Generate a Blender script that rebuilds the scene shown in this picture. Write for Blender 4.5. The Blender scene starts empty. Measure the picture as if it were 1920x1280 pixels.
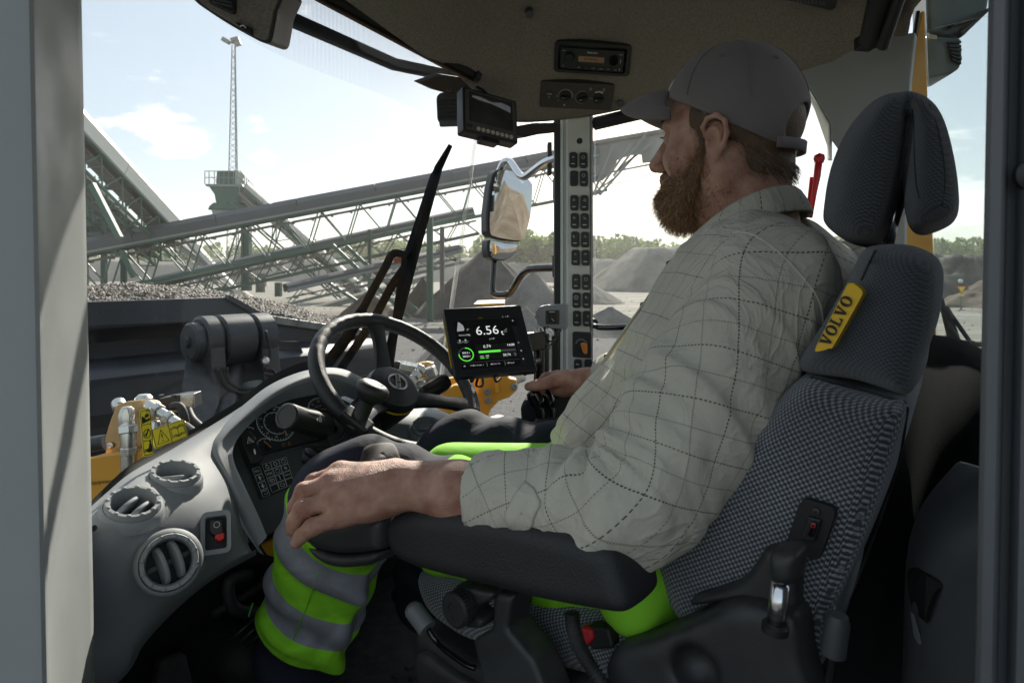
import bpy, bmesh, math, random
import numpy as np
from mathutils import Vector, Matrix, Euler, noise
random.seed(7); np.random.seed(7)
S = bpy.context.scene
COL = S.collection
rad = math.radians
H = 3.0          # eye height of the camera above the quarry floor (m)
FPX = 1280.0     # focal length in photo pixels (24 mm on a 36 mm sensor)
# ------------------------------------------------------------------ camera
cd = bpy.data.cameras.new('camera'); cam = bpy.data.objects.new('camera', cd); COL.objects.link(cam)
cam.location = (0, 0, H); cam.rotation_euler = (rad(90), 0, 0)
cd.sensor_width = 36; cd.lens = 24; cd.shift_y = -(640-505)/1920
cd.clip_start = 0.02; cd.clip_end = 3000
cd.dof.use_dof = True; cd.dof.focus_distance = 1.3; cd.dof.aperture_fstop = 11
S.camera = cam
# ------------------------------------------------------------------ light
SUN_AZ = rad(6); SUN_EL = rad(32)      # azimuth measured from +Y towards +X
w = bpy.data.worlds.new('World'); S.world = w; w.use_nodes = True
nt = w.node_tree; nt.nodes.clear()
def N(t, ty, **k):
    n = t.nodes.new(ty)
    for a, b in k.items():
        if a in n.inputs.keys() if isinstance(a, str) else False: n.inputs[a].default_value = b
        else: setattr(n, a, b)
    return n
wo = nt.nodes.new('ShaderNodeOutputWorld'); wb = nt.nodes.new('ShaderNodeBackground')
sky = nt.nodes.new('ShaderNodeTexSky'); sky.sky_type = 'NISHITA'; sky.sun_disc = False
sky.sun_elevation = SUN_EL; sky.sun_rotation = SUN_AZ
sky.air_density = 1.0; sky.dust_density = 0.4; sky.ozone_density = 1.0
wb.inputs['Strength'].default_value = 0.10
L = nt.links.new
tc = nt.nodes.new('ShaderNodeTexCoord')
mp = nt.nodes.new('ShaderNodeMapping'); mp.inputs['Scale'].default_value = (1.0, 1.0, 2.6)
L(tc.outputs['Generated'], mp.inputs['Vector'])
n1 = nt.nodes.new('ShaderNodeTexNoise'); n1.inputs['Scale'].default_value = 4.2; n1.inputs['Detail'].default_value = 9; n1.inputs['Roughness'].default_value = .55; n1.inputs['Distortion'].default_value = .3
L(mp.outputs['Vector'], n1.inputs['Vector'])
def dirblob(px, py, wx, wz, amp):
    """soft bump round one direction of the sky (a cloud bank standing there)"""
    d = Vector(((px-960)/FPX, 1, (505-py)/FPX)).normalized()
    s = nt.nodes.new('ShaderNodeVectorMath'); s.operation = 'SUBTRACT'; s.inputs[1].default_value = d
    L(tc.outputs['Generated'], s.inputs[0])
    m = nt.nodes.new('ShaderNodeVectorMath'); m.operation = 'MULTIPLY'; m.inputs[1].default_value = (1/wx, 1/wx, 1/wz)
    L(s.outputs[0], m.inputs[0])
    l = nt.nodes.new('ShaderNodeVectorMath'); l.operation = 'LENGTH'; L(m.outputs[0], l.inputs[0])
    r = nt.nodes.new('ShaderNodeMapRange'); r.interpolation_type = 'SMOOTHSTEP'
    r.inputs['From Min'].default_value = 0; r.inputs['From Max'].default_value = 1.0
    r.inputs['To Min'].default_value = amp; r.inputs['To Max'].default_value = 0
    L(l.outputs['Value'], r.inputs['Value']); return r.outputs[0]
blobs = [dirblob(195, 240, .085, .04, .26), dirblob(310, 255, .085, .05, .34), dirblob(275, 225, .04, .03, .16), dirblob(345, 285, .06, .03, .18), dirblob(492, 296, .045, .04, .24), dirblob(480, 245, .03, .03, .12),
         dirblob(600, 350, .08, .035, .18), dirblob(1835, 375, .12, .07, .22), dirblob(1800, 265, .08, .04, .12), dirblob(560, 330, .05, .03, .1)]
n2_ = nt.nodes.new('ShaderNodeTexNoise'); n2_.inputs['Scale'].default_value = 15; n2_.inputs['Detail'].default_value = 10; n2_.inputs['Roughness'].default_value = .62; n2_.inputs['Distortion'].default_value = .5; L(mp.outputs['Vector'], n2_.inputs['Vector'])
ac0 = nt.nodes.new('ShaderNodeMath'); ac0.operation = 'MULTIPLY_ADD'; ac0.inputs[1].default_value = .85; ac0.inputs[2].default_value = -.42; L(n2_.outputs['Fac'], ac0.inputs[0])
ac1 = nt.nodes.new('ShaderNodeMath'); ac1.operation = 'ADD'; L(n1.outputs['Fac'], ac1.inputs[0]); L(ac0.outputs[0], ac1.inputs[1])
acc = ac1.outputs[0]
for b in blobs:
    a = nt.nodes.new('ShaderNodeMath'); a.operation = 'ADD'; L(acc, a.inputs[0]); L(b, a.inputs[1]); acc = a.outputs[0]
cr = nt.nodes.new('ShaderNodeMapRange'); cr.interpolation_type = 'SMOOTHSTEP'
cr.inputs['From Min'].default_value = .60; cr.inputs['From Max'].default_value = .84
cr.inputs['To Min'].default_value = 0; cr.inputs['To Max'].default_value = .9
L(acc, cr.inputs['Value'])
mx = nt.nodes.new('ShaderNodeMix'); mx.data_type = 'RGBA'
mx.inputs['B'].default_value = (7.2, 7.2, 7.1, 1)
veil = nt.nodes.new('ShaderNodeMix'); veil.data_type = 'RGBA'; veil.inputs['Factor'].default_value = .74
veil.inputs['B'].default_value = (2.75, 3.1, 3.36, 1)
L(sky.outputs[0], veil.inputs['A'])
L(veil.outputs['Result'], mx.inputs['A']); L(cr.outputs[0], mx.inputs['Factor'])
gl_ = dirblob(1170, 240, .42, .32, 1.0); gs_ = nt.nodes.new('ShaderNodeMath'); gs_.operation = 'POWER'; gs_.inputs[1].default_value = 2.0; L(gl_, gs_.inputs[0])
gm_ = nt.nodes.new('ShaderNodeMix'); gm_.data_type = 'RGBA'; gm_.blend_type = 'ADD'; gm_.inputs['B'].default_value = (9.5, 6.8, 4.2, 1); L(gs_.outputs[0], gm_.inputs['Factor']); L(mx.outputs['Result'], gm_.inputs['A'])
L(gm_.outputs['Result'], wb.inputs['Color']); L(wb.outputs[0], wo.inputs['Surface'])
sd = bpy.data.lights.new('sun', 'SUN'); sun = bpy.data.objects.new('sun', sd); COL.objects.link(sun)
sd.energy = 4.2; sd.angle = rad(0.6); sd.color = (1.0, .93, .82)
sv = Vector((math.sin(SUN_AZ)*math.cos(SUN_EL), math.cos(SUN_AZ)*math.cos(SUN_EL), math.sin(SUN_EL)))
sun.rotation_euler = (-sv).to_track_quat('-Z', 'Y').to_euler(); sun.location = (0, 0, 30)
S.view_settings.view_transform = 'Standard'; S.view_settings.look = 'None'
S.view_settings.exposure = 1.05; S.view_settings.gamma = 1; S.view_settings.use_curve_mapping = False
S.render.engine = 'CYCLES'
S.cycles.max_bounces = 8; S.cycles.transparent_max_bounces = 16; S.cycles.diffuse_bounces = 4; S.cycles.glossy_bounces = 4
S.cycles.caustics_reflective = False; S.cycles.caustics_refractive = False
# ------------------------------------------------------------------ geometry frame
A0 = rad(39)
R = Vector((math.sin(A0), math.cos(A0), 0))       # towards the right-hand side of the machine
F = Vector((-math.cos(A0), math.sin(A0), 0))      # forwards
Z = Vector((0, 0, 1))
O3 = Vector((0, 0, H))
def P(px, py, d): return Vector(((px-960)/FPX*d, d, H+(505-py)/FPX*d))
def C(lat, fwd, z): return O3 + R*lat + F*fwd + Z*z
def ray(px, py): return Vector(((px-960)/FPX, 1, (505-py)/FPX))
def hit(px, py, o, n):
    r = ray(px, py); return O3 + r*((o-O3).dot(n)/r.dot(n))
def PL(px, py, lat): return hit(px, py, O3+R*lat, R)
def PF(px, py, fwd): return hit(px, py, O3+F*fwd, F)
def PZ(px, py, z): return hit(px, py, Vector((0, 0, z)), Z)
# ------------------------------------------------------------------ materials
MATS = {}
def mat(name, col, rough=.5, metal=0, var=.08, vs=8, bump=0, bs=200, spec=.5, coat=0, sub=0, alpha=None, sheen=0, emis=None, es=0):
    if name in MATS: return MATS[name]
    m = bpy.data.materials.new(name); m.use_nodes = True; t = m.node_tree; b = t.nodes['Principled BSDF']
    b.inputs['Roughness'].default_value = rough; b.inputs['Metallic'].default_value = metal
    b.inputs['Specular IOR Level'].default_value = spec; b.inputs['Coat Weight'].default_value = coat
    c = (*col, 1); b.inputs['Base Color'].default_value = c
    tc = t.nodes.new('ShaderNodeTexCoord')
    if var:
        n = t.nodes.new('ShaderNodeTexNoise'); n.inputs['Scale'].default_value = vs; n.inputs['Detail'].default_value = 5
        t.links.new(tc.outputs['Object'], n.inputs['Vector'])
        r = t.nodes.new('ShaderNodeMapRange'); r.inputs['From Min'].default_value = .25; r.inputs['From Max'].default_value = .75
        r.inputs['To Min'].default_value = 1-var; r.inputs['To Max'].default_value = 1+var
        t.links.new(n.outputs['Fac'], r.inputs['Value'])
        mu = t.nodes.new('ShaderNodeVectorMath'); mu.operation = 'SCALE'; mu.inputs[0].default_value = col
        t.links.new(r.outputs[0], mu.inputs['Scale']); t.links.new(mu.outputs[0], b.inputs['Base Color'])
        r2 = t.nodes.new('ShaderNodeMapRange'); r2.inputs['From Min'].default_value = .3; r2.inputs['From Max'].default_value = .7
        r2.inputs['To Min'].default_value = max(0, rough-.08); r2.inputs['To Max'].default_value = min(1, rough+.1)
        t.links.new(n.outputs['Fac'], r2.inputs['Value']); t.links.new(r2.outputs[0], b.inputs['Roughness'])
    if bump:
        n = t.nodes.new('ShaderNodeTexNoise'); n.inputs['Scale'].default_value = bs; n.inputs['Detail'].default_value = 3
        t.links.new(tc.outputs['Object'], n.inputs['Vector'])
        bp = t.nodes.new('ShaderNodeBump'); bp.inputs['Strength'].default_value = bump; bp.inputs['Distance'].default_value = .002
        t.links.new(n.outputs['Fac'], bp.inputs['Height']); t.links.new(bp.outputs[0], b.inputs['Normal'])
    if sub:
        b.inputs['Subsurface Weight'].default_value = sub; b.inputs['Subsurface Radius'].default_value = (.012, .004, .002); b.inputs['Subsurface Scale'].default_value = 1
    if sheen: b.inputs['Sheen Weight'].default_value = sheen
    if emis: b.inputs['Emission Color'].default_value = (*emis, 1); b.inputs['Emission Strength'].default_value = es
    MATS[name] = m; return m
def nodes(m): return m.node_tree, m.node_tree.nodes, m.node_tree.links, m.node_tree.nodes['Principled BSDF']
# ------------------------------------------------------------------ object helpers
class MB:
    """collects shapes (world coordinates) and builds them as one mesh object"""
    def __init__(s): s.v = []; s.f = []; s.uv = None
    def add(s, vs, fs):
        o = len(s.v); s.v += [tuple(v) for v in vs]; s.f += [tuple(i+o for i in f) for f in fs]; return s
    def box(s, c, sx, sy, sz, u=None, v=None, w=None):
        """box with full sizes along axes u,v,w (unit vectors)"""
        u = u or Vector((1, 0, 0)); v = v or Vector((0, 1, 0)); w = w or Vector((0, 0, 1))
        c = Vector(c); vs = [c + u*(a*sx/2) + v*(b*sy/2) + w*(d*sz/2) for a in (-1, 1) for b in (-1, 1) for d in (-1, 1)]
        return s.add(vs, [(0, 1, 3, 2), (4, 6, 7, 5), (0, 4, 5, 1), (2, 3, 7, 6), (0, 2, 6, 4), (1, 5, 7, 3)])
    def beam(s, a, b, wd, ht=None, up=None):
        a = Vector(a); b = Vector(b); ht = ht or wd; d = (b-a); l = d.length
        if l < 1e-6: return s
        d /= l; up = up or (Z if abs(d.z) < .95 else Vector((0, 1, 0)))
        sd_ = d.cross(up).normalized(); u2 = sd_.cross(d)
        return s.box((a+b)/2, l, wd, ht, d, sd_, u2)
    def tube(s, pts, r, seg=12, cap=True, closed=False, sx=1.0):
        pts = [Vector(p) for p in pts]; n = len(pts)
        rs = r if isinstance(r, (list, tuple)) else [r]*n
        def tan(i):
            if closed: return (pts[(i+1) % n]-pts[i-1]).normalized()
            return (pts[min(i+1, n-1)]-pts[max(i-1, 0)]).normalized()
        t = tan(0); up = Z if abs(t.z) < .9 else Vector((1, 0, 0)); nx = t.cross(up).normalized()
        o = len(s.v)
        for i in range(n):
            t = tan(i); nx = (nx - t*nx.dot(t)).normalized(); ny = t.cross(nx)
            for k in range(seg):
                a = 2*math.pi*k/seg; s.v.append(tuple(pts[i] + nx*(rs[i]*sx*math.cos(a)) + ny*(rs[i]*math.sin(a))))
        m = n if closed else n-1
        for i in range(m):
            for k in range(seg):
                a = o+i*seg+k; b = o+i*seg+(k+1) % seg; c2 = o+((i+1) % n)*seg+(k+1) % seg; d = o+((i+1) % n)*seg+k
                s.f.append((a, b, c2, d))
        if cap and not closed:
            s.f.append(tuple(o+k for k in range(seg))[::-1]); s.f.append(tuple(o+(n-1)*seg+k for k in range(seg)))
        return s
    def lathe(s, o, ax, prof, seg=32, u=None, squash=1.0, caps=True):
        """prof: list of (radius, height along ax)"""
        o = Vector(o); ax = Vector(ax).normalized()
        u = Vector(u) if u is not None else (Z if abs(ax.z) < .9 else Vector((1, 0, 0)))
        u = (u - ax*u.dot(ax)).normalized(); v = ax.cross(u); b = len(s.v)
        for (r, h) in prof:
            for k in range(seg):
                a = 2*math.pi*k/seg; s.v.append(tuple(o + ax*h + u*(r*math.cos(a)) + v*(r*squash*math.sin(a))))
        for i in range(len(prof)-1):
            for k in range(seg):
                s.f.append((b+i*seg+k, b+i*seg+(k+1) % seg, b+(i+1)*seg+(k+1) % seg, b+(i+1)*seg+k))
        if caps and prof[0][0] > 1e-5: s.f.append(tuple(b+k for k in range(seg))[::-1])
        if caps and prof[-1][0] > 1e-5: s.f.append(tuple(b+(len(prof)-1)*seg+k for k in range(seg)))
        return s
    def plate(s, pts, th):
        """extrude the outline pts by the vector th"""
        pts = [Vector(p) for p in pts]; n = len(pts); th = Vector(th)
        o = len(s.v); s.v += [tuple(p) for p in pts] + [tuple(p+th) for p in pts]
        s.f.append(tuple(range(o, o+n))); s.f.append(tuple(range(o+2*n-1, o+n-1, -1)))
        for i in range(n):
            j = (i+1) % n; s.f.append((o+i, o+n+i, o+n+j, o+j))
        return s
    def grid(s, rows):
        o = len(s.v); n = len(rows[0])
        for r in rows: s.v += [tuple(p) for p in r]
        for i in range(len(rows)-1):
            for k in range(n-1):
                a = o+i*n+k; s.f.append((a, a+1, a+n+1, a+n))
        return s
    def build(s, name, m, parent=None, smooth=False, bevel=0, bseg=2, sub=0, thick=0, label=None, kind=None, clean=False, fix=True):
        me = bpy.data.meshes.new(name)
        off = Vector((0, 0, 0))
        if parent is not None: off = root_loc(parent)
        me.from_pydata([(v[0]-off.x, v[1]-off.y, v[2]-off.z) for v in s.v], [], s.f)
        if fix:
            bm = bmesh.new(); bm.from_mesh(me)
            if clean: bmesh.ops.remove_doubles(bm, verts=bm.verts, dist=1e-5)
            bmesh.ops.recalc_face_normals(bm, faces=bm.faces); bm.to_mesh(me); bm.free()
        if smooth is True: me.polygons.foreach_set('use_smooth', [True]*len(me.polygons))
        ob = bpy.data.objects.new(name, me); COL.objects.link(ob)
        if m is not None: me.materials.append(m)
        if parent is not None: ob.parent = parent
        if thick: k = ob.modifiers.new('solid', 'SOLIDIFY'); k.thickness = thick; k.offset = 0
        if bevel:
            k = ob.modifiers.new('bevel', 'BEVEL'); k.width = bevel; k.segments = bseg; k.limit_method = 'ANGLE'; k.angle_limit = rad(32)
            me.polygons.foreach_set('use_smooth', [True]*len(me.polygons))
            try: k.harden_normals = True
            except Exception: pass
        if sub: k = ob.modifiers.new('sub', 'SUBSURF'); k.levels = sub; k.render_levels = sub
        if isinstance(smooth, (int, float)) and not isinstance(smooth, bool) and not bevel:
            me.polygons.foreach_set('use_smooth', [True]*len(me.polygons)); me.set_sharp_from_angle(angle=rad(smooth))
        if label: ob['label'] = label
        if kind: ob['kind'] = kind
        return ob
def root_loc(o):
    v = Vector(o.location)
    while o.parent is not None: o = o.parent; v += o.location
    return v
def thing(name, label, cat, loc, group=None):
    o = bpy.data.objects.new(name, None); COL.objects.link(o); o.location = loc; o.empty_display_size = .05
    o['label'] = label; o['category'] = cat
    if group: o['group'] = group
    return o
def tag(o, label, cat, group=None):
    o['label'] = label; o['category'] = cat
    if group: o['group'] = group
    return o
def copy_tree(o, dloc=None, parent=None):
    c = o.copy(); COL.objects.link(c); c.parent = parent
    if dloc is not None: c.location = o.location + Vector(dloc)
    for ch in list(o.children): copy_tree(ch, None, c)
    return c
def smoothpts(pts, n=8, closed=False):
    """Catmull-Rom through the points"""
    pts = [Vector(p) for p in pts]; m = len(pts); out = []
    rng = range(m if closed else m-1)
    for i in rng:
        if closed: p0, p1, p2, p3 = pts[i-1], pts[i], pts[(i+1) % m], pts[(i+2) % m]
        else: p0, p1, p2, p3 = pts[max(i-1, 0)], pts[i], pts[i+1], pts[min(i+2, m-1)]
        for k in range(n):
            t = k/n; out.append(.5*((2*p1)+(p2-p0)*t+(2*p0-5*p1+4*p2-p3)*t*t+(3*p1-p0-3*p2+p3)*t**3))
    if not closed: out.append(pts[-1])
    return out
def rrect(w, h, r, n=4):
    out = []
    for cx, cy, a0 in ((w/2-r, h/2-r, 0), (-w/2+r, h/2-r, 90), (-w/2+r, -h/2+r, 180), (w/2-r, -h/2+r, 270)):
        for k in range(n+1):
            a = rad(a0+90*k/n); out.append((cx+r*math.cos(a), cy+r*math.sin(a)))
    return out
class Fr:
    """local frame: o origin, u right, v up, n towards the viewer"""
    def __init__(s, o, u, v, n=None):
        s.o = Vector(o); s.u = Vector(u); s.v = Vector(v)
        s.n = Vector(n).normalized() if n is not None else s.u.cross(s.v).normalized()
        if n is None and (s.o-O3).dot(s.n) > 0: s.n = -s.n
    def __call__(s, x, y, z=0): return s.o + s.u*x + s.v*y + s.n*z
    def pl(s, pts, z0, z1):
        b = MB(); b.plate([s(x, y, z0) for x, y in pts], s.n*(z1-z0)); return b
def quadfr(p00, p10, p11, p01, d):
    """frame of the parallelogram whose corners project to these pixels (p00 top-left, clockwise); d = mean depth.
    returned Fr has its origin at the top-left corner, u and v spanning the full width / height (v pointing DOWN is -v)"""
    r = [np.array(ray(*p)) for p in (p00, p10, p11, p01)]
    A = np.stack([r[0], -r[1], r[2]], 1); b = r[3]
    k = np.linalg.solve(A, b); ds = np.array([k[0], k[1], k[2], 1.0]); ds *= d/ds.mean()
    q = [O3 + Vector(r[i]*ds[i]) for i in range(4)]
    return q, ds
_txt = {}
def text(body, fr, x, y, size, m, parent, name='lettering', z=.0006, align='CENTER', ext=.0002, font_scale_x=1.0, bold=0):
    cu = bpy.data.curves.new('t', 'FONT'); cu.body = body; cu.size = size; cu.align_x = align; cu.align_y = 'CENTER'; cu.extrude = ext; cu.offset = bold
    cu.resolution_u = 3
    ob = bpy.data.objects.new('t', cu); COL.objects.link(ob)
    dg = bpy.context.evaluated_depsgraph_get(); me = bpy.data.meshes.new_from_object(ob.evaluated_get(dg))
    bpy.data.objects.remove(ob);
    un = fr.u.normalized(); vn = fr.v.normalized(); off = root_loc(parent); base = fr(x, y, z)
    for v in me.vertices:
        c = v.co.copy(); q = base + un*(c.x*font_scale_x) + vn*c.y + fr.n*c.z - off; v.co = q
    me.name = name; me.materials.clear(); me.materials.append(m)
    o = bpy.data.objects.new(name, me); COL.objects.link(o); o.parent = parent; return o
def slab_word(word, fr, x, y, hgt, m, parent, name='lettering', z=.0006, th=.0004, wide=1.0):
    """heavy slab-serif capitals built as polygons (V, O, L only)"""
    mb = MB(); un = fr.u.normalized(); vn = fr.v.normalized(); base = fr(x, y, z)
    G = {'V': ([[(0, 1), (.48, 1), (.48, .9), (.38, .9), (.55, .35), (.7, .9), (.6, .9), (.6, 1), (.98, 1), (.98, .9), (.9, .9), (.6, 0), (.4, 0), (.08, .9), (0, .9)]], 1.0),
         'L': ([[(0, 1), (.46, 1), (.46, .9), (.35, .9), (.35, .12), (.62, .12), (.72, .35), (.82, .35), (.82, 0), (0, 0), (0, .1), (.1, .1), (.1, .9), (0, .9)]], .86)}
    cx = 0; items = []
    for ch in word:
        if ch == 'O': items.append(('O', cx)); cx += 1.02
        else: items.append((ch, cx)); cx += G[ch][1]
        cx += .05
    tot = cx-.05
    def q(a, b): return base + un*((a-tot/2)*hgt*wide) + vn*((b-.5)*hgt)
    for ch, c0 in items:
        if ch == 'O':
            n = 24; o = len(mb.v)
            for k in range(n):
                t = 2*math.pi*k/n; mb.v.append(tuple(q(c0+.5+.5*math.cos(t), .5+.53*math.sin(t))));
            for k in range(n):
                t = 2*math.pi*k/n; mb.v.append(tuple(q(c0+.5+.2*math.cos(t), .5+.40*math.sin(t))))
            for k in range(n): mb.f.append((o+k, o+(k+1) % n, o+n+(k+1) % n, o+n+k))
        else:
            for poly in G[ch][0]:
                o = len(mb.v); mb.v += [tuple(q(c0+a, b)) for a, b in poly]; mb.f.append(tuple(range(o, o+len(poly))))
    return mb.build(name, m, parent)
# ------------------------------------------------------------------ signed-distance modelling (smooth organic bodies)
class SDF:
    def __init__(s, lo, hi, h):
        s.h = h; s.lo = np.array(lo, float); n = np.ceil((np.array(hi)-s.lo)/h).astype(int)+1; s.n = n
        s.ax = [(s.lo[i]+h*np.arange(n[i])).astype(np.float32) for i in range(3)]
        s.V = np.full(n, .06, np.float32)
    def _sl(s, lo, hi, m):
        sl = []
        for i in range(3):
            a = int(max(0, math.floor((lo[i]-m-s.lo[i])/s.h))); b = int(min(s.n[i], math.ceil((hi[i]+m-s.lo[i])/s.h)+1))
            if b <= a: return None
            sl.append(slice(a, b))
        return tuple(sl)
    def _g(s, sl): return s.ax[0][sl[0]][:, None, None], s.ax[1][sl[1]][None, :, None], s.ax[2][sl[2]][None, None, :]
    def _mix(s, sl, d, k, op):
        V = s.V[sl]
        if op == 'u':
            if k > 0: hh = np.clip(.5+.5*(V-d)/k, 0, 1); s.V[sl] = V*(1-hh)+d*hh-k*hh*(1-hh)
            else: s.V[sl] = np.minimum(V, d)
        elif op == 's':
            d = -d
            if k > 0: hh = np.clip(.5-.5*(V-d)/k, 0, 1); s.V[sl] = V*(1-hh)+d*hh+k*hh*(1-hh)
            else: s.V[sl] = np.maximum(V, d)
    def cap(s, a, b, ra, rb=None, k=.01, op='u', flat=None):
        a = np.array(a, float); b = np.array(b, float); rb = ra if rb is None else rb; m = max(ra, rb)+.05
        sl = s._sl(np.minimum(a, b), np.maximum(a, b), m)
        if sl is None: return s
        X, Y, ZZ = s._g(sl); ba = b-a; l2 = max(1e-9, float(ba@ba))
        t = np.clip(((X-a[0])*ba[0]+(Y-a[1])*ba[1]+(ZZ-a[2])*ba[2])/l2, 0, 1)
        d = np.sqrt((X-a[0]-t*ba[0])**2+(Y-a[1]-t*ba[1])**2+(ZZ-a[2]-t*ba[2])**2)-(ra+(rb-ra)*t)
        s._mix(sl, d.astype(np.float32), k, op); return s
    def chain(s, pts, rs, k=.01, op='u'):
        for i in range(len(pts)-1): s.cap(pts[i], pts[i+1], rs[i], rs[i+1], k, op)
        return s
    def ell(s, c, r, rot=None, k=.01, op='u'):
        """rot: 3 unit axes (rows)"""
        c = np.array(c, float); m = max(r)+.05; sl = s._sl(c, c, m)
        if sl is None: return s
        X, Y, ZZ = s._g(sl); q = [X-c[0], Y-c[1], ZZ-c[2]]
        if rot is not None: q = [q[0]*a[0]+q[1]*a[1]+q[2]*a[2] for a in rot]
        k0 = np.sqrt((q[0]/r[0])**2+(q[1]/r[1])**2+(q[2]/r[2])**2)
        k1 = np.sqrt((q[0]/r[0]**2)**2+(q[1]/r[1]**2)**2+(q[2]/r[2]**2)**2)+1e-6
        d = k0*(k0-1)/k1
        s._mix(sl, d.astype(np.float32), k, op); return s
    def box(s, c, hf, rot=None, rd=.01, k=.01, op='u'):
        c = np.array(c, float); m = float(np.linalg.norm(hf))+.05; sl = s._sl(c, c, m)
        if sl is None: return s
        X, Y, ZZ = s._g(sl); q = [X-c[0], Y-c[1], ZZ-c[2]]
        if rot is not None: q = [q[0]*a[0]+q[1]*a[1]+q[2]*a[2] for a in rot]
        e = [np.abs(q[i])-(hf[i]-rd) for i in range(3)]
        d = np.sqrt(np.maximum(e[0], 0)**2+np.maximum(e[1], 0)**2+np.maximum(e[2], 0)**2)+np.minimum(np.maximum(np.maximum(e[0], e[1]), e[2]), 0)-rd
        s._mix(sl, d.astype(np.float32), k, op); return s
    def mesh(s):
        V = s.V; n = V.shape; ins = V < 0
        cs = (n[0]-1, n[1]-1, n[2]-1); acc = np.zeros((3,)+cs, np.float32); cnt = np.zeros(cs, np.float32)
        faces_src = []
        for ax in range(3):
            A = [slice(None)]*3; B = [slice(None)]*3; A[ax] = slice(0, -1); B[ax] = slice(1, None)
            a = V[tuple(A)]; b = V[tuple(B)]; cr = ins[tuple(A)] != ins[tuple(B)]
            idx = np.argwhere(cr); va = a[cr]; vb = b[cr]; t = va/(va-vb)
            pos = idx.astype(np.float32); pos[:, ax] += t
            o1, o2 = [i for i in range(3) if i != ax]
            for d1 in (0, -1):
                for d2 in (0, -1):
                    q = idx.copy(); q[:, o1] += d1; q[:, o2] += d2
                    ok = (q[:, o1] >= 0) & (q[:, o2] >= 0) & (q[:, o1] < cs[o1]) & (q[:, o2] < cs[o2])
                    qi = q[ok]; key = (qi[:, 0], qi[:, 1], qi[:, 2])
                    np.add.at(cnt, key, 1)
                    for c in range(3): np.add.at(acc[c], key, pos[ok, c])
            faces_src.append((ax, o1, o2, idx, va < 0))
        used = cnt > 0; ids = np.full(cs, -1, np.int64); ids[used] = np.arange(used.sum())
        pts = np.stack([acc[c][used]/cnt[used] for c in range(3)], 1)*s.h + s.lo
        F_ = []
        for ax, o1, o2, idx, neg in faces_src:
            ok = (idx[:, o1] > 0) & (idx[:, o2] > 0) & (idx[:, o1] < cs[o1]) & (idx[:, o2] < cs[o2])
            q = idx[ok]; ng = neg[ok]; f = []
            for d1, d2 in ((0, 0), (-1, 0), (-1, -1), (0, -1)):
                p = q.copy(); p[:, o1] += d1; p[:, o2] += d2; f.append(ids[p[:, 0], p[:, 1], p[:, 2]])
            f = np.stack(f, 1); flip = ng if ax != 1 else ~ng
            f[~flip] = f[~flip][:, ::-1]; F_.append(f)
        return pts, np.concatenate(F_)
    def build(s, name, m, parent=None, smooth_iter=1, disp=None, uvfn=None, frame=None):
        pts, fs = s.mesh()
        if disp is not None: pts = disp(pts)
        me = bpy.data.meshes.new(name); off = np.array(root_loc(parent)) if parent is not None else np.zeros(3)
        wp = pts
        if frame is not None: wp = np.array(frame[0]) + pts[:, :1]*np.array(frame[1]) + pts[:, 1:2]*np.array(frame[2]) + pts[:, 2:3]*np.array(frame[3])
        me.from_pydata((wp-off).tolist(), [], fs.tolist())
        bm = bmesh.new(); bm.from_mesh(me)
        for _ in range(smooth_iter): bmesh.ops.smooth_vert(bm, verts=bm.verts, factor=.5, use_axis_x=True, use_axis_y=True, use_axis_z=True)
        if frame is not None or True: bmesh.ops.recalc_face_normals(bm, faces=bm.faces)
        bm.to_mesh(me); bm.free()
        me.polygons.foreach_set('use_smooth', [True]*len(me.polygons)); me.materials.append(m)
        if uvfn is not None:
            uv = uvfn(pts).astype(np.float32); at = me.attributes.new('cloth', 'FLOAT2', 'POINT'); at.data.foreach_set('vector', uv.ravel())
        ob = bpy.data.objects.new(name, me); COL.objects.link(ob)
        if parent is not None: ob.parent = parent
        return ob
from mathutils.bvhtree import BVHTree
def bvh_of(*obs):
    v = []; f = []
    for ob in obs:
        off = root_loc(ob); o = len(v); v += [tuple(Vector(q.co)+off) for q in ob.data.vertices]; f += [tuple(i+o for i in p.vertices) for p in ob.data.polygons]
    return BVHTree.FromPolygons(v, f)
def onsurf(b, px, py, lift=.001, d=1.0):
    """point of the modelled surface seen at this pixel, lifted slightly off it"""
    r = ray(px, py).normalized(); h = b.ray_cast(O3, r)
    return (h[0]-r*lift) if h[0] is not None else P(px, py, d)
def drape(b, outline, lift, name, m, parent, thick=.002):
    """patch of cloth laid on a surface: the outline filled inwards, every vertex dropped onto the surface"""
    n_ = len(outline); cx = sum(p[0] for p in outline)/n_; cy = sum(p[1] for p in outline)/n_; rows = []
    for s_ in (1, .93, .8, .65, .5, .35, .2, .03):
        r_ = [onsurf(b, cx+(x-cx)*s_, cy+(y-cy)*s_, lift*(1 if s_ < 1 else .3)) for x, y in outline]; rows.append(r_+[r_[0]])
    return MB().grid(rows).build(name, m, parent, smooth=True, thick=thick, clean=True)
def sp2(pts, n): return [(q.x, q.y) for q in smoothpts([Vector((x, y, 0)) for x, y in pts], n, True)]
def _poly_sdf2(px, py, X, Y):
    n = len(px); d = np.full(X.shape, 1e9, np.float32); s = np.ones(X.shape, np.float32)
    for i in range(n):
        j = (i-1) % n; ex = px[j]-px[i]; ey = py[j]-py[i]; wx = X-px[i]; wy = Y-py[i]
        t = np.clip((wx*ex+wy*ey)/(ex*ex+ey*ey+1e-12), 0, 1)
        d = np.minimum(d, (wx-ex*t)**2+(wy-ey*t)**2)
        c1 = Y >= py[i]; c2 = Y < py[j]; c3 = ex*wy > ey*wx
        flip = (c1 & c2 & c3) | (~c1 & ~c2 & ~c3); s = np.where(flip, -s, s)
    return s*np.sqrt(d)
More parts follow.
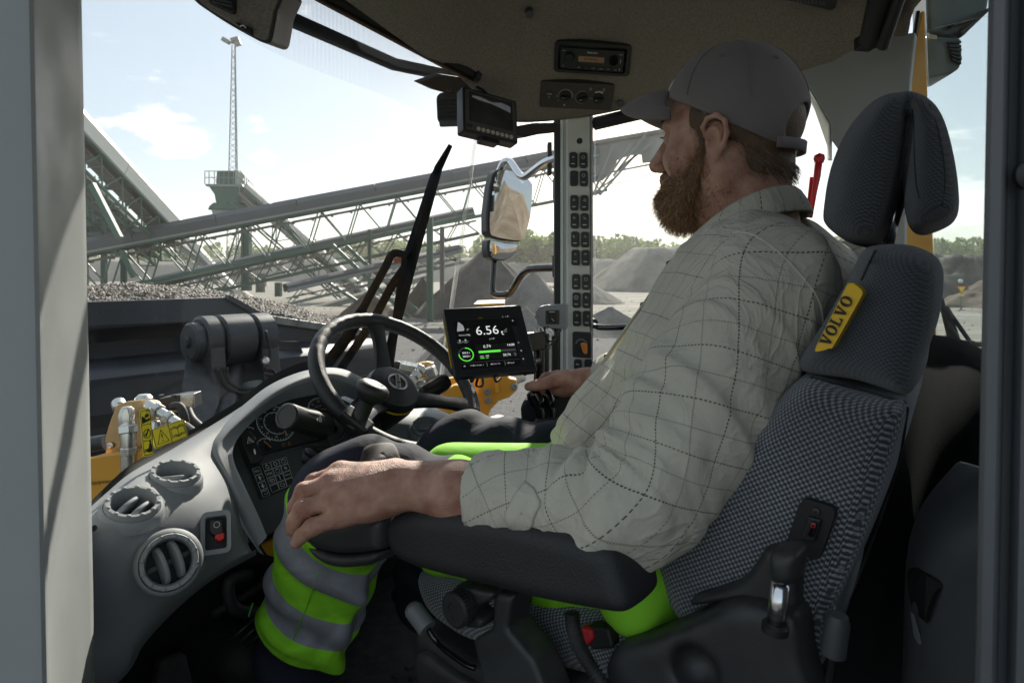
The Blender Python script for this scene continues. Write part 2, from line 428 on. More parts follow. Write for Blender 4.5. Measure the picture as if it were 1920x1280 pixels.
def sdf_ext(self, poly, w0, w1, rd=.02, k=.01, op='u', axes=(0, 2, 1), taper=0, crown=0):
    """extrude a polygon given in the two grid axes axes[0],axes[1] from w0 to w1 along axes[2], edges rounded by rd"""
    a0, a1, a2 = axes; poly = np.array(poly, float); lo = [0]*3; hi = [0]*3
    lo[a0], lo[a1] = poly.min(0); hi[a0], hi[a1] = poly.max(0); lo[a2], hi[a2] = w0, w1
    sl = self._sl(lo, hi, .05+rd)
    if sl is None: return self
    u = self.ax[a0][sl[a0]]; v = self.ax[a1][sl[a1]]; w = self.ax[a2][sl[a2]]
    d2 = _poly_sdf2(poly[:, 0], poly[:, 1], u[:, None]+0*v[None, :], v[None, :]+0*u[:, None])
    c = (w0+w1)/2; hf = (w1-w0)/2; dz = np.abs(w-c)-hf
    D2 = d2[:, :, None]+rd;
    if crown: D2 = D2 + crown*(np.clip(np.abs(w-c)/hf, 0, 1)**2)[None, None, :]
    DZ = dz[None, None, :]+rd
    d = np.minimum(np.maximum(D2, DZ), 0)+np.sqrt(np.maximum(D2, 0)**2+np.maximum(DZ, 0)**2)-rd
    order = [0, 0, 0]; order[a0] = 0; order[a1] = 1; order[a2] = 2   # where each grid axis sits in d
    d = np.transpose(d, order)
    self._mix(sl, d.astype(np.float32), k, op); return self
SDF.ext = sdf_ext
FRM = (O3, F, R, Z)
def cabpoly(pts, lat, smooth=0):
    """photo outline laid in the cab's side plane at this lateral position -> (forward, height) pairs"""
    out = []
    for px, py in pts:
        q = PL(px, py, lat)-O3; out.append(Vector((q.dot(F), q.z, 0)))
    if smooth: out = smoothpts(out, smooth, True)
    return [(p.x, p.y) for p in out]
def cabsdf(polys, lat0, lat1, h=.004, pad=.03):
    a = np.array([p for q in polys for p in q]); lo = (a[:, 0].min()-pad, lat0-pad, a[:, 1].min()-pad); hi = (a[:, 0].max()+pad, lat1+pad, a[:, 1].max()+pad)
    return SDF(lo, hi, h)
# ================================================================== CAB MATERIALS
M = {}
M['cream'] = mat('cab_paint', (.62, .64, .59), .42, var=.04, vs=14, bump=.05, bs=400)
M['pillar_grey'] = mat('pillar_plastic', (.31, .33, .33), .5, var=.04, vs=10, bump=.1, bs=500)
M['dash'] = mat('dash_plastic', (.26, .28, .30), .62, var=.09, vs=5, bump=.35, bs=900, spec=.35)
M['dash_dark'] = mat('dash_dark_plastic', (.075, .08, .088), .5, var=.06, vs=8, bump=.3, bs=900)
M['black'] = mat('black_plastic', (.014, .015, .017), .42, var=.15, vs=10, bump=.15, bs=700)
M['rubber'] = mat('black_rubber', (.012, .013, .014), .62, var=.2, vs=12, bump=.15, bs=500)
M['leather'] = mat('wheel_leatherette', (.013, .014, .016), .5, var=.15, vs=20, bump=.4, bs=650)
M['gloss'] = mat('gloss_black', (.006, .006, .007), .08, var=0, coat=.5)
M['chrome'] = mat('chrome', (.75, .76, .78), .14, metal=1, var=.05, vs=30)
M['zinc'] = mat('zinc_plating', (.62, .62, .58), .3, metal=1, var=.12, vs=40, bump=.1, bs=200)
M['yellow'] = mat('machine_yellow', (.74, .36, .03), .35, var=.07, vs=5, bump=.05, bs=300)
M['decal'] = mat('decal_yellow', (.88, .74, .02), .45, var=.03, vs=30)
M['tagy'] = mat('tag_yellow', (.85, .52, .015), .5, var=.03, vs=20)
M['ink'] = mat('black_ink', (.01, .01, .01), .6, var=0)
M['white'] = mat('white_print', (.72, .74, .74), .5, var=0)
M['dimprint'] = mat('dim_print', (.62, .64, .64), .5, var=0)
M['cream_print'] = mat('cream_print', (.55, .52, .42), .5, var=0)
M['orange'] = mat('needle_orange', (.75, .32, .06), .5, var=0)
M['red'] = mat('red_plastic', (.55, .02, .03), .4, var=.05)
M['frame_dark'] = mat('seat_metal', (.028, .03, .033), .48, var=.12, vs=9, bump=.15, bs=500)
M['steel_dark'] = mat('painted_steel_dark', (.022, .026, .032), .42, var=.3, vs=3, bump=.15, bs=60)
def felt():
    m = mat('roof_felt', (.17, .16, .14), .95, var=.1, vs=3, spec=.1); t, n, l, b = nodes(m)
    tc = n.new('ShaderNodeTexCoord'); mp = n.new('ShaderNodeMapping'); mp.inputs['Scale'].default_value = (1, 1, 1); l.new(tc.outputs['Object'], mp.inputs[0])
    a = n.new('ShaderNodeTexNoise'); a.inputs['Scale'].default_value = 260; a.inputs['Detail'].default_value = 6; a.inputs['Roughness'].default_value = .75; a.inputs['Distortion'].default_value = 1.5
    l.new(mp.outputs[0], a.inputs['Vector']); r = n.new('ShaderNodeValToRGB'); r.color_ramp.elements[0].position = .36; r.color_ramp.elements[0].color = (.155, .142, .122, 1)
    r.color_ramp.elements[1].position = .66; r.color_ramp.elements[1].color = (.33, .305, .26, 1); l.new(a.outputs['Fac'], r.inputs[0]); l.new(r.outputs[0], b.inputs['Base Color'])
    bp = n.new('ShaderNodeBump'); bp.inputs['Strength'].default_value = .5; bp.inputs['Distance'].default_value = .002; l.new(a.outputs['Fac'], bp.inputs['Height']); l.new(bp.outputs[0], b.inputs['Normal'])
    return m
M['felt'] = felt()
def fabric(name, base, fleck, period, thr, rough=.9):
    """woven seat cloth: a staggered lattice of light yarn flecks on a dark ground, laid out in the seat's side plane"""
    m = mat(name, base, rough, var=0, spec=.2, sheen=.35); t, n, l, b = nodes(m)
    tc = n.new('ShaderNodeTexCoord')
    def dot(v):
        d = n.new('ShaderNodeVectorMath'); d.operation = 'DOT_PRODUCT'; d.inputs[1].default_value = v; l.new(tc.outputs['Object'], d.inputs[0]); return d.outputs['Value']
    def mth(op, a, b_=None):
        x = n.new('ShaderNodeMath'); x.operation = op
        for i, q in enumerate((a, b_)):
            if q is None: continue
            if isinstance(q, (int, float)): x.inputs[i].default_value = q
            else: l.new(q, x.inputs[i])
        return x.outputs[0]
    k = 2*math.pi/period
    u = dot(F*.97+Z*.25+R*.95); v = dot(Z*.97-F*.25+R*.15)
    su = mth('SINE', mth('MULTIPLY', u, k)); sv_ = mth('SINE', mth('MULTIPLY', v, k));
    su2 = mth('SINE', mth('MULTIPLY', mth('ADD', u, v), 2.6*k)); sv2 = mth('SINE', mth('MULTIPLY', mth('SUBTRACT', v, u), 2*k))
    a = mth('ADD', mth('MULTIPLY', su, sv_), mth('MULTIPLY', mth('MULTIPLY', su2, sv2), .7))
    nz = n.new('ShaderNodeTexNoise'); nz.inputs['Scale'].default_value = 700; nz.inputs['Detail'].default_value = 2; l.new(tc.outputs['Object'], nz.inputs['Vector'])
    a = mth('ADD', a, mth('MULTIPLY', mth('SUBTRACT', nz.outputs['Fac'], .5), 1.2))
    r = n.new('ShaderNodeMapRange'); r.inputs['From Min'].default_value = thr-.12; r.inputs['From Max'].default_value = thr+.12; l.new(a, r.inputs['Value'])
    mx = n.new('ShaderNodeMix'); mx.data_type = 'RGBA'; mx.inputs['A'].default_value = (*base, 1); mx.inputs['B'].default_value = (*fleck, 1)
    wn = n.new('ShaderNodeTexNoise'); wn.inputs['Scale'].default_value = 7; wn.inputs['Detail'].default_value = 6; l.new(tc.outputs['Object'], wn.inputs['Vector'])
    l.new(mth('MULTIPLY', r.outputs[0], mth('MINIMUM', mth('ADD', mth('MULTIPLY', wn.outputs['Fac'], 1.5), .1), 1.0)), mx.inputs['Factor']); l.new(mx.outputs['Result'], b.inputs['Base Color'])
    bp = n.new('ShaderNodeBump'); bp.inputs['Strength'].default_value = .6; bp.inputs['Distance'].default_value = .0012; l.new(a, bp.inputs['Height']); l.new(bp.outputs[0], b.inputs['Normal'])
    return m
def dusty(m, amt, col=(.36, .33, .28)):
    t, n, l, b = nodes(m); ge = n.new('ShaderNodeNewGeometry'); sp = n.new('ShaderNodeSeparateXYZ'); l.new(ge.outputs['Normal'], sp.inputs[0]); tc = n.new('ShaderNodeTexCoord')
    a = n.new('ShaderNodeTexNoise'); a.inputs['Scale'].default_value = 22; a.inputs['Detail'].default_value = 8; a.inputs['Roughness'].default_value = .7; l.new(tc.outputs['Object'], a.inputs['Vector'])
    r = n.new('ShaderNodeMapRange'); r.inputs['From Min'].default_value = .42; r.inputs['From Max'].default_value = .72; r.inputs['To Max'].default_value = amt; l.new(a.outputs['Fac'], r.inputs['Value'])
    k = n.new('ShaderNodeMath'); k.operation = 'MULTIPLY_ADD'; k.use_clamp = True; k.inputs[1].default_value = .8; k.inputs[2].default_value = .25; l.new(sp.outputs[2], k.inputs[0])
    q = n.new('ShaderNodeMath'); q.operation = 'MULTIPLY'; l.new(k.outputs[0], q.inputs[0]); l.new(r.outputs[0], q.inputs[1])
    mx = n.new('ShaderNodeMix'); mx.data_type = 'RGBA'; mx.inputs['B'].default_value = (*col, 1); l.new(q.outputs[0], mx.inputs['Factor'])
    if b.inputs['Base Color'].links: l.new(b.inputs['Base Color'].links[0].from_socket, mx.inputs['A'])
    else: mx.inputs['A'].default_value = b.inputs['Base Color'].default_value
    l.new(mx.outputs['Result'], b.inputs['Base Color'])
for k_, a_ in (('dash', .28), ('black', .10), ('rubber', .14), ('frame_dark', .12), ('steel_dark', .14), ('yellow', .22), ('leather', .07), ('dash_dark', .10)): dusty(M[k_], a_)
M['fab_dark'] = fabric('seat_cloth_dark', (.052, .058, .066), (.13, .14, .155), .0045, .1)
M['fab_pat'] = fabric('seat_cloth_pattern', (.042, .046, .053), (.42, .45, .49), .0066, .30)
def glassmat(name, tint=(.97, .985, .98), refl=1.0, dirt=.0, dots=None, ior=1.45):
    m = bpy.data.materials.new(name); m.use_nodes = True; t = m.node_tree; t.nodes.clear(); n = t.nodes; l = t.links
    o = n.new('ShaderNodeOutputMaterial'); tr = n.new('ShaderNodeBsdfTransparent'); tr.inputs[0].default_value = (*tint, 1)
    gl = n.new('ShaderNodeBsdfGlossy'); gl.inputs['Roughness'].default_value = .02
    fr = n.new('ShaderNodeFresnel'); fr.inputs['IOR'].default_value = ior
    mu = n.new('ShaderNodeMath'); mu.operation = 'MULTIPLY'; mu.inputs[1].default_value = refl; l.new(fr.outputs[0], mu.inputs[0])
    ms = n.new('ShaderNodeMixShader'); l.new(mu.outputs[0], ms.inputs[0]); l.new(tr.outputs[0], ms.inputs[1]); l.new(gl.outputs[0], ms.inputs[2])
    out = ms.outputs[0]
    if dirt:
        tc = n.new('ShaderNodeTexCoord'); df = n.new('ShaderNodeBsdfDiffuse'); df.inputs[0].default_value = (.72, .70, .66, 1)
        tl = n.new('ShaderNodeBsdfTranslucent'); tl.inputs[0].default_value = (.75, .73, .68, 1)
        ad = n.new('ShaderNodeMixShader'); ad.inputs[0].default_value = .5; l.new(df.outputs[0], ad.inputs[1]); l.new(tl.outputs[0], ad.inputs[2])
        nz = n.new('ShaderNodeTexNoise'); nz.inputs['Scale'].default_value = 2.2; nz.inputs['Detail'].default_value = 8; nz.inputs['Roughness'].default_value = .62; nz.inputs['Distortion'].default_value = .8
        mp = n.new('ShaderNodeMapping'); mp.inputs['Rotation'].default_value = (0, 0, .7); mp.inputs['Scale'].default_value = (1, 3, .8); l.new(tc.outputs['Object'], mp.inputs[0]); l.new(mp.outputs[0], nz.inputs['Vector'])
        r = n.new('ShaderNodeMapRange'); r.inputs['From Min'].default_value = .42; r.inputs['From Max'].default_value = .78; r.inputs['To Max'].default_value = dirt; l.new(nz.outputs['Fac'], r.inputs['Value'])
        vo = n.new('ShaderNodeTexVoronoi'); vo.inputs['Scale'].default_value = 70; l.new(tc.outputs['Object'], vo.inputs['Vector'])
        r2 = n.new('ShaderNodeMapRange'); r2.inputs['From Min'].default_value = .12; r2.inputs['From Max'].default_value = .05; r2.inputs['To Max'].default_value = .13; l.new(vo.outputs['Distance'], r2.inputs['Value'])
        n2 = n.new('ShaderNodeTexNoise'); n2.inputs['Scale'].default_value = 9; l.new(tc.outputs['Object'], n2.inputs['Vector'])
        r3 = n.new('ShaderNodeMapRange'); r3.inputs['From Min'].default_value = .55; r3.inputs['From Max'].default_value = .65; l.new(n2.outputs['Fac'], r3.inputs['Value'])
        m2 = n.new('ShaderNodeMath'); m2.operation = 'MULTIPLY'; l.new(r2.outputs[0], m2.inputs[0]); l.new(r3.outputs[0], m2.inputs[1])
        ma = n.new('ShaderNodeMath'); ma.operation = 'ADD'; ma.use_clamp = True; l.new(r.outputs[0], ma.inputs[0]); l.new(m2.outputs[0], ma.inputs[1])
        m3 = n.new('ShaderNodeMixShader'); l.new(ma.outputs[0], m3.inputs[0]); l.new(out, m3.inputs[1]); l.new(ad.outputs[0], m3.inputs[2]); out = m3.outputs[0]
    l.new(out, o.inputs['Surface']); return m
M['glass'] = glassmat('windscreen_glass', refl=.27, dirt=.014)
M['glass_side'] = glassmat('side_glass', refl=.35, dirt=.008)
M['glass_edge'] = glassmat('glass_edge', tint=(.80, .84, .83), refl=5, ior=1.6, dirt=.5)
def dotmat():
    m = bpy.data.materials.new('sunband_dots'); m.use_nodes = True; t = m.node_tree; t.nodes.clear(); n = t.nodes; l = t.links
    o = n.new('ShaderNodeOutputMaterial'); tr = n.new('ShaderNodeBsdfTransparent'); df = n.new('ShaderNodeBsdfDiffuse'); df.inputs[0].default_value = (.035, .038, .04, 1)
    tc = n.new('ShaderNodeTexCoord'); uv = n.new('ShaderNodeAttribute'); uv.attribute_name = 'band'
    sp = n.new('ShaderNodeSeparateXYZ'); l.new(uv.outputs['Vector'], sp.inputs[0])
    def mth(op, a, b_=None):
        x = n.new('ShaderNodeMath'); x.operation = op
        for i, q in enumerate((a, b_)):
            if q is None: continue
            if isinstance(q, (int, float)): x.inputs[i].default_value = q
            else: l.new(q, x.inputs[i])
        return x.outputs[0]
    k = 2*math.pi/.0052
    u = mth('SINE', mth('MULTIPLY', mth('ADD', sp.outputs[0], sp.outputs[1]), k)); v = mth('SINE', mth('MULTIPLY', mth('SUBTRACT', sp.outputs[0], sp.outputs[1]), k))
    g = mth('MULTIPLY', u, v)
    thr = mth('MULTIPLY_ADD', sp.outputs[2], -.9);
    thr.node.inputs[2].default_value = .70
    fac = mth('GREATER_THAN', g, thr)
    fac = mth('MULTIPLY', fac, .75)
    ms = n.new('ShaderNodeMixShader'); l.new(fac, ms.inputs[0]); l.new(tr.outputs[0], ms.inputs[1]); l.new(df.outputs[0], ms.inputs[2]); l.new(ms.outputs[0], o.inputs['Surface'])
    return m
M['dots'] = dotmat()
# ================================================================== CAB SHELL
def pillar(section, y0, y1, slope):
    mb = MB(); pts0 = [P(px+slope*(y0), y0, d) for px, d in section]; pts1 = [P(px+slope*(y1), y1, d) for px, d in section]
    n = len(pts0); mb.v = [tuple(p) for p in pts0+pts1]; mb.f = [tuple(range(n))[::-1], tuple(range(n, 2*n))]
    for i in range(n): j = (i+1) % n; mb.f.append((i, j, n+j, n+i))
    return mb
lp = thing('door_pillar', 'pale grey front door pillar filling the left edge, striped by sunlight', 'pillar', P(60, 1700, .66))
sec = [(-260, .60), (40, .612), (54, .614), (63, .619), (69, .628), (72, .64)] + [(72+(78*t), .64+.15*t) for t in (.25, .5, .75, .93)] + [(151.5, .792), (153, .81), (150, .88), (-260, .92)]
pillar(sec, -500, 1900, 25/1280).build('pillar_profile', M['pillar_grey'], lp, smooth=28)
rp = thing('door_pillar', 'cream-grey rear door pillar, coloured dark for its shade, filling the right edge, out of focus', 'pillar', P(1900, 1700, .45))
sec = [(1853, .47), (1856, .455), (1864, .45), (1884, .45), (1890, .456), (1896, .466), (1912, .466), (1920, .456), (1930, .45), (2300, .45), (2300, .6), (1853, .6)]
pillar(sec, -500, 1900, -25/1280).build('pillar_profile', mat('door_edge_shaded', (.12, .128, .135), .55, var=.06, vs=8, bump=.1, bs=400), rp, smooth=25)  # the pillar's shade is put into this darker base colour
for yy in (330,):
    MB().lathe(P(1925, yy, .455), (0, -1, 0), [(.010, 0), (.010, .004), (.006, .006), (0, .006)], 16).build('pillar_bolt', M['black'], rp, smooth=40)
def csm(pts, n): return smoothpts([C(*p) for p in pts], n)
cb = [(.25, .86, .56), (.55, 1.0, .54), (.82, 1.08, .52), (1.1, 1.17, .505), (1.30, 1.215, .49), (1.42, 1.22, .43), (1.50, 1.19, .412), (1.62, 1.06, .428), (1.66, .85, .445), (1.67, .55, .46), (1.665, .29, .47), (1.44, .20, .495), (1.32, .0, .52), (1.2, -.28, .55), (.9, -.4, .57), (.2, -.3, .60), (.08, .3, .63), (.14, .65, .60)]
bnd = smoothpts([C(*p) for p in cb], 6, True); cc = C(.88, .45, .665)
rows = []
for s_ in (1.06, 1.03, 1.0, .985, .96, .93, .89, .84, .78, .7, .6, .48, .34, .18, .05):
    row = []
    for i, b_ in enumerate(bnd):
        f_ = 1-min(1, max(0, (1-s_)/.30)); f_ = f_*f_*(3-2*f_)
        xy = cc.lerp(b_, min(s_, 1)); zz = cc.z*(1-f_) + b_.z*f_
        if s_ > 1:
            xy = cc.lerp(b_, s_-.03); zz = b_.z - .0 + (.02 if s_ < 1.05 else .12)
        row.append(Vector((xy.x, xy.y, zz)))
    row.append(row[0]); rows.append(row)
mb = MB().grid(rows)
ceil = mb.build('ceiling', M['felt'], None, smooth=True, clean=True); ceil['kind'] = 'structure'; ceil['label'] = 'dark grey felt roof lining of the cab'
rf = [C(-.05, -.6, .78), C(-.05, 1.42, .78), C(.5, 1.60, .78), C(1.0, 1.58, .78), C(1.3, 1.44, .76), C(1.72, 1.15, .76), C(1.76, -.2, .78), C(1.6, -.6, .78)]  # front edge pushed forward out of view to keep sun off the pillar
rt = thing('cab_roof', 'outer roof of the cab with an unseen overhang stretched forward to block the sun', 'roof', C(.9, .4, .78))
MB().plate(rf, (0, 0, .12)).build('roof_shell', M['steel_dark'], rt, bevel=.02)
MB().plate([C(-.02, 1.010, .575), C(.55, 1.360, .575), C(1.28, 1.480, .56), C(1.5, 1.400, .55), C(1.5, 1.370, .55), C(1.28, 1.450, .56), C(.55, 1.330, .575), C(-.02, 0.980, .575)], (0, 0, .032)).build('front_fascia', M['steel_dark'], rt, bevel=.008)
fl = MB().plate([C(.05, -.6, -.86), C(.05, 1.45, -.86), C(1.75, 1.45, -.86), C(1.75, -.6, -.86)], (0, 0, .03)).build('floor', M['rubber']); fl['kind'] = 'structure'; fl['label'] = 'studded black rubber cab floor'
sb = MB()
for i in range(26):
    for j in range(22):
        sb.lathe(C(.45+i*.036+(j % 2)*.018, .35+j*.034, -.83), (0, 0, 1), [(.009, 0), (.008, .003), (0, .0035)], 8)
sb.build('floor_stud', M['rubber'], fl, smooth=40, kind='stuff')
rw = thing('cab_wall', 'dark lower right side wall of the cab below the window', 'wall', C(1.72, .3, -.8))
MB().plate([C(1.70, 1.1, -.85), C(1.70, 1.1, -.42), C(1.70, .5, -.40), C(1.70, -.3, -.36), C(1.70, -.3, -.85)], R*.05).build('lower_panel', M['dash_dark'], rw, bevel=.01)
bw = thing('cab_wall', 'dark bulkhead closing the cab behind the seat', 'wall', C(1.0, -.5, -.8))
MB().plate([C(.35, -.42, -.85), C(1.7, -.30, -.85), C(1.7, -.30, -.12), C(.35, -.42, -.12)], F*-.04).build('lower_panel', M['dash_dark'], bw, bevel=.01)
# ------------------------------------------------------------------ windscreen
bot = csm([(.20, 0.940, -.62), (.30, 1.050, -.62), (.42, 1.155, -.60), (.61, 1.270, -.56), (.9, 1.360, -.52), (1.25, 1.350, -.52), (1.42, 1.300, -.52), (1.52, 1.250, -.52), (1.61, 1.170, -.52)], 8)
top = csm([(.20, 0.980, .74), (.30, 1.110, .74), (.42, 1.220, .74), (.68, 1.370, .74), (.9, 1.430, .74), (1.25, 1.400, .74), (1.42, 1.330, .72), (1.53, 1.260, .70), (1.62, 1.170, .70)], 8)
def wsp(t, v):
    """point on the windscreen: t 0..1 across, v 0..1 up"""
    x = t*(len(bot)-1); i = min(int(x), len(bot)-2); f_ = x-i
    a = bot[i].lerp(bot[i+1], f_); b_ = top[i].lerp(top[i+1], f_); q = a.lerp(b_, v); return q + F*(.05*v*(1-v)*4*.5)
ws = thing('windscreen', 'curved wrap-round front windscreen with dotted sun band, dusty', 'windscreen', C(.9, 1.28, -.6))
def tjv(v):
    best = (1e9, .7)
    for t in np.linspace(.5, .85, 120):
        q = wsp(t, v)-O3; px = 960+FPX*q.x/q.y; py = 505-FPX*q.z/q.y; e = abs(px-(893-(py-255)*.145))
        if e < best[0]: best = (e, t)
    return best[1]
VS = np.linspace(0, 1, 14); TJ = [tjv(v) for v in VS]
MB().grid([[wsp(t, v) for t in np.linspace(.0, j_-.004, 40)] for v, j_ in zip(VS, TJ)]).build('front_pane', M['glass'], ws, smooth=True, fix=False)
MB().grid([[wsp(t, v) for t in np.linspace(j_+.004, 1.0, 16)] for v, j_ in zip(VS, TJ)]).build('corner_pane', M['glass'], ws, smooth=True, fix=False)
jr = [[wsp(j_+o_, v)-F*z_ for o_, z_ in ((-.0058, .0), (-.0035, .004), (-.001, .002), (.001, .005), (.0035, .003), (.0058, .0))] for v, j_ in zip(VS, TJ)]
MB().grid(jr).build('pane_joint', M['glass_edge'], ws, smooth=30)
tj = min(TJ[9:])
def v0_(t): return .75+.125*min(1, max(0, (.70-t)/.42))
rows = [[wsp(t, v0_(t)+(.985-v0_(t))*f_)-F*.004 for t in np.linspace(.03, tj-.01, 60)] for f_ in np.linspace(0, 1, 8)]
sbn = MB().grid(rows).build('sun_band', M['dots'], ws, smooth=True, fix=False)
at = sbn.data.attributes.new('band', 'FLOAT_VECTOR', 'POINT'); vals = []
for f_ in np.linspace(0, 1, 8):
    for t in np.linspace(.03, tj-.01, 60): vals += [t*2.1, (v0_(t)+(.985-v0_(t))*f_)*1.3, f_]
at.data.foreach_set('vector', vals)
mb = MB(); mb.tube([bot[i] + Z*.02 for i in range(len(bot))], .016, 8)
sl_ = [q for q in [wsp(t, .0) for t in np.linspace(0, 1, 50)]]
mb.build('lower_seal', M['rubber'], ws, smooth=True)
# ------------------------------------------------------------------ right A-pillar with switches
ap = thing('switch_pillar', 'cream right front pillar carrying two columns of black rocker switches', 'pillar', P(1080, 860, 1.95))
def colplate(px0, px1, y0, y1, d0, d1, m, nm, par, depth=.03, bev=.003):
    MB().plate([P(px0, y0, d0), P(px1, y0, d1), P(px1, y1, d1), P(px0, y1, d0)], (0, depth, 0)).build(nm, m, par, bevel=bev)
colplate(1062, 1108, 195, 870, 1.95, 1.93, M['cream'], 'switch_panel', ap, .05, .006)
colplate(1057, 1062, 195, 870, 1.965, 1.955, M['chrome'] if 0 else M['pillar_grey'], 'edge_strip', ap, .05, .001)
colplate(1051, 1056.5, 195, 870, 1.97, 1.965, M['cream'], 'edge_strip', ap, .05, .001)
colplate(1108.3, 1112, 195, 870, 1.925, 1.93, M['pillar_grey'], 'edge_strip', ap, .05, .001)
colplate(1040, 1051, 195, 870, 1.985, 1.975, M['rubber'], 'window_seal', ap, .05, .002)
MB().lathe(P(1087, 264.5, 1.938), (0, -1, 0), [(.0085, -.004), (.0085, .001), (.007, .0014), (0, .0008)], 20).build('plug', M['black'], ap, smooth=40)
swf = Fr(P(1085, 400, 1.938), P(1108, 400, 1.930)-P(1062, 400, 1.950), Z); swf.u.normalize()
def swp(px, py):
    q = hit(px, py, swf.o, swf.n); return (q-swf.o).dot(swf.u), (q-swf.o).z
sw_me = {}
ys = [301, 335, 381, 414.5, 449, 483, 528.5, 562.5, 596.5, 687]
for r_, py in enumerate(ys):
    for c_, px in enumerate((1078, 1097)):
        x, y = swp(px, py); fr = Fr(swf(x, y, .002), swf.u, Z, swf.n)
        blank = (r_, c_) in ((1, 0), (9, 1))
        w_, h_ = (.0235, .044)
        sh = [(a*(1-.10*abs(b/h_*2)**2), b) for a, b in rrect(w_, h_, .006)]
        rk = fr.pl(sh, 0, .009 if not blank else .004).build('rocker_switch', M['black'], ap, bevel=.0018)
        if blank: continue
        g = MB(); g.box(fr(0, -.011, .0094), .010, .0022, .0006, swf.u, Z, swf.n)
        rs = random.Random(r_*7+c_);
        for k in range(4):
            a = (rs.uniform(-.005, .005), rs.uniform(.004, .012)); b2 = (rs.uniform(-.005, .005), rs.uniform(.004, .012))
            g.beam(fr(*a, .0094), fr(*b2, .0094), .0009, .0005, swf.n)
        if (r_, c_) in ((0, 1), (1, 1), (7, 0), (6, 1)): g = MB(); g.box(fr(0, -.011, .0094), .010, .0022, .0006, swf.u, Z, swf.n); g.tube([fr(.0042*math.cos(t), .008+.0042*math.sin(t), .0094) for t in np.linspace(0, 6.283, 13)[:-1]], .0006, 4, closed=True)
        if (r_, c_) == (7, 0):
            for t in np.linspace(0, 6.283, 9)[:-1]: g.beam(fr(.0055*math.cos(t), .008+.0055*math.sin(t), .0094), fr(.0075*math.cos(t), .008+.0075*math.sin(t), .0094), .0008, .0005, swf.n)
        g.build('switch_symbol', M['dimprint'], rk)
x, y = swp(1087, 645); fr = Fr(swf(x, y, .002), swf.u, Z, swf.n)
kb = fr.pl(rrect(.054, .072, .006), 0, .014).build('ignition_switch', M['black'], ap, bevel=.003)
MB().lathe(fr(0, 0, .014), swf.n, [(.021, 0), (.021, .002), (.017, .003), (0, .003)], 28).build('ignition_ring', M['rubber'], kb, smooth=30)
g = MB()
for t in np.linspace(.5, 2.8, 8): g.beam(fr(.014*math.cos(t), .014*math.sin(t), .0175), fr(.018*math.cos(t), .018*math.sin(t), .0175), .0012, .0005, swf.n)
g.build('dial_marks', M['dimprint'], kb)
fr.pl([(-.001, .006), (.008, .008), (.017, .004), (.017, -.022), (.012, -.024), (.006, -.018), (.002, -.006)], .016, .030).build('ignition_key', mat('key_orange', (.72, .25, .04), .4), kb, bevel=.002)
hb = thing('window_header', 'brown-black header trim over the right side window', 'trim', P(1180, 210, 1.85))
pts = [C(1.66, f_, z_) for f_, z_ in ((1.04, .415), (.9, .425), (.75, .435), (.6, .445))]
MB().tube(smoothpts(pts, 5), .02, 8).build('header_rail', M['rubber'], hb, smooth=True)
sw = thing('side_window', 'right side window of the cab between pillar and rear trim', 'window', C(1.68, .5, -.4))
MB().plate([C(1.69, 1.06, -.52), C(1.69, 1.06, .47), C(1.69, .05, .52), C(1.69, .05, -.42)], R*.005).build('pane', M['glass_side'], sw)
grab = smoothpts([P(1112, 606, 1.97), P(1118, 612, 1.93), P(1135, 614, 1.90), P(1200, 612, 1.82), P(1290, 606, 1.72)], 6)
gr = thing('grab_rail', 'black tubular grab rail across the right side window behind the man', 'handrail', grab[0])
MB().tube(grab, .0085, 10).build('rail', M['gloss'], gr, smooth=True)
MB().lathe(grab[0], (0, 1, 0), [(.014, -.01), (.014, .012), (0, .014)], 14).build('rail_foot', M['black'], gr, smooth=40)
# ================================================================== DASHBOARD
db = thing('dashboard', 'grey moulded dashboard with round air vents in front of the driver', 'dashboard', C(.5, 1.0, -.6))
def prow(r): return smoothpts([P(*p) for p in r], 6)
W = [
 [(150, 975, .98), (200, 925, 1.03), (245, 886, 1.07), (322, 842, 1.15), (400, 795, 1.24), (452, 762, 1.30)],
 [(150, 968, .93), (200, 925, .98), (248, 890, 1.02), (326, 850, 1.10), (402, 812, 1.19), (440, 792, 1.24)],
 [(150, 985, .89), (210, 945, .93), (262, 915, .97), (330, 885, 1.04), (395, 858, 1.13), (425, 850, 1.18)],
 [(150, 1030, .865), (220, 990, .895), (275, 965, .935), (345, 935, .995), (405, 915, 1.07), (440, 915, 1.13)],
 [(150, 1110, .87), (225, 1060, .895), (300, 1030, .93), (370, 1000, .985), (425, 975, 1.045), (452, 980, 1.10)],
 [(150, 1200, .90), (235, 1140, .92), (310, 1100, .95), (385, 1052, 1.0), (440, 1022, 1.05), (470, 1030, 1.09)],
 [(150, 1330, .96), (232, 1250, .97), (262, 1205, .98), (330, 1130, 1.02), (400, 1076, 1.06), (480, 1030, 1.09)],
 [(150, 1345, 1.02), (238, 1262, 1.03), (272, 1205, 1.05), (335, 1138, 1.10), (405, 1082, 1.15), (480, 1040, 1.17)],
]
cols = [[P(*W[r][c]) for r in range(len(W))] for c in range(len(W[0]))]
cols = [smoothpts(c, 18) for c in cols]
g = [smoothpts([cols[c][r] for c in range(len(cols))], 22) for r in range(len(cols[0]))]
dw = MB().grid(g).build('dash_wing', M['dash'], db, smooth=True)
outer = smoothpts([P(*p) for p in ((484, 1028, 1.10), (452, 985, 1.12), (424, 925, 1.15), (392, 868, 1.18), (384, 835, 1.20), (410, 800, 1.245), (455, 760, 1.30), (505, 722, 1.36), (560, 698, 1.42), (610, 689, 1.47), (650, 694, 1.50), (690, 715, 1.52), (725, 745, 1.52))], 6)
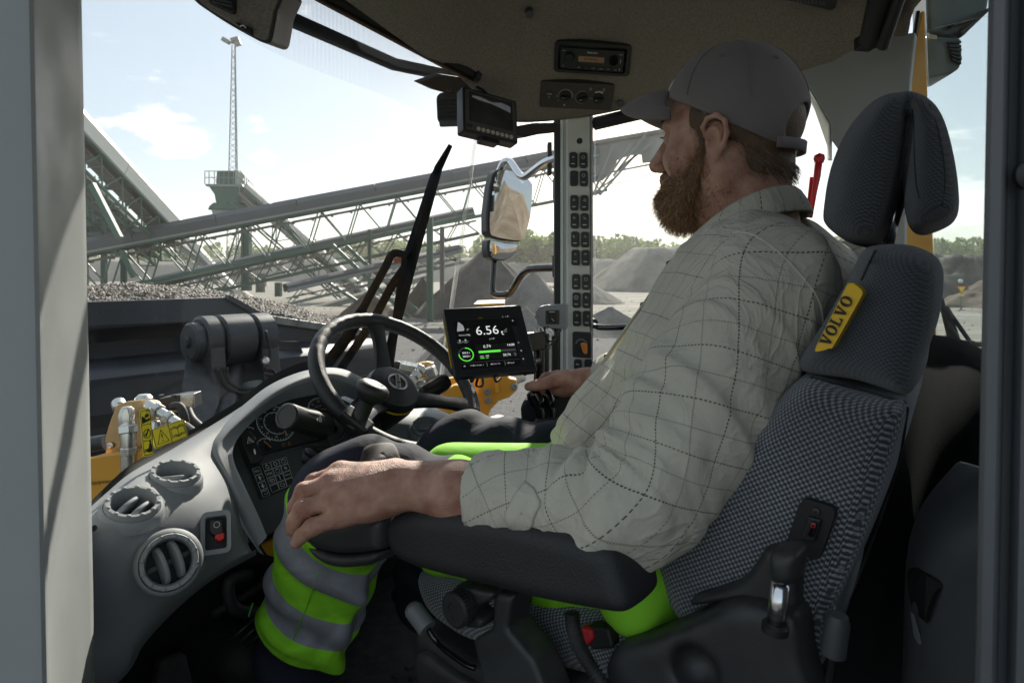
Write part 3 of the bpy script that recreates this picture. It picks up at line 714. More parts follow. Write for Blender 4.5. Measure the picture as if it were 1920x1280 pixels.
ridge = smoothpts([P(*p) for p in ((492, 1016, 1.085), (470, 975, 1.09), (440, 918, 1.11), (411, 866, 1.13), (405, 838, 1.15), (432, 805, 1.19), (478, 768, 1.25), (525, 733, 1.31), (570, 712, 1.37), (612, 704, 1.42), (645, 709, 1.45), (680, 727, 1.47), (715, 752, 1.48))], 6)
inner = smoothpts([P(*p) for p in ((500, 1003, 1.09), (482, 960, 1.10), (456, 905, 1.125), (438, 862, 1.15), (440, 832, 1.18), (466, 798, 1.24), (500, 770, 1.31), (545, 748, 1.37), (590, 738, 1.42), (620, 736, 1.46), (645, 742, 1.48), (675, 755, 1.50), (700, 770, 1.51))], 6)
back = smoothpts([P(*p) for p in ((495, 1040, 1.22), (470, 990, 1.24), (450, 925, 1.28), (420, 870, 1.30), (404, 835, 1.33), (425, 800, 1.38), (470, 762, 1.42), (520, 726, 1.48), (570, 704, 1.54), (618, 696, 1.58), (660, 702, 1.60), (700, 722, 1.62), (735, 752, 1.62))], 6)
def mid(a, b_, t, up=0): return [p.lerp(q, t)+Vector((0, -up, up*.3)) for p, q in zip(a, b_)]
MB().grid([back, mid(back, outer, .5, .01), outer, mid(outer, ridge, .35, .006), mid(outer, ridge, .7, .007), ridge, mid(ridge, inner, .25, .002), mid(ridge, inner, .6, -.006), inner]).build('instrument_cowl', M['dash'], db, smooth=True)
T = rad(40); SV = (F*math.sin(T)+Z*math.cos(T)).normalized(); NV = (Z*math.sin(T)-F*math.cos(T)).normalized()
go = P(519, 790.7, 1.335)
GF = Fr(go, R, SV, NV)
def gpix(px, py, fr=GF):
    q = hit(px, py, fr.o, fr.n)-fr.o; return q.dot(fr.u), q.dot(fr.v)
fas = [gpix(*p) for p in ((470, 1010), (452, 905), (434, 862), (436, 830), (462, 795), (498, 766), (545, 744), (590, 735), (622, 733), (648, 742), (676, 758), (690, 800), (640, 830), (575, 830), (570, 870), (600, 900), (575, 960), (500, 1000))]
GF.pl(fas, -.02, -.012).build('fascia', M['dash_dark'], db, bevel=.002)
glass_area = [gpix(*p) for p in ((445, 800), (464, 793), (492, 768), (545, 746), (590, 737), (622, 735), (642, 750), (652, 790), (600, 822), (563, 830), (492, 849), (480, 840), (462, 812))]
gc = thing('instrument_cluster', 'instrument cluster with two round dials and orange needles behind the wheel', 'gauge cluster', go)
M['dial'] = mat('dial_face', (.028, .032, .038), .35, var=.05, vs=20)
GF.pl(glass_area, -.0115, -.006).build('dial_plate', M['dial'], gc, bevel=.001)
def dialarc(c, r0, r1, a0, a1, n, ticks=0, tl=.003, full_ring=True):
    mb = MB()
    pts = [GF(c[0]+r1*math.cos(a), c[1]+r1*math.sin(a), -.0045) for a in np.linspace(a0, a1, n)]
    mb.tube(pts, .0008, 4)
    for a in np.linspace(a0, a1, ticks) if ticks else []:
        mb.beam(GF(c[0]+r1*math.cos(a), c[1]+r1*math.sin(a), -.0045), GF(c[0]+(r1-tl)*math.cos(a), c[1]+(r1-tl)*math.sin(a), -.0045), .0009, .0004, GF.n)
    return mb
c1 = (0, 0); c2 = gpix(604.8, 767)
lcd = [gpix(*p) for p in ((530, 766), (580, 756), (597, 776), (572, 800), (545, 792))]
GF.pl(lcd, -.006, -.0045).build('display', M['gloss'], gc)
r1 = .0385
ring = dialarc(c1, 0, r1, rad(30), rad(330), 50, 33, .0045)
ring.tube([GF(c2[0]+.030*math.cos(a), c2[1]+.030*math.sin(a), -.0045) for a in np.linspace(rad(-60), rad(170), 40)], .0006, 4)
for a in np.linspace(rad(-50), rad(160), 24): ring.beam(GF(c2[0]+.030*math.cos(a), c2[1]+.030*math.sin(a), -.0045), GF(c2[0]+.0265*math.cos(a), c2[1]+.0265*math.sin(a), -.0045), .0009, .0004, GF.n)
ring.tube([GF(r1*math.cos(rad(30)), r1*math.sin(rad(30)), -.0045), GF(.05, .03, -.0045), GF(c2[0]-.032, c2[1]+.008, -.0045)], .0007, 4)
ring.tube([GF(r1*math.cos(rad(-30)), r1*math.sin(rad(-30)), -.0045), GF(.05, -.021, -.0045), GF(.075, -.021, -.0045)], .0007, 4)
ring.build('dial_scale', M['white'], gc)
dialarc(c1, 0, .024, rad(60), rad(300), 30, 9, .003).build('dial_scale', M['white'], gc)
for i, (a, s_) in enumerate(((75, '20'), (115, '30'), (150, '15'), (185, '8'), (215, '10'), (250, '10'), (290, '0'))):
    text(s_, GF, .0305*math.cos(rad(a)), .0305*math.sin(rad(a)), .006, M['white'], gc, 'dial_figure', z=-.0045)
for i, (a, s_) in enumerate(((130, '15'), (85, '20'), (40, '25'))):
    text(s_, GF, c2[0]+.022*math.cos(rad(a)), c2[1]+.022*math.sin(rad(a)), .0055, M['white'], gc, 'dial_figure', z=-.0045)
text('r/min x 100', GF, c2[0]-.004, c2[1]+.011, .0035, M['white'], gc, 'dial_figure', z=-.0045)
def needle(c, ang, l):
    nb = MB(); nb.lathe(GF(c[0], c[1], -.004), GF.n, [(.006, 0), (.0055, .003), (0, .004)], 16); h_ = nb.build('needle_hub', M['black'], gc, smooth=40)
    d = (math.cos(ang), math.sin(ang)); MB().beam(GF(c[0]-d[0]*.004, c[1]-d[1]*.004, .0005), GF(c[0]+d[0]*l, c[1]+d[1]*l, .0005), .0016, .001, GF.n).build('needle', M['orange'], gc)
needle((.004, .003), rad(-80), .036); needle(c2, rad(-12), .028)
c3 = gpix(501, 835); c4 = gpix(470, 812)
dialarc(c3, 0, .018, rad(40), rad(150), 14, 4, .003).build('dial_scale', M['white'], gc); needle((c3[0]+.004, c3[1]-.002), rad(118), .015)
dialarc(c4, 0, .016, rad(40), rad(110), 10, 3, .003).build('dial_scale', M['white'], gc); needle((c4[0]+.004, c4[1]-.01), rad(110), .015)
for px, s_ in ((534, 831), (545, 829)):
    q = gpix(px, s_); MB().tube([GF(q[0]+.003*math.cos(a), q[1]+.003*math.sin(a), -.0045) for a in np.linspace(0, 5.5, 9)], .0004, 4).build('warning_lamp', M['orange'], gc)
kp = thing('keypad', 'black membrane keypad with sixteen outlined keys below the dials', 'keypad', P(512, 895, 1.27))
q_ = [gpix(*p) for p in ((470, 872), (538.5, 851), (555.5, 905), (493, 931))]
GF.pl(q_, -.0115, -.0085).build('keypad_plate', M['black'], kp, bevel=.001)
def bil(u, v):
    a = Vector(q_[0]).lerp(Vector(q_[1]), u); b_ = Vector(q_[3]).lerp(Vector(q_[2]), u); return a.lerp(b_, v)
ks = [['ESC', 'UP', 'DN', 'SEL'], ['eng', 'pre', 'mail', ''], ['O', 'bat', 'tool', 'round'], ['box', 'fan', 'SETUP', '']]
for c_ in range(4):
    for r_ in range(4):
        u0 = .06 + (.0 if c_ == 0 else .27+(c_-1)*.23); u1 = u0 + (.19 if c_ == 0 else .21);
        v0 = .04+r_*.235 + (.04 if c_ == 0 else 0); v1 = v0+.21
        cs_ = [bil(u0, v0), bil(u1, v0), bil(u1, v1), bil(u0, v1)]
        ky = GF.pl([(p.x, p.y) for p in cs_], -.0085, -.0072).build('key', M['rubber'], kp, bevel=.0006)
        loop = MB().tube([GF(p.x, p.y, -.0068) for p in cs_], .00048, 4, closed=True)
        cx = sum((p.x for p in cs_))/4; cy = sum((p.y for p in cs_))/4; s_ = ks[c_][r_]; zz = -.0066
        un = Vector((cs_[1].x-cs_[0].x, cs_[1].y-cs_[0].y, 0)).normalized()
        if s_ in ('UP', 'DN'):
            sg = 1 if s_ == 'UP' else -1
            loop.plate([GF(cx+a, cy+b_*sg, zz) for a, b_ in ((0, .005), (.004, .0005), (.0014, .0005), (.0014, -.004), (-.0014, -.004), (-.0014, .0005), (-.004, .0005))], GF.n*.0003)
        elif s_ == 'O': loop.tube([GF(cx+.0035*math.cos(a), cy+.0035*math.sin(a), zz) for a in np.linspace(0, 6.283, 14)[:-1]], .0007, 4, closed=True)
        elif s_ == 'round': loop.tube([GF(cx+.0045*math.cos(a), cy+.0028*math.sin(a), zz) for a in np.linspace(0, 6.283, 14)[:-1]], .0005, 4, closed=True)
        elif s_ in ('bat', 'mail', 'box'):
            loop.tube([GF(cx+a, cy+b_, zz) for a, b_ in ((-.0042, -.0028), (.0042, -.0028), (.0042, .0028), (-.0042, .0028))], .0005, 4, closed=True)
            if s_ == 'mail': loop.tube([GF(cx+a, cy+b_, zz) for a, b_ in ((-.0042, .0028), (0, -.0005), (.0042, .0028))], .0005, 4)
            else: loop.beam(GF(cx-.002, cy+.0035, zz), GF(cx+.002, cy+.0035, zz), .001, .0004, GF.n)
        elif s_ == 'eng': loop.tube([GF(cx+.0035*math.cos(a), cy-.001+.0032*math.sin(a), zz) for a in np.linspace(0, 6.283, 9)[:-1]], .0006, 4, closed=True); loop.beam(GF(cx-.0015, cy+.0035, zz), GF(cx+.0015, cy+.0035, zz), .0015, .0004, GF.n)
        elif s_ == 'pre':
            loop.tube([GF(cx+.0022*math.cos(a), cy+.0022*math.sin(a), zz) for a in np.linspace(0, 6.283, 9)[:-1]], .0005, 4, closed=True)
            for sg in (-1, 1): loop.beam(GF(cx+sg*.0045, cy-.0028, zz), GF(cx+sg*.0045, cy+.0028, zz), .0008, .0004, GF.n); loop.beam(GF(cx+sg*.0022, cy, zz), GF(cx+sg*.0045, cy, zz), .0006, .0004, GF.n)
        elif s_ == 'tool': loop.beam(GF(cx, cy-.0038, zz), GF(cx, cy+.0038, zz), .0014, .0004, GF.n); loop.beam(GF(cx-.002, cy+.0038, zz), GF(cx+.001, cy+.0038, zz), .0012, .0004, GF.n)
        elif s_ == 'fan':
            for a in (.6, 1.6, 2.6): loop.beam(GF(cx-.004*math.cos(a), cy-.004*math.sin(a), zz), GF(cx+.004*math.cos(a), cy+.004*math.sin(a), zz), .0008, .0004, GF.n)
        elif s_ == 'SEL':
            loop.tube([GF(cx+a, cy+b_, zz) for a, b_ in ((.004, .001), (.004, -.002), (-.003, -.002), (-.001, -.0005))], .0005, 4)
        loop.build('key_print', M['white'], ky)
        if s_ in ('ESC', 'SETUP'): text(s_, Fr(GF.o, R, SV, NV), cx, cy, .0058 if s_ == 'ESC' else .0042, M['white'], ky, 'key_letters', z=zz)
        if s_ == 'SEL': text('SELECT', GF, cx, cy+.004, .0032, M['white'], ky, 'key_letters', z=zz)
hz = thing('hazard_switch', 'black hazard warning rocker switch left of the dials', 'switch', P(467, 838, 1.2))
HF = Fr(P(467, 838, 1.225), (R+Z*.0).normalized(), SV)
HF.n = (NV*.85 + (O3-HF.o).normalized()*.4).normalized()
HF.u = R;
hp = [( -.012, .030), (.010, .030), (.015, .02), (.0165, -.028), (.012, -.034), (-.010, -.034)]
HF.pl(hp, -.02, .006).build('rocker', M['black'], hz, bevel=.003)
tri = MB().tube([HF(a, b_, .0068) for a, b_ in ((-.003, .006), (.009, .006), (.003, .017))], .0009, 4, closed=True); tri.tube([HF(a, b_, .0068) for a, b_ in ((.0008, .0085), (.0052, .0085), (.003, .0125))], .0006, 4, closed=True)
tri.build('hazard_triangle', M['white'], hz)
MB().lathe(HF(.004, -.013, .006), HF.n, [(.0055, 0), (.0055, .001), (0, .0012)], 16, squash=.3).build('indicator', M['white'], hz)
pk = thing('parking_brake_switch', 'red and black parking brake switch in a recess of the dash wing', 'switch', P(405, 998, 1.03))
pf = Fr(P(405, 998, .985), (R*.75+F*-.30+Z*.06).normalized(), Z); vdir = (O3-pf.o).normalized()
pf.n = (vdir+Z*.25).normalized(); pf.v = (Z-pf.n*Z.dot(pf.n)).normalized(); pf.u = pf.v.cross(pf.n).normalized()
if pf.u.x < 0: pf.u = -pf.u
fr2 = MB(); po = [pf(a*1.18, b_*1.18, -.006) for a, b_ in rrect(.034, .052, .006)]; pi = [pf(a, b_, -.004) for a, b_ in rrect(.030, .047, .005)]; pd = [pf(a, b_, -.02) for a, b_ in rrect(.030, .047, .005)]
for a, b_ in ((po, pi), (pi, pd)): fr2.grid([a+[a[0]], b_+[b_[0]]])
pf.pl(rrect(.034, .050, .005), -.030, -.010).build('recess', M['ink'], pk)
pfr = pf.pl(rrect(.034, .054, .006), -.012, -.004);
mb = MB(); o_ = [pf(a, b_, .003) for a, b_ in rrect(.040, .060, .008)]; i_ = [pf(a, b_, .001) for a, b_ in rrect(.029, .046, .004)]; k_ = [pf(a, b_, -.02) for a, b_ in rrect(.044, .064, .008)]; k2 = [pf(a, b_, -.02) for a, b_ in rrect(.028, .045, .004)]
mb.grid([k_+[k_[0]], o_+[o_[0]], i_+[i_[0]], k2+[k2[0]]]).build('bezel', M['dash'], pk, smooth=40)
pf.pl([(-.008, .018), (.008, .017), (.010, -.002), (-.004, -.004), (-.009, .004)], -.012, .004).build('rocker', M['black'], pk, bevel=.002)
MB().tube([pf(.001+.004*math.cos(a), .010+.004*math.sin(a), .0045) for a in np.linspace(0, 6.283, 12)[:-1]], .0005, 4, closed=True).build('parking_symbol', M['dimprint'], pk)
pf.pl([(-.001, -.003), (.011, -.002), (.011, -.011), (.004, -.013), (-.002, -.009)], -.010, .005).build('red_tab', mat('signal_red', (.60, .03, .02), .35), pk, bevel=.0015)
dwv = bvh_of(dw)
def vent(px, py, d, n, r, label, blade_dir, tilt):
    n = Vector(n).normalized()
    if px < 500 and py < 1000:
        h_ = dwv.ray_cast(O3, ray(px, py).normalized()); nn_ = h_[1] if h_[1].dot(ray(px, py)) < 0 else -h_[1]; n = (n*.5+nn_*.5).normalized(); o = h_[0]-n*.002
    else: o = P(px, py, d)
    t = thing('air_vent', label, 'air vent', o, 'round air vents in the dashboard')
    if px < 500:
        bm = bmesh.new(); bm.from_mesh(dw.data); off = root_loc(dw); kill = []
        for f_ in bm.faces:
            q = f_.calc_center_median()+off-o;
            if (q-n*q.dot(n)).length < r*1.07 and q.length < r*1.8: kill.append(f_)
        bmesh.ops.delete(bm, geom=kill, context='FACES'); bm.to_mesh(dw.data); bm.free()
    u = (blade_dir - n*blade_dir.dot(n)).normalized(); v = n.cross(u)
    MB().lathe(o, n, [(r*1.24, -.012), (r*1.20, -.002), (r*1.14, .002), (r*1.06, .004), (r*1.04, .001)], 40, caps=False).build('vent_collar', M['dash'], t, smooth=35)
    MB().lathe(o, n, [(r*1.03, -.01), (r*1.03, .008), (r*.99, .012), (r*.86, .012), (r*.80, .006), (r*.78, -.028)], 40, caps=False).build('vent_ring', M['dash'], t, smooth=35)
    MB().lathe(o, n, [(r*.80, -.028), (r*.80, -.026), (0, -.026)], 32).build('vent_throat', M['ink'], t)
    for k in range(12):
        a = 2*math.pi*k/12; c_ = o + u*(r*.93*math.cos(a)) + v*(r*.93*math.sin(a)) + n*.0115
        if k == 0: nub = SDFnub(c_, n, t, r); nub0 = nub; root0 = c_; ang0 = 0
        else:
            q = bpy.data.objects.new('grip_nub', nub0.data); COL.objects.link(q); q.parent = t; q.location = c_-o
        if k == 0: pass
    for s_ in (-1, 1):
        off = s_*r*.27; hl = math.sqrt(max(0, (r*.78)**2-off**2)); bn = (v*math.cos(tilt)+n*math.sin(tilt)).normalized(); bh = bn.cross(u).normalized()
        if bh.dot(n) < 0: bh = -bh
        pts = []; c_ = o+v*off+n*-.006
        for k in range(17):
            a = math.pi*k/16; pts.append(c_+u*(hl*math.cos(a))+bh*(r*.52*math.sin(a)))
        pts += [c_+u*-hl+bh*-.012, c_+u*hl+bh*-.012]
        MB().plate([p-bn*.0032 for p in pts], bn*.0064).build('vent_blade', M['dash'], t, bevel=.0024, bseg=3)
    MB().beam(o-v*r*.75-n*.018, o+v*r*.75-n*.018, .006, .004, n).build('vent_link', M['dash_dark'], t)
    return t
def SDFnub(c_, n, t, r):
    me = MB(); rr = r*.10
    me.lathe(root_loc(t), n, [(rr, 0), (rr*.9, .001), (rr*.5, .0018), (0, .002)], 12)
    ob = me.build('grip_nub', M['dash'], t, smooth=50); ob.location = c_-root_loc(t); return ob
vent(317, 1053, .905, (.45, -.80, .36), .0345, 'largest round air vent, lowest of three, facing the driver with two curved blades', Vector((-.35, 0, 1)), .25)
vent(248, 950, .935, (.06, -.28, 1), .0335, 'middle round air vent on top of the dash, blades standing up, sunlit rim', Vector((.1, .8, .0)), .35)
vent(328, 893, 1.03, (.06, -.26, 1), .0335, 'farthest round air vent on top of the dash nearest the dials, blades nearly shut', Vector((.8, .6, .0)), 1.0)
vent(800, 806, 1.52, (.15, -.45, .9), .033, 'silvery round air vent seen through the lower half of the steering wheel', Vector((1, .3, .0)), .7)
frb = [[P(x+dx, y+dy, d+dd) for x, y, d in W[0]+[(505, 722, 1.38), (560, 696, 1.44), (610, 686, 1.49)]] for dx, dy, dd in ((0, -15, .012), (0, -7, .008), (0, 3, .0))]
MB().grid([smoothpts(r, 5) for r in frb]).build('glass_border', M['ink'], db, smooth=True)
MB().lathe(P(176, 990, .868), (.5, -.8, .3), [(.004, 0), (.004, .001), (.002, .0015), (0, 0)], 12).build('screw', M['black'], db)
rows = [smoothpts([P(*p) for p in r], 5) for r in (
 [(640, 745, 1.62), (700, 742, 1.66), (760, 760, 1.68), (830, 772, 1.70), (880, 800, 1.68)],
 [(640, 755, 1.56), (700, 765, 1.58), (760, 775, 1.60), (830, 780, 1.62), (885, 806, 1.62)],
 [(640, 790, 1.50), (700, 800, 1.52), (770, 798, 1.53), (832, 800, 1.54), (880, 825, 1.56)],
 [(650, 860, 1.48), (710, 870, 1.49), (770, 860, 1.49), (830, 850, 1.50), (870, 860, 1.52)],
 [(650, 960, 1.55), (710, 960, 1.55), (770, 950, 1.55), (830, 930, 1.56), (860, 930, 1.58)])]
MB().grid(rows).build('dash_centre', M['dash'], db, smooth=True, thick=.004)
ub = thing('pedal_box', 'dark pedal box and hoses under the dashboard', 'pedal box', C(.7, 1.35, -.83))
MB().plate([C(.25, 1.36, -.85), C(1.62, 1.36, -.85), C(1.62, 1.34, -.45), C(.25, 1.10, -.42)], F*.03).build('bulkhead_plate', M['ink'], ub)
MB().plate([C(.12, .78, -.85), C(.12, 1.36, -.85), C(.12, 1.2, -.32), C(.12, .80, -.32)], R*.02).build('side_plate', M['dash_dark'], ub)
MB().tube(smoothpts([P(470, 1075, 1.28), P(430, 1090, 1.25), P(440, 1140, 1.25), P(500, 1150, 1.3)], 6), .012, 8).build('hose', M['rubber'], ub, smooth=True)
MB().tube(smoothpts([P(520, 1060, 1.4), P(470, 1110, 1.32), P(400, 1150, 1.3)], 6), .009, 8).build('hose', M['rubber'], ub, smooth=True)
MB().plate([P(488, 1022, 1.28), P(520, 1008, 1.30), P(520, 1046, 1.3), P(500, 1040, 1.29)], (0, .02, 0)).build('bracket', M['yellow'], ub, bevel=.002)
MB().plate([P(300, 1238, 1.22), P(350, 1225, 1.22), P(365, 1290, 1.2), P(290, 1300, 1.2)], F*.02).build('pedal', M['rubber'], ub, bevel=.004)
# ================================================================== STEERING WHEEL
wc = P(747, 714, 1.46); TW = rad(48); WS = (F*math.sin(TW)+Z*math.cos(TW)).normalized(); WN = (Z*math.sin(TW)-F*math.cos(TW)).normalized()
st = thing('steering_wheel', 'black three-spoke steering wheel with spinner knob', 'steering wheel', wc)
WR = .183
def wp(a, r, z=0): return wc + R*(r*math.cos(a)) + WS*(r*math.sin(a)) + WN*z
rim = MB(); n = 120; pts = [wp(2*math.pi*k/n, WR) for k in range(n)]
rs = [.0165*(1+.035*math.sin(k*2*math.pi/n*40)*(1 if 18 < k < 50 or k > 108 or k < 4 else 0)) for k in range(n)]
rim.tube(pts, rs, 16, closed=True); rim.build('rim', M['leather'], st, smooth=True)
def wang(px, py):
    q = hit(px, py, wc, WN)-wc; return math.atan2(q.dot(WS), q.dot(R)), q.length
for (px, py) in ((705, 611), (889, 766), (680, 782)):
    a, r_ = wang(px, py)
    cl = MB(); cl.tube([wp(a+t, WR) for t in np.linspace(-.085, .085, 7)], .0171, 16); cl.build('rim_collar', M['black'], st, smooth=50)
    s0, s1 = .045, WR-.01; ww = .021
    sp = MB(); prof = []
    for t in np.linspace(0, 1, 8):
        r_ = s0+(s1-s0)*t; z_ = -.040*(1-t)**1.5; wdt = ww*(1.25-.45*math.sin(math.pi*t*.9)); th = .008
        ring_ = []
        for k in range(10):
            b_ = 2*math.pi*k/10; ct, sn = math.cos(b_), math.sin(b_)
            c0 = wp(a, r_, z_); tg = (wp(a+.01, r_)-wp(a, r_)).normalized()
            ring_.append(c0+tg*(wdt*(abs(ct)**.6)*(1 if ct > 0 else -1))+WN*(th*(abs(sn)**.6)*(1 if sn > 0 else -1)))
        ring_.append(ring_[0]); prof.append(ring_)
    sp.grid(prof).build('spoke', M['black'], st, smooth=50)
hc = wp(0, 0, -.052)
MB().lathe(hc, WN, [(.030, -.11), (.040, -.07), (.055, -.02), (.060, .0), (.060, .012)], 40).build('hub', M['black'], st, smooth=35)
MB().lathe(hc, WN, [(.0605, .012), (.0612, .0135), (.0605, .0165)], 40).build('hub_ring', M['tagy'], st, smooth=35)
MB().lathe(hc, WN, [(.060, .0165), (.061, .024), (.056, .036), (.045, .041), (.0, .043)], 40).build('horn_pad', M['black'], st, smooth=35)
lf = Fr(hc+WN*.0432, R*math.cos(-.35)+WS*math.sin(-.35)+WN*-.03, WS*math.cos(-.35)-R*math.sin(-.35), WN)
lf = Fr(hc+WN*.0435+R*.006+WS*.004, (R*math.cos(1.05)+WS*math.sin(1.05)), (WS*math.cos(1.05)-R*math.sin(1.05)), WN)
mb = MB(); mb.tube([lf(.021*math.cos(a), .021*math.sin(a), 0) for a in np.linspace(0, 6.283, 33)[:-1]], .0028, 6, closed=True); mb.build('badge_ring', M['zinc'], st, smooth=True)
lf.pl([(-.023, -.0055), (.023, -.0055), (.023, .0055), (-.023, .0055)], 0, .0022).build('badge_bar', M['zinc'], st)
slab_word('VOLVO', lf, 0, 0, .0062, M['ink'], st, 'badge_letters', z=.0026, wide=1.35)
ka, kr = wang(676, 784)
kb_ = wp(ka, WR-.006, .006); kt = P(700, 728, 1.30)
kd = (kt-kb_).normalized(); kl = (kt-kb_).length
sk = thing('spinner_knob', 'black mushroom spinner knob clamped to the wheel rim', 'knob', kb_)
MB().lathe(kb_, kd, [(.022, -.012), (.020, .0), (.0165, .012), (.0155, .04), (.0165, kl*.62)], 28).build('knob_stem', M['black'], sk, smooth=40)
MB().lathe(kb_, kd, [(.0165, kl*.60), (.026, kl*.72), (.0325, kl*.86), (.0335, kl*.97), (.031, kl*1.07), (.025, kl*1.14), (.0165, kl*1.175), (.0160, kl*1.17), (.014, kl*1.185), (0, kl*1.20)], 36).build('knob_cap', M['leather'], sk, smooth=60)
bs_ = MB(); tg = (wp(ka+.01, WR)-wp(ka, WR)).normalized(); rd_ = (wp(ka, 1)-wp(ka, 0)).normalized()
bs_.box(wp(ka, WR, .010), .062, .034, .020, tg, rd_, WN); bs_.build('knob_clamp', M['black'], sk, bevel=.006, bseg=3)
sc_ = thing('steering_column', 'steering column with ribbed rubber bellows and two stalks', 'steering column', P(640, 900, 1.45))
cb0 = P(598, 900, 1.43); cb1 = P(668, 800, 1.47); ax_ = (cb1-cb0).normalized(); ln = (cb1-cb0).length
prof = []
for k in range(8):
    h_ = ln*k/8; r0 = .076-.022*k/8; prof += [(r0, h_), (r0+.001, h_+ln/8*.45), (r0-.010, h_+ln/8*.7), (r0-.010, h_+ln/8*.9)]
MB().lathe(cb0-ax_*.05, ax_, [(.08, 0)]+[(r, h+.04) for r, h in prof]+[(.04, ln+.06)], 36).build('bellows', M['rubber'], sc_, smooth=28)
MB().tube([P(668, 820, 1.50), hc-WN*.09], .034, 20).build('column_tube', M['black'], sc_, smooth=40)
MB().tube([P(640, 806, 1.36), P(700, 770, 1.50)], [.030, .045], 20).build('switch_housing', M['black'], sc_, smooth=40)
gs = thing('gear_selector', 'black barrel-shaped gear selector stalk with white arrows', 'lever', P(640, 806, 1.38))
sa = P(636, 806, 1.33); sbp = P(536, 780, 1.18); sdv = (sbp-sa).normalized()
prof = [(.030, -.012), (.031, -.004), (.026, -.003), (.027, .002), (.023, .003), (.024, .008), (.019, .009), (.019, .014), (.009, .016)]
MB().lathe(sa, sdv, prof, 28).build('stalk_gaiter', M['rubber'], gs, smooth=30)
MB().tube([sa, sa+sdv*.07], .0065, 12).build('stalk_shaft', M['gloss'], gs, smooth=40)
L0 = (sbp-sa).length
MB().lathe(sa, sdv, [(.012, .045), (.022, .050), (.0245, .058), (.0235, .078), (.0215, L0*.72), (.0232, L0-.012), (.0232, L0-.002), (.021, L0+.001), (.0165, L0+.001), (.0162, L0), (.0, L0)], 32).build('stalk_barrel', M['black'], gs, smooth=35)
gup = (O3-sa).normalized(); gup = (gup*.35+Z).normalized(); gup = (gup-sdv*gup.dot(sdv)).normalized(); gsd = sdv.cross(gup).normalized()
rb = MB()
for k in range(9):
    a = k*.7; dvec = gup*math.cos(a)+gsd*math.sin(a); rb.beam(sa+sdv*(.062)+dvec*.0238, sa+sdv*(L0-.03)+dvec*.0215, .0022, .002, dvec)
rb.build('barrel_rib', M['black'], gs)
sg_ = gup*.25 + (O3-sa).normalized()*.95; sg_ = (sg_-sdv*sg_.dot(sdv)).normalized();
af = Fr(sa+sdv*.098+sg_*.0228, -sdv, sdv.cross(sg_), sg_)
w_ = MB(); w_.plate([af(-.017, -.002, .001), af(-.011, .002, .001), af(-.011, -.005, .001)], sg_*.0003); w_.tube([af(a, b_, .001) for a, b_ in ((-.006, -.005), (-.001, -.005), (-.001, .004), (-.006, .004))], .0006, 4, closed=True); w_.beam(af(-.004, .005, .001), af(-.002, .008, .001), .001); w_.build('stalk_symbol', M['white'], gs)
dpf = Fr(P(655, 790, 1.33), (P(675, 810, 1.34)-P(632, 765, 1.34)).normalized(), Z); dpf.n = (O3-dpf.o).normalized(); dpf.v = dpf.n.cross(dpf.u).normalized()
dpf.pl([(-.036, .008), (.036, .008), (.04, -.012), (-.03, -.012)], -.03, 0).build('scale_plate', M['black'], gs, bevel=.002)
for s_ in (-1, 1): dpf.pl([(s_*.016, .004), (s_*.025, 0), (s_*.016, -.004), (s_*.016, -.0015), (s_*.007, -.0015), (s_*.007, .0015), (s_*.016, .0015)], 0, .0006).build('scale_arrow', M['white'], gs)
text('N', dpf, 0, 0, .008, M['white'], gs, 'scale_letter'); text('F', dpf, -.031, .001, .007, M['white'], gs, 'scale_letter'); text('R', dpf, .031, .001, .007, M['white'], gs, 'scale_letter')
ws_ = thing('wiper_stalk', 'ribbed black stalk pointing right behind the steering wheel', 'lever', P(775, 745, 1.55))
a_ = P(770, 752, 1.56); b_ = P(838, 713, 1.62); d_ = (b_-a_).normalized(); l_ = (b_-a_).length
MB().lathe(a_, d_, [(.010, -.03), (.010, .0), (.0175, .004), (.0185, .022), (.0165, .026), (.0165, .03), (.0205, .034), (.0200, l_*.9), (.0175, l_), (0, l_)], 28).build('stalk_barrel', M['black'], ws_, smooth=35)
for k in range(10):
    aa = 2*math.pi*k/10; e1 = d_.cross(Z).normalized(); e2 = d_.cross(e1); dv = e1*math.cos(aa)+e2*math.sin(aa)
    MB().beam(a_+d_*.04+dv*.0203, a_+d_*(l_*.9)+dv*.0198, .0022, .002, dv).build('barrel_rib', M['rubber'], ws_)
# ================================================================== OVERHEAD ITEMS
def panelfr(p00, p10, p11, p01, d00, d10, d01):
    """flat rectangular item: three corners with their own depths; returns frame centred on it, width, height"""
    a = P(*p00, d00); b = P(*p10, d10); c = P(*p01, d01); o = (b+c)/2; u = (b-a); v = (a-c)
    w_, h_ = u.length, v.length; u.normalize(); v = (v-u*v.dot(u)).normalized()
    return Fr(o, u, v), w_, h_
cbv_ = bvh_of(ceil)
def cpanel(a, b, c, d):
    dp = [onsurf(cbv_, *q).y for q in (a, b, d)]; return panelfr(a, b, c, d, *dp)
rdf, rw_, rh_ = cpanel((1042.5, 75.2), (1186.6, 84.5), (1180.6, 143), (1037.5, 133.7))
rd = thing('radio', 'black car radio with two knobs and small amber display set in the roof lining', 'radio', rdf.o)
rdf.pl(rrect(rw_, rh_, .010), -.03, .006).build('surround', M['black'], rd, bevel=.004, bseg=3)
rdf.pl(rrect(rw_*.90, rh_*.80, .006), .006, .0075).build('inner_frame', M['gloss'], rd, bevel=.001)
rdf.pl(rrect(rw_*.83, rh_*.66, .004), .0075, .012).build('faceplate', M['black'], rd, bevel=.0015)
def rl(u, v): return (u-.5)*rw_*.83, (.5-v)*rh_*.66
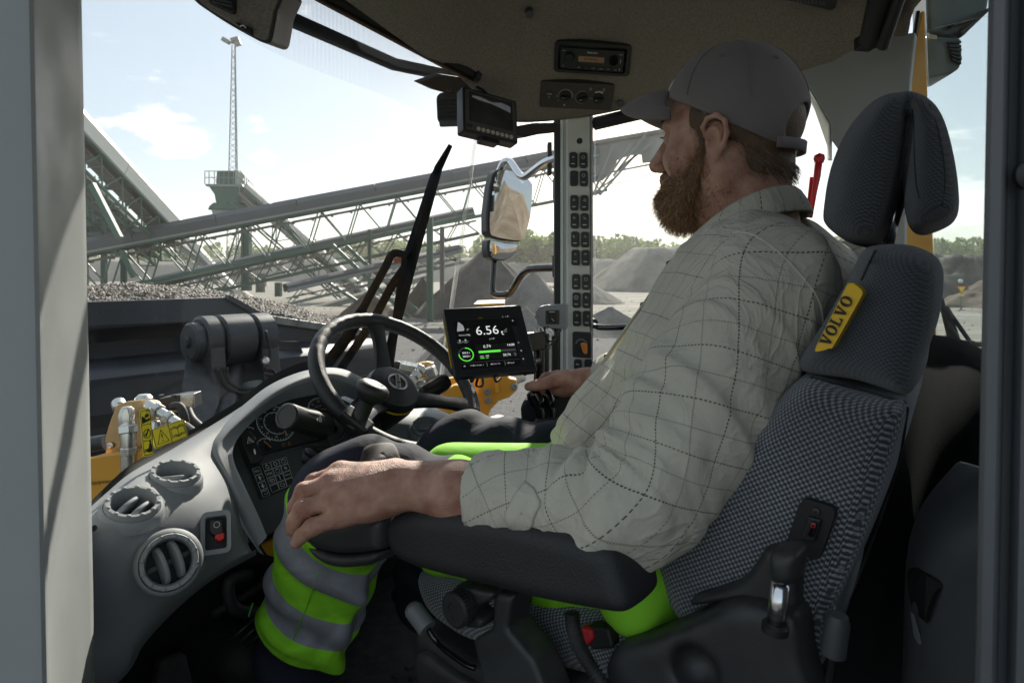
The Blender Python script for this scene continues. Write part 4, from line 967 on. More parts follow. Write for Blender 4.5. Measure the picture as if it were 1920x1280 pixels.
for u, v, r in ((.145, .40, .0125), (.845, .43, .0125)):
    x, y = rl(u, v); MB().lathe(rdf(x, y, .012), rdf.n, [(r, 0), (r*.95, .010), (r*.8, .012), (r*.75, .0115), (0, .0115)], 28).build('knob', M['gloss'] if u > .5 else M['black'], rd, smooth=35)
x, y = rl(.49, .47); rdf.pl([(x+a, y+b) for a, b in rrect(.066, .0145, .001)], .012, .0128).build('display', mat('lcd_amber', (.22, .13, .08), .4, var=0, emis=(.5, .3, .18), es=.02), rd)
text('SR P4MAL', rdf, x, y, .0085, M['ink'], rd, 'display_letters', z=.0130)
x, y = rl(.50, .16); slab_word('VOLVO', rdf, x, y, .0040, M['dimprint'], rd, 'brand_letters', z=.0124, wide=1.3)
for i, s_ in enumerate(('1 MIX', '2', '3 RPT', '4 RDM', '5 FM', 'DISP')):
    x, y = rl(.30+i*.117, .88); rdf.pl([(x+a, y+b) for a, b in rrect(.0185, .0085, .001)], .012, .0135).build('preset_button', M['rubber'], rd, bevel=.0006)
    text(s_, rdf, x, y, .0036, M['dimprint'], rd, 'button_letters', z=.0138)
for u, v, s_ in ((.03, .14, 'MENU'), (.03, .86, 'BT'), (.96, .16, 'MEDIA')):
    x, y = rl(u+.02*(u < .5)-.01*(u > .5), v); text(s_, rdf, x, y, .0034, M['dimprint'], rd, 'button_letters', z=.0124)
x, y = rl(.93, .87); MB().tube([rdf(x+.003*math.cos(a), y+.003*math.sin(a), .0125) for a in np.linspace(0, 6.283, 13)[:-1]], .0009, 4, closed=True).build('aux_socket', M['white'], rd)
x, y = rl(.95, .47); g = MB().beam(rdf(x, y-.006, .0125), rdf(x, y+.006, .0125), .0008, .0004, rdf.n); g.beam(rdf(x, y-.002, .0125), rdf(x+.002, y+.002, .0125), .0007, .0004, rdf.n); g.build('usb_symbol', M['white'], rd)
clf, cw, ch = cpanel((1014.9, 150.9), (1152.7, 157.6), (1147.4, 204.7), (1012, 199.4))
cl = thing('climate_panel', 'brown-grey climate control panel with three round dials below the radio', 'control panel', clf.o)
M['climate'] = mat('climate_plastic', (.052, .046, .040), .5, var=.05, vs=20, bump=.1, bs=800)
clf.pl(rrect(cw, ch, .006), -.03, .006).build('panel_plate', M['climate'], cl, bevel=.002)
def clc(u, v): return (u-.5)*cw, (.5-v)*ch
for i, (u, v) in enumerate(((.345, .50), (.58, .53), (.80, .53))):
    x, y = clc(u, v); r = .0145
    kb2 = MB().lathe(clf(x, y, .006), clf.n, [(r, 0), (r*.97, .003), (r*.9, .0035), (0, .0035)], 28).build('dial_knob', M['rubber'], cl, smooth=35)
    ang = (0, .25, 0)[i]; du = clf.u*math.cos(ang)+clf.v*math.sin(ang)
    MB().box(clf(x, y, .014), r*1.9, .007, .010, du, clf.n.cross(du), clf.n).build('grip_bar', M['rubber'], kb2, bevel=.0015)
    MB().beam(clf(x, y, .0193)-du*r*.6, clf(x, y, .0193)-du*r*.2, .0014, .0006, clf.n).build('pointer', M['cream_print'], kb2)
    g = MB(); n_ = 12
    for k in range(n_):
        a = {0: rad(170-k*16), 1: rad(75+k*18), 2: rad(120-k*5.5)}[i]; rr = r+.0045; s_ = (.4+1.0*k/n_) if i == 0 else (.45 if i == 1 else 1.2)
        g.box(clf(x+rr*math.cos(a), y+rr*math.sin(a), .0065), .0016+.0022*s_*(i != 1), .0016, .0005, clf.u*math.cos(a)+clf.v*math.sin(a), clf.v*math.cos(a)-clf.u*math.sin(a), clf.n)
    g.build('dial_marks', M['cream_print'], cl)
x, y = clc(.125, .5); clf.pl([(x+a, y+b) for a, b in rrect(.018, .020, .003)], .006, .009).build('ac_button', M['climate'], cl, bevel=.001)
g = MB(); g.tube([clf(x-.003+.0022*math.cos(a), y+.005+.0022*math.sin(a), .0095) for a in np.linspace(0, 6.283, 9)[:-1]], .0005, 4, closed=True); g.box(clf(x+.003, y+.005, .0095), .003, .004, .0005, clf.u, clf.v, clf.n); g.tube([clf(x-.001+.0014*math.cos(a), y-.005+.0014*math.sin(a), .0095) for a in np.linspace(0, 6.283, 9)[:-1]], .0005, 4, closed=True); g.build('button_symbols', M['cream_print'], cl)
for u, v, s_ in ((.235, .53, 'AUT'), (.25, .70, 'P'), (.71, .55, 'AUT'), (.745, .30, '\u25a1')):
    x, y = clc(u, v)
    if s_ != '\u25a1': text(s_, clf, x, y, .0042, M['cream_print'], cl, 'panel_letters', z=.0062)
x, y = clc(.34, .86); g = MB()
for a in (.785, 2.356): g.beam(clf(x-.0028*math.cos(a), y-.0028*math.sin(a), .0065), clf(x+.0028*math.cos(a), y+.0028*math.sin(a), .0065), .0022, .0005, clf.n)
for u in (.68, .86): xx, yy = clc(u, .20); g.tube([clf(xx+a, yy+b, .0065) for a, b in rrect(.005, .006, .001)], .0005, 4, closed=True)
g.build('fan_symbol', M['cream_print'], cl)
for u, v in ((.04, .18), (.04, .82), (.955, .15), (.95, .8)):
    x, y = clc(u, v); MB().lathe(clf(x, y, .006), clf.n, [(.0014, 0), (0, .0006)], 8).build('panel_screw', M['ink'], cl)
mf, mw, mh = panelfr((874, 163), (974.5, 191.5), (964, 264), (863, 243), 1.66, 1.74, 1.62)
mn = thing('camera_monitor', 'boxy black camera monitor hanging from the roof, row of round buttons', 'monitor', mf.o)
mf.pl(rrect(mw, mh, .006), -.035, 0).build('housing', M['black'], mn, bevel=.004)
mf.pl(rrect(mw*.93, mh*.90, .004), 0, .0012).build('bezel', M['dash_dark'], mn, bevel=.0005)
M['screen_off'] = mat('monitor_screen', (.045, .047, .05), .12, var=.5, vs=14, coat=.3)
mf.pl([(a-mw*.0, b+mh*.08) for a, b in rrect(mw*.80, mh*.66, .002)], .0012, .0018).build('screen', M['screen_off'], mn)
pic = MB(); pic.plate([mf(a*mw, b*mh, .0021) for a, b in ((-.34, .33), (-.2, .34), (.02, .29), (.2, .34), (.36, .30), (.36, .16), (.18, .21), (0, .25), (-.22, .26), (-.35, .29))], mf.n*.0003); pic.build('screen_image', mat('screen_image', (.10, .11, .12), .4, var=.4, vs=50, emis=(.3, .32, .34), es=.08), mn)
for k in range(8):
    x = -mw*.24+k*mw*.086; q = MB().lathe(mf(x, -mh*.385, .0012), mf.n, [(.0052, 0), (.0050, .002), (.004, .0026), (0, .0026)], 16).build('button', M['cream_print'], mn, smooth=40)
MB().lathe(mf(-mw*.36, -mh*.40, .0012), mf.n, [(.002, 0), (0, .0015)], 8).build('power_lamp', M['red'], mn)
for k in range(3): MB().box(mf(-mw*.44+k*.006, -mh*.36, .0016), .003, .009, .0006, mf.u, mf.v, mf.n).build('speaker_slot', M['ink'], mn)
MB().tube(smoothpts([mf(0, mh*.45, -.03), mf(.0, mh*.62, -.03), mf(-.01, mh*.8, -.05)], 4), .008, 10).build('bracket_arm', M['black'], mn, smooth=40)
mf.pl(rrect(.05, .014, .003), -.03, -.005).build('lower_clamp', M['black'], mn);
for ob in [o for o in mn.children if o.name.startswith('lower_clamp')]: ob.location = mf.v*(-mh*.53)
wl = thing('work_lamp', 'finned black work lamp outside the glass behind the camera monitor', 'lamp', P(840, 200, 2.0))
wf = Fr(P(842, 203, 1.98), (R*-.2+F*.98), Z); wf.n = -R; wf.n = (O3-wf.o).normalized()*.6-R*.3; wf.n.normalize(); wf.v = (Z-wf.n*wf.n.z).normalized(); wf.u = wf.v.cross(wf.n).normalized()
wf.pl(rrect(.078, .092, .02), -.05, 0).build('lamp_body', M['black'], wl, bevel=.008)
for k in range(6): wf_b = MB().box(wf(0, .026-k*.0115, .004), .062, .0045, .010, wf.u, wf.v, wf.n).build('cooling_fin', M['black'], wl, bevel=.001)
wf.pl(rrect(.060, .022, .006), 0, .004).build('lens_rim', M['dash_dark'], wl).location = wf.v*-.042
bl = thing('sun_blind', 'rolled black sun blind along the top of the windscreen', 'sun blind', P(760, 70, 1.6))
a_, b_ = P(560, -40, 1.36), P(884, 137, 1.76);
MB().tube([a_, b_], .020, 20).build('roller', M['rubber'], bl, smooth=40)
dd_ = (b_-a_).normalized();
MB().beam(a_+Z*.026, b_+Z*.026, .040, .018).build('cassette', M['black'], bl, bevel=.004)
MB().beam(a_+Z*-.024-F*.004, b_+Z*-.024-F*.004, .012, .006).build('pull_bar', mat('blind_brown', (.07, .038, .018), .5), bl, bevel=.002)
MB().tube([b_-dd_*.004, b_+dd_*.014], .026, 16).build('end_cap', M['black'], bl, smooth=40)
hbk = thing('header_bracket', 'brown angled bracket between the blind and the work lamp', 'bracket', P(820, 165, 1.86))
MB().plate([P(787, 155, 1.86), P(830, 140, 1.84), P(895, 150, 1.82), P(905, 175, 1.84), P(850, 178, 1.86), P(820, 170, 1.88)], F*.03+Z*.01).build('bracket_plate', mat('bracket_brown', (.05, .035, .022), .55), hbk, bevel=.003)
MB().lathe(P(842, 168, 1.835), (O3-P(842, 168, 1.835)), [(.006, 0), (.005, .003), (0, .003)], 10).build('bracket_bolt', M['steel_dark'], hbk)
nb_ = thing('sensor_housing', 'black housing under the header between monitor and switch pillar', 'housing', P(1000, 245, 1.92))
MB().plate([P(970, 236, 1.90), P(1000, 230, 1.92), P(1046, 229, 1.95), P(1046, 248, 1.95), P(1020, 250, 1.94), P(985, 258, 1.92), P(968, 252, 1.90)], F*.04).build('housing_body', M['black'], nb_, bevel=.004)
pod = thing('overhead_pod', 'felt-covered overhead pod with a speaker grille in the top left', 'overhead console', P(450, 20, 1.15))
po = [(340, -30), (362, 0), (385, 18), (430, 47), (475, 72), (492, 80), (503, 81), (509, 74), (512, 60), (519, 20), (524, -30)]
pp_ = [P(x, y, 1.20) for x, y in po]
MB().plate(smoothpts(pp_, 3, True), (0, .10, .02)).build('pod_shell', M['black'], pod, bevel=.006)
po2 = [(352, -30), (372, 0), (394, 18), (436, 44), (478, 68), (492, 74), (501, 73), (505, 58), (512, 20), (516, -30)]
MB().plate(smoothpts([P(x, y, 1.197) for x, y in po2], 3, True), (0, .02, 0)).build('pod_lining', M['felt'], pod, bevel=.002)
gf = [(388, -20), (440, -20), (441, 22), (436, 26), (410, 14), (390, 4)]
MB().plate([P(x, y, 1.190) for x, y in gf], (0, .012, 0)).build('grille_frame', M['black'], pod, bevel=.003)
for k in range(4): MB().plate([P(398, -16+k*6, 1.187), P(434, -10+k*7, 1.187), P(434, -7+k*7, 1.187), P(398, -13+k*6, 1.187)], (0, .006, 0)).build('grille_slat', M['dash_dark'], pod)
MB().plate([P(439, 40, 1.190), P(472, 52, 1.190), P(472, 66, 1.190), P(455, 58, 1.190)], (0, .01, 0)).build('latch', M['ink'], pod, bevel=.002)
MB().tube(smoothpts([P(450, 50, 1.187), P(456, 48, 1.185), P(461, 53, 1.187)], 4), .0012, 6).build('latch_mark', M['dimprint'], pod)
lampf, lw_, lh_ = panelfr((800, -40), (890, -28), (896, 14), (820, 8), 1.60, 1.60, 1.64)
clm = thing('cabin_lamp', 'round interior lamp in a felt-coloured plate at the top edge', 'lamp', P(850, 8, 1.62))
MB().plate([P(795, -30, 1.60), P(880, -30, 1.60), P(896, 14, 1.68), P(845, 30, 1.70), P(812, 8, 1.66)], (0, .02, .03)).build('lamp_plate', M['dash_dark'], clm, bevel=.003)
MB().lathe(P(850, 10, 1.655), (-.1, -.75, -.65), [(.019, 0), (.019, .004), (.016, .005), (.015, .003), (.008, .006), (0, .007)], 24).build('lamp_lens', M['screen_off'], clm, smooth=35)
MB().lathe(P(819, 2, 1.64), (-.1, -.75, -.65), [(.008, 0), (.008, .004), (0, .004)], 16).build('lamp_switch', M['ink'], clm)
for (x, y, d, s_) in ((993, 27, 1.66, 'upper'), (1163, 194, 1.84, 'lower')):
    tag(MB().lathe(P(x, y, d), (.05, -.7, -.7), [(.010, -.02), (.010, .002), (.008, .003), (0, .002)], 20).build('ceiling_plug', M['dash_dark'], None, smooth=35), 'round plastic plug in the felt %s' % ('left of and above the radio' if s_ == 'upper' else 'right of the climate panel'), 'plug')
ab = thing('ceiling_grille', 'ribbed black speaker box in the ceiling above the cap', 'speaker', P(1520, 5, 1.45))
MB().plate([P(1468, -25, 1.38), P(1575, -25, 1.36), P(1568, 16, 1.42), P(1560, 22, 1.43), P(1475, 2, 1.44)], (0, .02, .03)).build('box_body', M['black'], ab, bevel=.004)
for k in range(9): MB().plate([P(1486+k*7, -10, 1.40), P(1489+k*7, -10, 1.40), P(1489+k*7, 4+k*.8, 1.42), P(1486+k*7, 3+k*.8, 1.42)], (0, -.004, -.001)).build('grille_rib', M['dash_dark'], ab)
rb_ = thing('rear_blind', 'two black blind rollers hanging from the ceiling over the headrest', 'sun blind', P(1650, 60, 1.3))
MB().tube([P(1665, -60, 1.2), P(1633, 76, 1.36)], .022, 18).build('roller', M['rubber'], rb_, smooth=40)
MB().tube([P(1705, -60, 1.18), P(1655, 88, 1.33)], .011, 14).build('pull_bar', M['black'], rb_, smooth=40)
MB().plate([P(1614, 64, 1.36), P(1648, 70, 1.36), P(1644, 90, 1.36), P(1614, 88, 1.36)], (0, .03, 0)).build('end_bracket', M['ink'], rb_, bevel=.003)
tp = thing('rear_trim', 'smooth grey trim panel on the rear corner post behind the cap, carried down unseen behind the seat to block the sun', 'trim panel', P(1620, 160, 1.5))
MB().plate([P(1497, 128, 1.60), P(1560, 95, 1.55), P(1620, 76, 1.49), P(1716, 60, 1.38), P(1706, 150, 1.39), P(1696, 330, 1.40), P(1696, 660, 1.40), P(1572, 660, 1.52), P(1572, 405, 1.52), P(1606, 330, 1.50), P(1558, 262, 1.55), P(1556, 232, 1.55)], R*.03).build('trim_panel', M['pillar_grey'], tp, bevel=.004)  # lower part behind the seat is added to keep sun off the moulding
MB().plate([P(1497, 130, 1.602), P(1556, 234, 1.552), P(1556, 300, 1.552), P(1551, 300, 1.60), P(1551, 252, 1.60), P(1502, 158, 1.64)], R*.02).build('window_return', M['cream'], tp, bevel=.002)
yp = thing('corner_post', 'yellow painted rear corner post of the cab behind the headrest', 'post', P(1720, 660, 1.5))
MB().plate([P(1727, 20, 1.50), P(1735, 20, 1.50), P(1739, 150, 1.50), P(1751, 480, 1.50), P(1757, 660, 1.50), P(1690, 660, 1.50), P(1690, 440, 1.50), P(1703, 150, 1.50)], (.02, .05, 0)).build('post_profile', M['yellow'], yp, bevel=.008, bseg=3)
MB().tube([P(1722, 22, 1.49), P(1702, 150, 1.49)], .005, 6).build('post_seal', M['ink'], yp)
rg = thing('rear_side_window', 'tinted rear side window with work lights behind it', 'window', P(1790, 300, 1.3))
M['glass_tint'] = glassmat('tinted_glass', tint=(.86, .89, .89), refl=.4, dirt=.03)
MB().plate([P(1733, -40, 1.44), P(1930, -40, 1.28), P(1930, 700, 1.28), P(1758, 690, 1.44)], (.004, .004, 0)).build('pane', M['glass_tint'], rg)
hl = thing('rear_work_lamp', 'grey-green rear work light with ribbed back at the top right', 'lamp', P(1790, 90, 1.6))
MB().plate([P(x, y, 1.62) for x, y in ((1738, -30), (1860, -30), (1853, 18), (1808, 68), (1785, 72), (1740, 60))], (.02, .10, 0)).build('light_shell', mat('lamp_green_grey', (.10, .13, .115), .4), hl, bevel=.01)
MB().plate([P(x, y, 1.60) for x, y in ((1738, 66), (1803, 72), (1801, 84), (1806, 92), (1804, 100), (1806, 110), (1803, 118), (1800, 128), (1785, 138), (1738, 147))], (.02, .12, 0)).build('lamp_body', MATS['lamp_green_grey'], hl, bevel=.008)
for k in range(6): MB().plate([P(1778+k*1.5, 78+k*6, 1.592), P(1803, 76+k*8, 1.592), P(1803, 81+k*8, 1.592), P(1779+k*1.5, 82+k*6, 1.592)], (0, .02, 0)).build('cooling_fin', M['black'], hl, bevel=.001)
MB().plate([P(x, y, 1.595) for x, y in ((1785, 44), (1856, 14), (1856, 20), (1806, 68), (1800, 60), (1834, 34), (1790, 50))], (0, .02, 0)).build('mount_bar', M['black'], hl, bevel=.002)
MB().plate([P(x, y, 1.59) for x, y in ((1742, 64), (1757, 67), (1757, 74), (1741, 72))], (0, .004, 0)).build('sticker', M['cream_print'], hl)
rwp = thing('rear_wiper', 'black rear wiper arms outside the rear side window', 'wiper', P(1800, 660, 1.4))
for a, b_, r in (((1764, 560, 1.5), (1788, 660, 1.48), .006), ((1770, 576, 1.5), (1782, 600, 1.49), .010), ((1782, 600, 1.49), (1798, 650, 1.47), .007), ((1778, 582, 1.5), (1822, 645, 1.44), .0045), ((1770, 590, 1.5), (1808, 655, 1.44), .004)):
    MB().tube([P(*a), P(*b_)], r, 8).build('wiper_arm', M['black'], rwp, smooth=50)
MB().plate([P(1758, 640, 1.47), P(1800, 646, 1.44), P(1845, 652, 1.40), P(1845, 672, 1.40), P(1790, 662, 1.44)], (0, .03, 0)).build('wiper_base', M['black'], rwp, bevel=.004)
MB().tube([P(1808, 643, 1.43), P(1842, 645, 1.40)], .006, 8).build('wiper_spindle', M['rubber'], rwp)
eh = thing('emergency_hammer', 'red emergency hammer in its holder beside the headrest', 'hammer', P(1525, 350, 1.5))
MB().tube([P(1536, 293, 1.5), P(1532, 330, 1.5), P(1527, 360, 1.5), P(1519, 408, 1.5)], [.008, .0075, .0055, .005], 12).build('handle', M['red'], eh, smooth=True)
MB().lathe(P(1536, 297, 1.5), (0, -.1, 1), [(0, -.012), (.009, -.010), (.012, 0), (.010, .008), (0, .012)], 16).build('head', M['red'], eh, smooth=True)
MB().beam(P(1522, 332, 1.515), P(1514, 404, 1.515), .007, .006).build('holder', M['red'], eh, bevel=.001)
# ------------------------------------------------------------------ tablet display by the pillar
tf, tw_, th_ = panelfr((829.4, 578.3), (975.5, 571.4), (1003.3, 688.7), (855, 707), 1.60, 1.66, 1.50)
tb = thing('tablet_display', 'black tablet display reading 6.56 t, mounted beside the switch pillar', 'display', tf.o)
tf.pl(rrect(tw_, th_, .006), -.018, 0).build('tablet_body', mat('tablet_body', (.016, .018, .022), .35, var=.1), tb, bevel=.003)
tf.pl([(-tw_/2-.002, th_/2-.02), (-tw_/2-.0005, th_/2-.02), (-tw_/2-.0005, -th_/2+.03), (-tw_/2-.002, -th_/2+.03)], -.016, -.012).build('yellow_edge', M['tagy'], tb)
def scr(name, col, s): return mat(name, col, .3, var=0, emis=col, es=s)
SW_ = scr('screen_white', (.80, .82, .82), .35); SG_ = scr('screen_green', (.10, .72, .06), .45); SD_ = scr('screen_grey', (.09, .095, .10), .12); SM_ = scr('screen_mid', (.40, .41, .42), .25)
def tl(u, v): return (u-.5)*tw_, (.5-v)*th_
def trect(u0, v0, u1, v1, z0, z1, m, nm):
    a = tl(u0, v0); b = tl(u1, v1); return tf.pl([(a[0], a[1]), (b[0], a[1]), (b[0], b[1]), (a[0], b[1])], z0, z1).build(nm, m, tb)
trect(.10, .20, .885, .90, 0, .0006, mat('screen_dark', (.012, .013, .014), .22, var=0), 'screen')
trect(.10, .155, .885, .20, 0, .0006, M['ink'], 'status_bar')
trect(.815, .33, .885, .90, .0006, .0010, M['ink'], 'side_bar')
trect(.30, .575, .80, .79, .0006, .0010, mat('screen_card', (.022, .023, .025), .3, var=0), 'load_card')
trect(.10, .815, .81, .819, .0006, .0010, SD_, 'divider')
text('6.56', tf, *tl(.49, .375), .033, SW_, tb, 'weight_figures', z=.0011, bold=-.0001)
text('t', tf, *tl(.672, .415), .019, SW_, tb, 'weight_unit', z=.0011)
text('6.74', tf, *tl(.445, .605), .0105, SW_, tb, 'small_figures', z=.0013); text('14:00', tf, *tl(.74, .605), .0085, SW_, tb, 'small_figures', z=.0013)
text('20.74', tf, *tl(.665, .745), .0085, SW_, tb, 'small_figures', z=.0013); text('6.74', tf, *tl(.52, .50), .006, SM_, tb, 'small_figures', z=.0011)
text('0\u00b0', tf, *tl(.255, .345), .0075, SM_, tb, 'small_figures', z=.0011); text('Rehandling', tf, *tl(.20, .42), .0062, SM_, tb, 'small_figures', z=.0011)
text('Work Order 1', tf, *tl(.28, .862), .0052, SM_, tb, 'small_figures', z=.0011); text('PWH 101', tf, *tl(.51, .862), .0052, SM_, tb, 'small_figures', z=.0011); text('Diesel', tf, *tl(.70, .862), .0052, SM_, tb, 'small_figures', z=.0011)
text('- AUT -', tf, *tl(.44, .177), .0045, M['tagy'], tb, 'small_figures', z=.0009)
trect(.33, .665, .60, .695, .0010, .0016, SG_, 'progress_bar'); trect(.60, .665, .79, .695, .0010, .0016, SD_, 'progress_track')
trect(.335, .765, .385, .773, .0010, .0016, SG_, 'load_mark'); trect(.405, .765, .435, .773, .0010, .0016, SG_, 'load_mark')
trect(.335, .735, .380, .750, .0010, .0014, SM_, 'truck_icon'); trect(.405, .730, .445, .750, .0010, .0014, SM_, 'truck_icon')
cx, cy = tl(.175, .70)
tf_ring = lambda a0, a1, m, nm: MB().tube([tf(cx+.0165*math.cos(a), cy+.0165*math.sin(a), .0012) for a in np.linspace(a0, a1, 30)], .0012, 5).build(nm, m, tb)
tf_ring(rad(90), rad(-185), SG_, 'gauge_ring'); tf_ring(rad(175), rad(95), SD_, 'gauge_ring')
text('354.5 t', tf, cx, cy+.004, .0062, SW_, tb, 'ring_figures', z=.0011); text('500.0 t', tf, cx, cy-.005, .0062, SW_, tb, 'ring_figures', z=.0011)
bk = [tl(u, v) for u, v in ((.118, .36), (.15, .225), (.165, .23), (.205, .28), (.212, .33), (.205, .355))]
tf.pl(bk, .0006, .0014).build('bucket_icon', SM_, tb)
g = MB()
for u, v, w_, h_ in ((.725, .177, .012, .012), (.765, .177, .014, .006), (.79, .175, .012, .018), (.84, .245, .018, .018), (.845, .58, .018, .012), (.855, .70, .016, .018), (.855, .82, .014, .018), (.55, .495, .018, .012), (.235, .862, .012, .018), (.455, .862, .02, .016), (.66, .862, .018, .016), (.13, .862, .02, .016), (.25, .42, .016, .02)):
    x, y = tl(u, v); g.box(tf(x, y, .0012), w_*tw_, h_*th_*1.0, .0004, tf.u, tf.v, tf.n)
for u in (.13, .20):
    x, y = tl(u, .50); g.box(tf(x, y, .0012), .004, .006, .0004, tf.u, tf.v, tf.n); g.tube([tf(x+.0065*math.cos(a), y+.0065*math.sin(a), .0012) for a in np.linspace(rad(190), rad(350), 8)], .0004, 4)
x, y = tl(.715, .39); g.tube([tf(x+a, y+b, .0012) for a, b in ((-.003, -.003), (.003, -.003), (.003, .001), (-.003, .001))], .0004, 4, closed=True); g.tube([tf(x+a, y+b, .0012) for a, b in ((.001, .001), (.001, .004), (.005, .005))], .0004, 4)
x, y = tl(.765, .745); g.tube([tf(x+.003*math.cos(a), y+.003*math.sin(a), .0014) for a in np.linspace(rad(-120), rad(150), 8)], .0004, 4)
for u in (.40, .62): x, y = tl(u, .862); g.tube([tf(x-.001, y+.005, .0012), tf(x+.001, y, .0012), tf(x-.001, y-.005, .0012)], .0003, 4)
g.build('screen_icons', SM_, tb)
tm = thing('display_mount', 'black clamp post and arm carrying the tablet display', 'bracket', P(1020, 760, 1.7))
MB().tube([P(1011, 655, 1.72), P(1011, 735, 1.72)], .014, 16).build('post', M['gloss'], tm, smooth=40)
MB().tube([P(1011, 735, 1.72), P(1011, 800, 1.72)], .010, 16).build('post', M['black'], tm, smooth=40)
MB().tube([P(1022, 625, 1.76), P(1022, 700, 1.76)], .011, 12).build('post', M['black'], tm, smooth=40)
MB().plate([P(985, 625, 1.70), P(1022, 622, 1.71), P(1022, 655, 1.71), P(992, 660, 1.70)], (0, .03, 0)).build('clamp_block', M['black'], tm, bevel=.003)
MB().plate([P(1035, 630, 1.80), P(1048, 630, 1.80), P(1048, 700, 1.80), P(1035, 700, 1.80)], (0, .03, 0)).build('clamp_block', M['ink'], tm, bevel=.003)
MB().tube([P(1000, 678, 1.66), P(1010, 675, 1.70)], .007, 10).build('clamp_screw', M['black'], tm)
MB().tube([P(992, 690, 1.64), P(984, 701, 1.60)], .0045, 10).build('clamp_lever', M['black'], tm, smooth=True)
for k, pts in enumerate(([(898, 704, 1.55), (893, 722, 1.56), (905, 722, 1.58), (904, 704, 1.60)], [(926, 702, 1.55), (930, 715, 1.54), (938, 708, 1.56), (937, 700, 1.58)], [(882, 706, 1.56), (884, 716, 1.55), (890, 705, 1.56)])):
    MB().tube(smoothpts([P(*p) for p in pts], 6), .003, 6).build('cable', M['rubber'], tm, smooth=True)
for pts in ([(1014, 615, 1.75), (1016, 640, 1.74), (1030, 648, 1.76), (1046, 630, 1.8), (1050, 612, 1.86)], [(1020, 615, 1.76), (1028, 638, 1.74), (1040, 636, 1.78), (1052, 618, 1.86)], [(1022, 612, 1.76), (1022, 650, 1.75), (1032, 652, 1.77)], [(1026, 612, 1.78), (1044, 622, 1.80), (1036, 646, 1.78)]):
    MB().tube(smoothpts([P(*p) for p in pts], 6), .0024, 6).build('cable', M['rubber'], tm, smooth=True)
ab_ = thing('mirror_switch_box', 'grey box with a square black mirror switch beside the pillar', 'switch box', P(1030, 594, 1.8))
MB().plate(smoothpts([P(x, y, 1.78) for x, y in ((1062.5, 571), (1062.5, 617), (1040, 616), (1018, 615), (1008, 609), (1004, 596), (1004, 583), (1010, 575), (1022, 573))], 1, True), (.01, .06, 0)).build('box_body', M['dash'], ab_, bevel=.004, bseg=3)
MB().plate([P(x, y, 1.778) for x, y in ((1023, 582), (1049, 581), (1049, 608), (1023, 608))], (0, .01, 0)).build('switch_frame', M['black'], ab_, bevel=.002)
MB().plate([P(x, y, 1.774) for x, y in ((1026, 585), (1044, 585), (1044, 605), (1030, 605))], (0, .008, 0)).build('switch_rocker', M['ink'], ab_, bevel=.003)
MB().plate([P(x, y, 1.772) for x, y in ((1030, 584), (1040, 584), (1040, 585.2), (1030, 585.2))], (0, .002, 0)).build('switch_mark', M['dimprint'], ab_)
MB().tube([P(1034, 597, 1.772), P(1039, 602, 1.772)], .0008, 4).build('switch_mark', M['dimprint'], ab_)
MB().lathe(P(1007, 594, 1.785), (-.8, -.6, 0), [(.005, 0), (.005, .003), (0, .004)], 10).build('box_screw', M['black'], ab_)
# ------------------------------------------------------------------ outside mirror and front wiper
mr = thing('wing_mirror', 'large outside mirror over a small wide-angle mirror on a bent tube arm', 'mirror', P(950, 400, 2.6))
mo = [(941, 316), (958, 320), (985, 330), (997, 342), (999, 352), (996, 400), (986, 440), (979, 453), (950, 451), (922, 445), (914, 436), (914, 400), (920, 350), (926, 326), (933, 318)]
msm = [P(x, y, 2.60) for x, y in mo]
def mirmat():
    m = mat('mirror_silver', (.62, .63, .63), .03, metal=1, var=0); return m
mc = sum((p for p in msm), Vector())/len(msm)
mtilt = Fr(P(957, 385, 2.59), (1, 0, 0), (0, 0, 1))
mn_ = Vector((.50, -.864, -.01)).normalized()
def mproj(x, y): return hit(x, y, P(957, 385, 2.585), mn_)
MB().plate([mproj(x, y)+mn_*-.008 for x, y in mo], mn_*-.05).build('mirror_housing', M['black'], mr, bevel=.008)
def convex(pts, nm, lift, bulge):
    pts = smoothpts(pts, 3, True); c = sum(pts, Vector())/len(pts); rows = []
    for s_ in (1, .98, .85, .7, .5, .3, .1, .01): r_ = [c.lerp(p, s_)+mn_*(lift+bulge*(1-s_*s_)) for p in pts]; rows.append(r_+[r_[0]])
    return MB().grid(rows).build(nm, mirmat(), mr, smooth=True, clean=True)
convex([mproj(957+(x-957)*.93+1, 385+(y-385)*.965) for x, y in mo], 'mirror_glass', .004, .0045)
mo2 = [(920, 449), (950, 455), (972, 457), (970, 470), (962, 482), (948, 489), (930, 488), (918, 482), (915, 465), (916, 452)]
MB().plate([mproj(x, y)+mn_*-.008 for x, y in mo2], mn_*-.05).build('lower_housing', M['black'], mr, bevel=.008)
convex([mproj(944+(x-944)*.90, 469+(y-469)*.88) for x, y in mo2], 'lower_glass', .002, .006)
arm = smoothpts([P(1046, 277+18, 2.3), P(1020, 306, 2.35), P(990, 328, 2.45), P(980, 331, 2.48), P(972, 325, 2.5), P(958, 305, 2.55), P(950, 302, 2.56), P(943, 306, 2.57), P(936, 322, 2.59)], 6)
MB().tube(arm, .0135, 12).build('arm_tube', M['chrome'], mr, smooth=True)
low = smoothpts([P(927, 485, 2.6), P(925, 520, 2.58), P(924, 545, 2.56), P(930, 552, 2.55), P(948, 552, 2.52), P(958, 548, 2.5), P(975, 520, 2.4), P(985, 509, 2.36), P(1000, 504, 2.32), P(1044, 502, 2.25)], 6)
MB().tube(low, .0125, 12).build('arm_tube', M['gloss'], mr, smooth=True)
MB().plate([P(1027, 266, 2.32), P(1035, 266, 2.32), P(1035, 326, 2.32), P(1027, 326, 2.32)], (0, .05, 0)).build('arm_bracket', M['ink'], mr, bevel=.003)
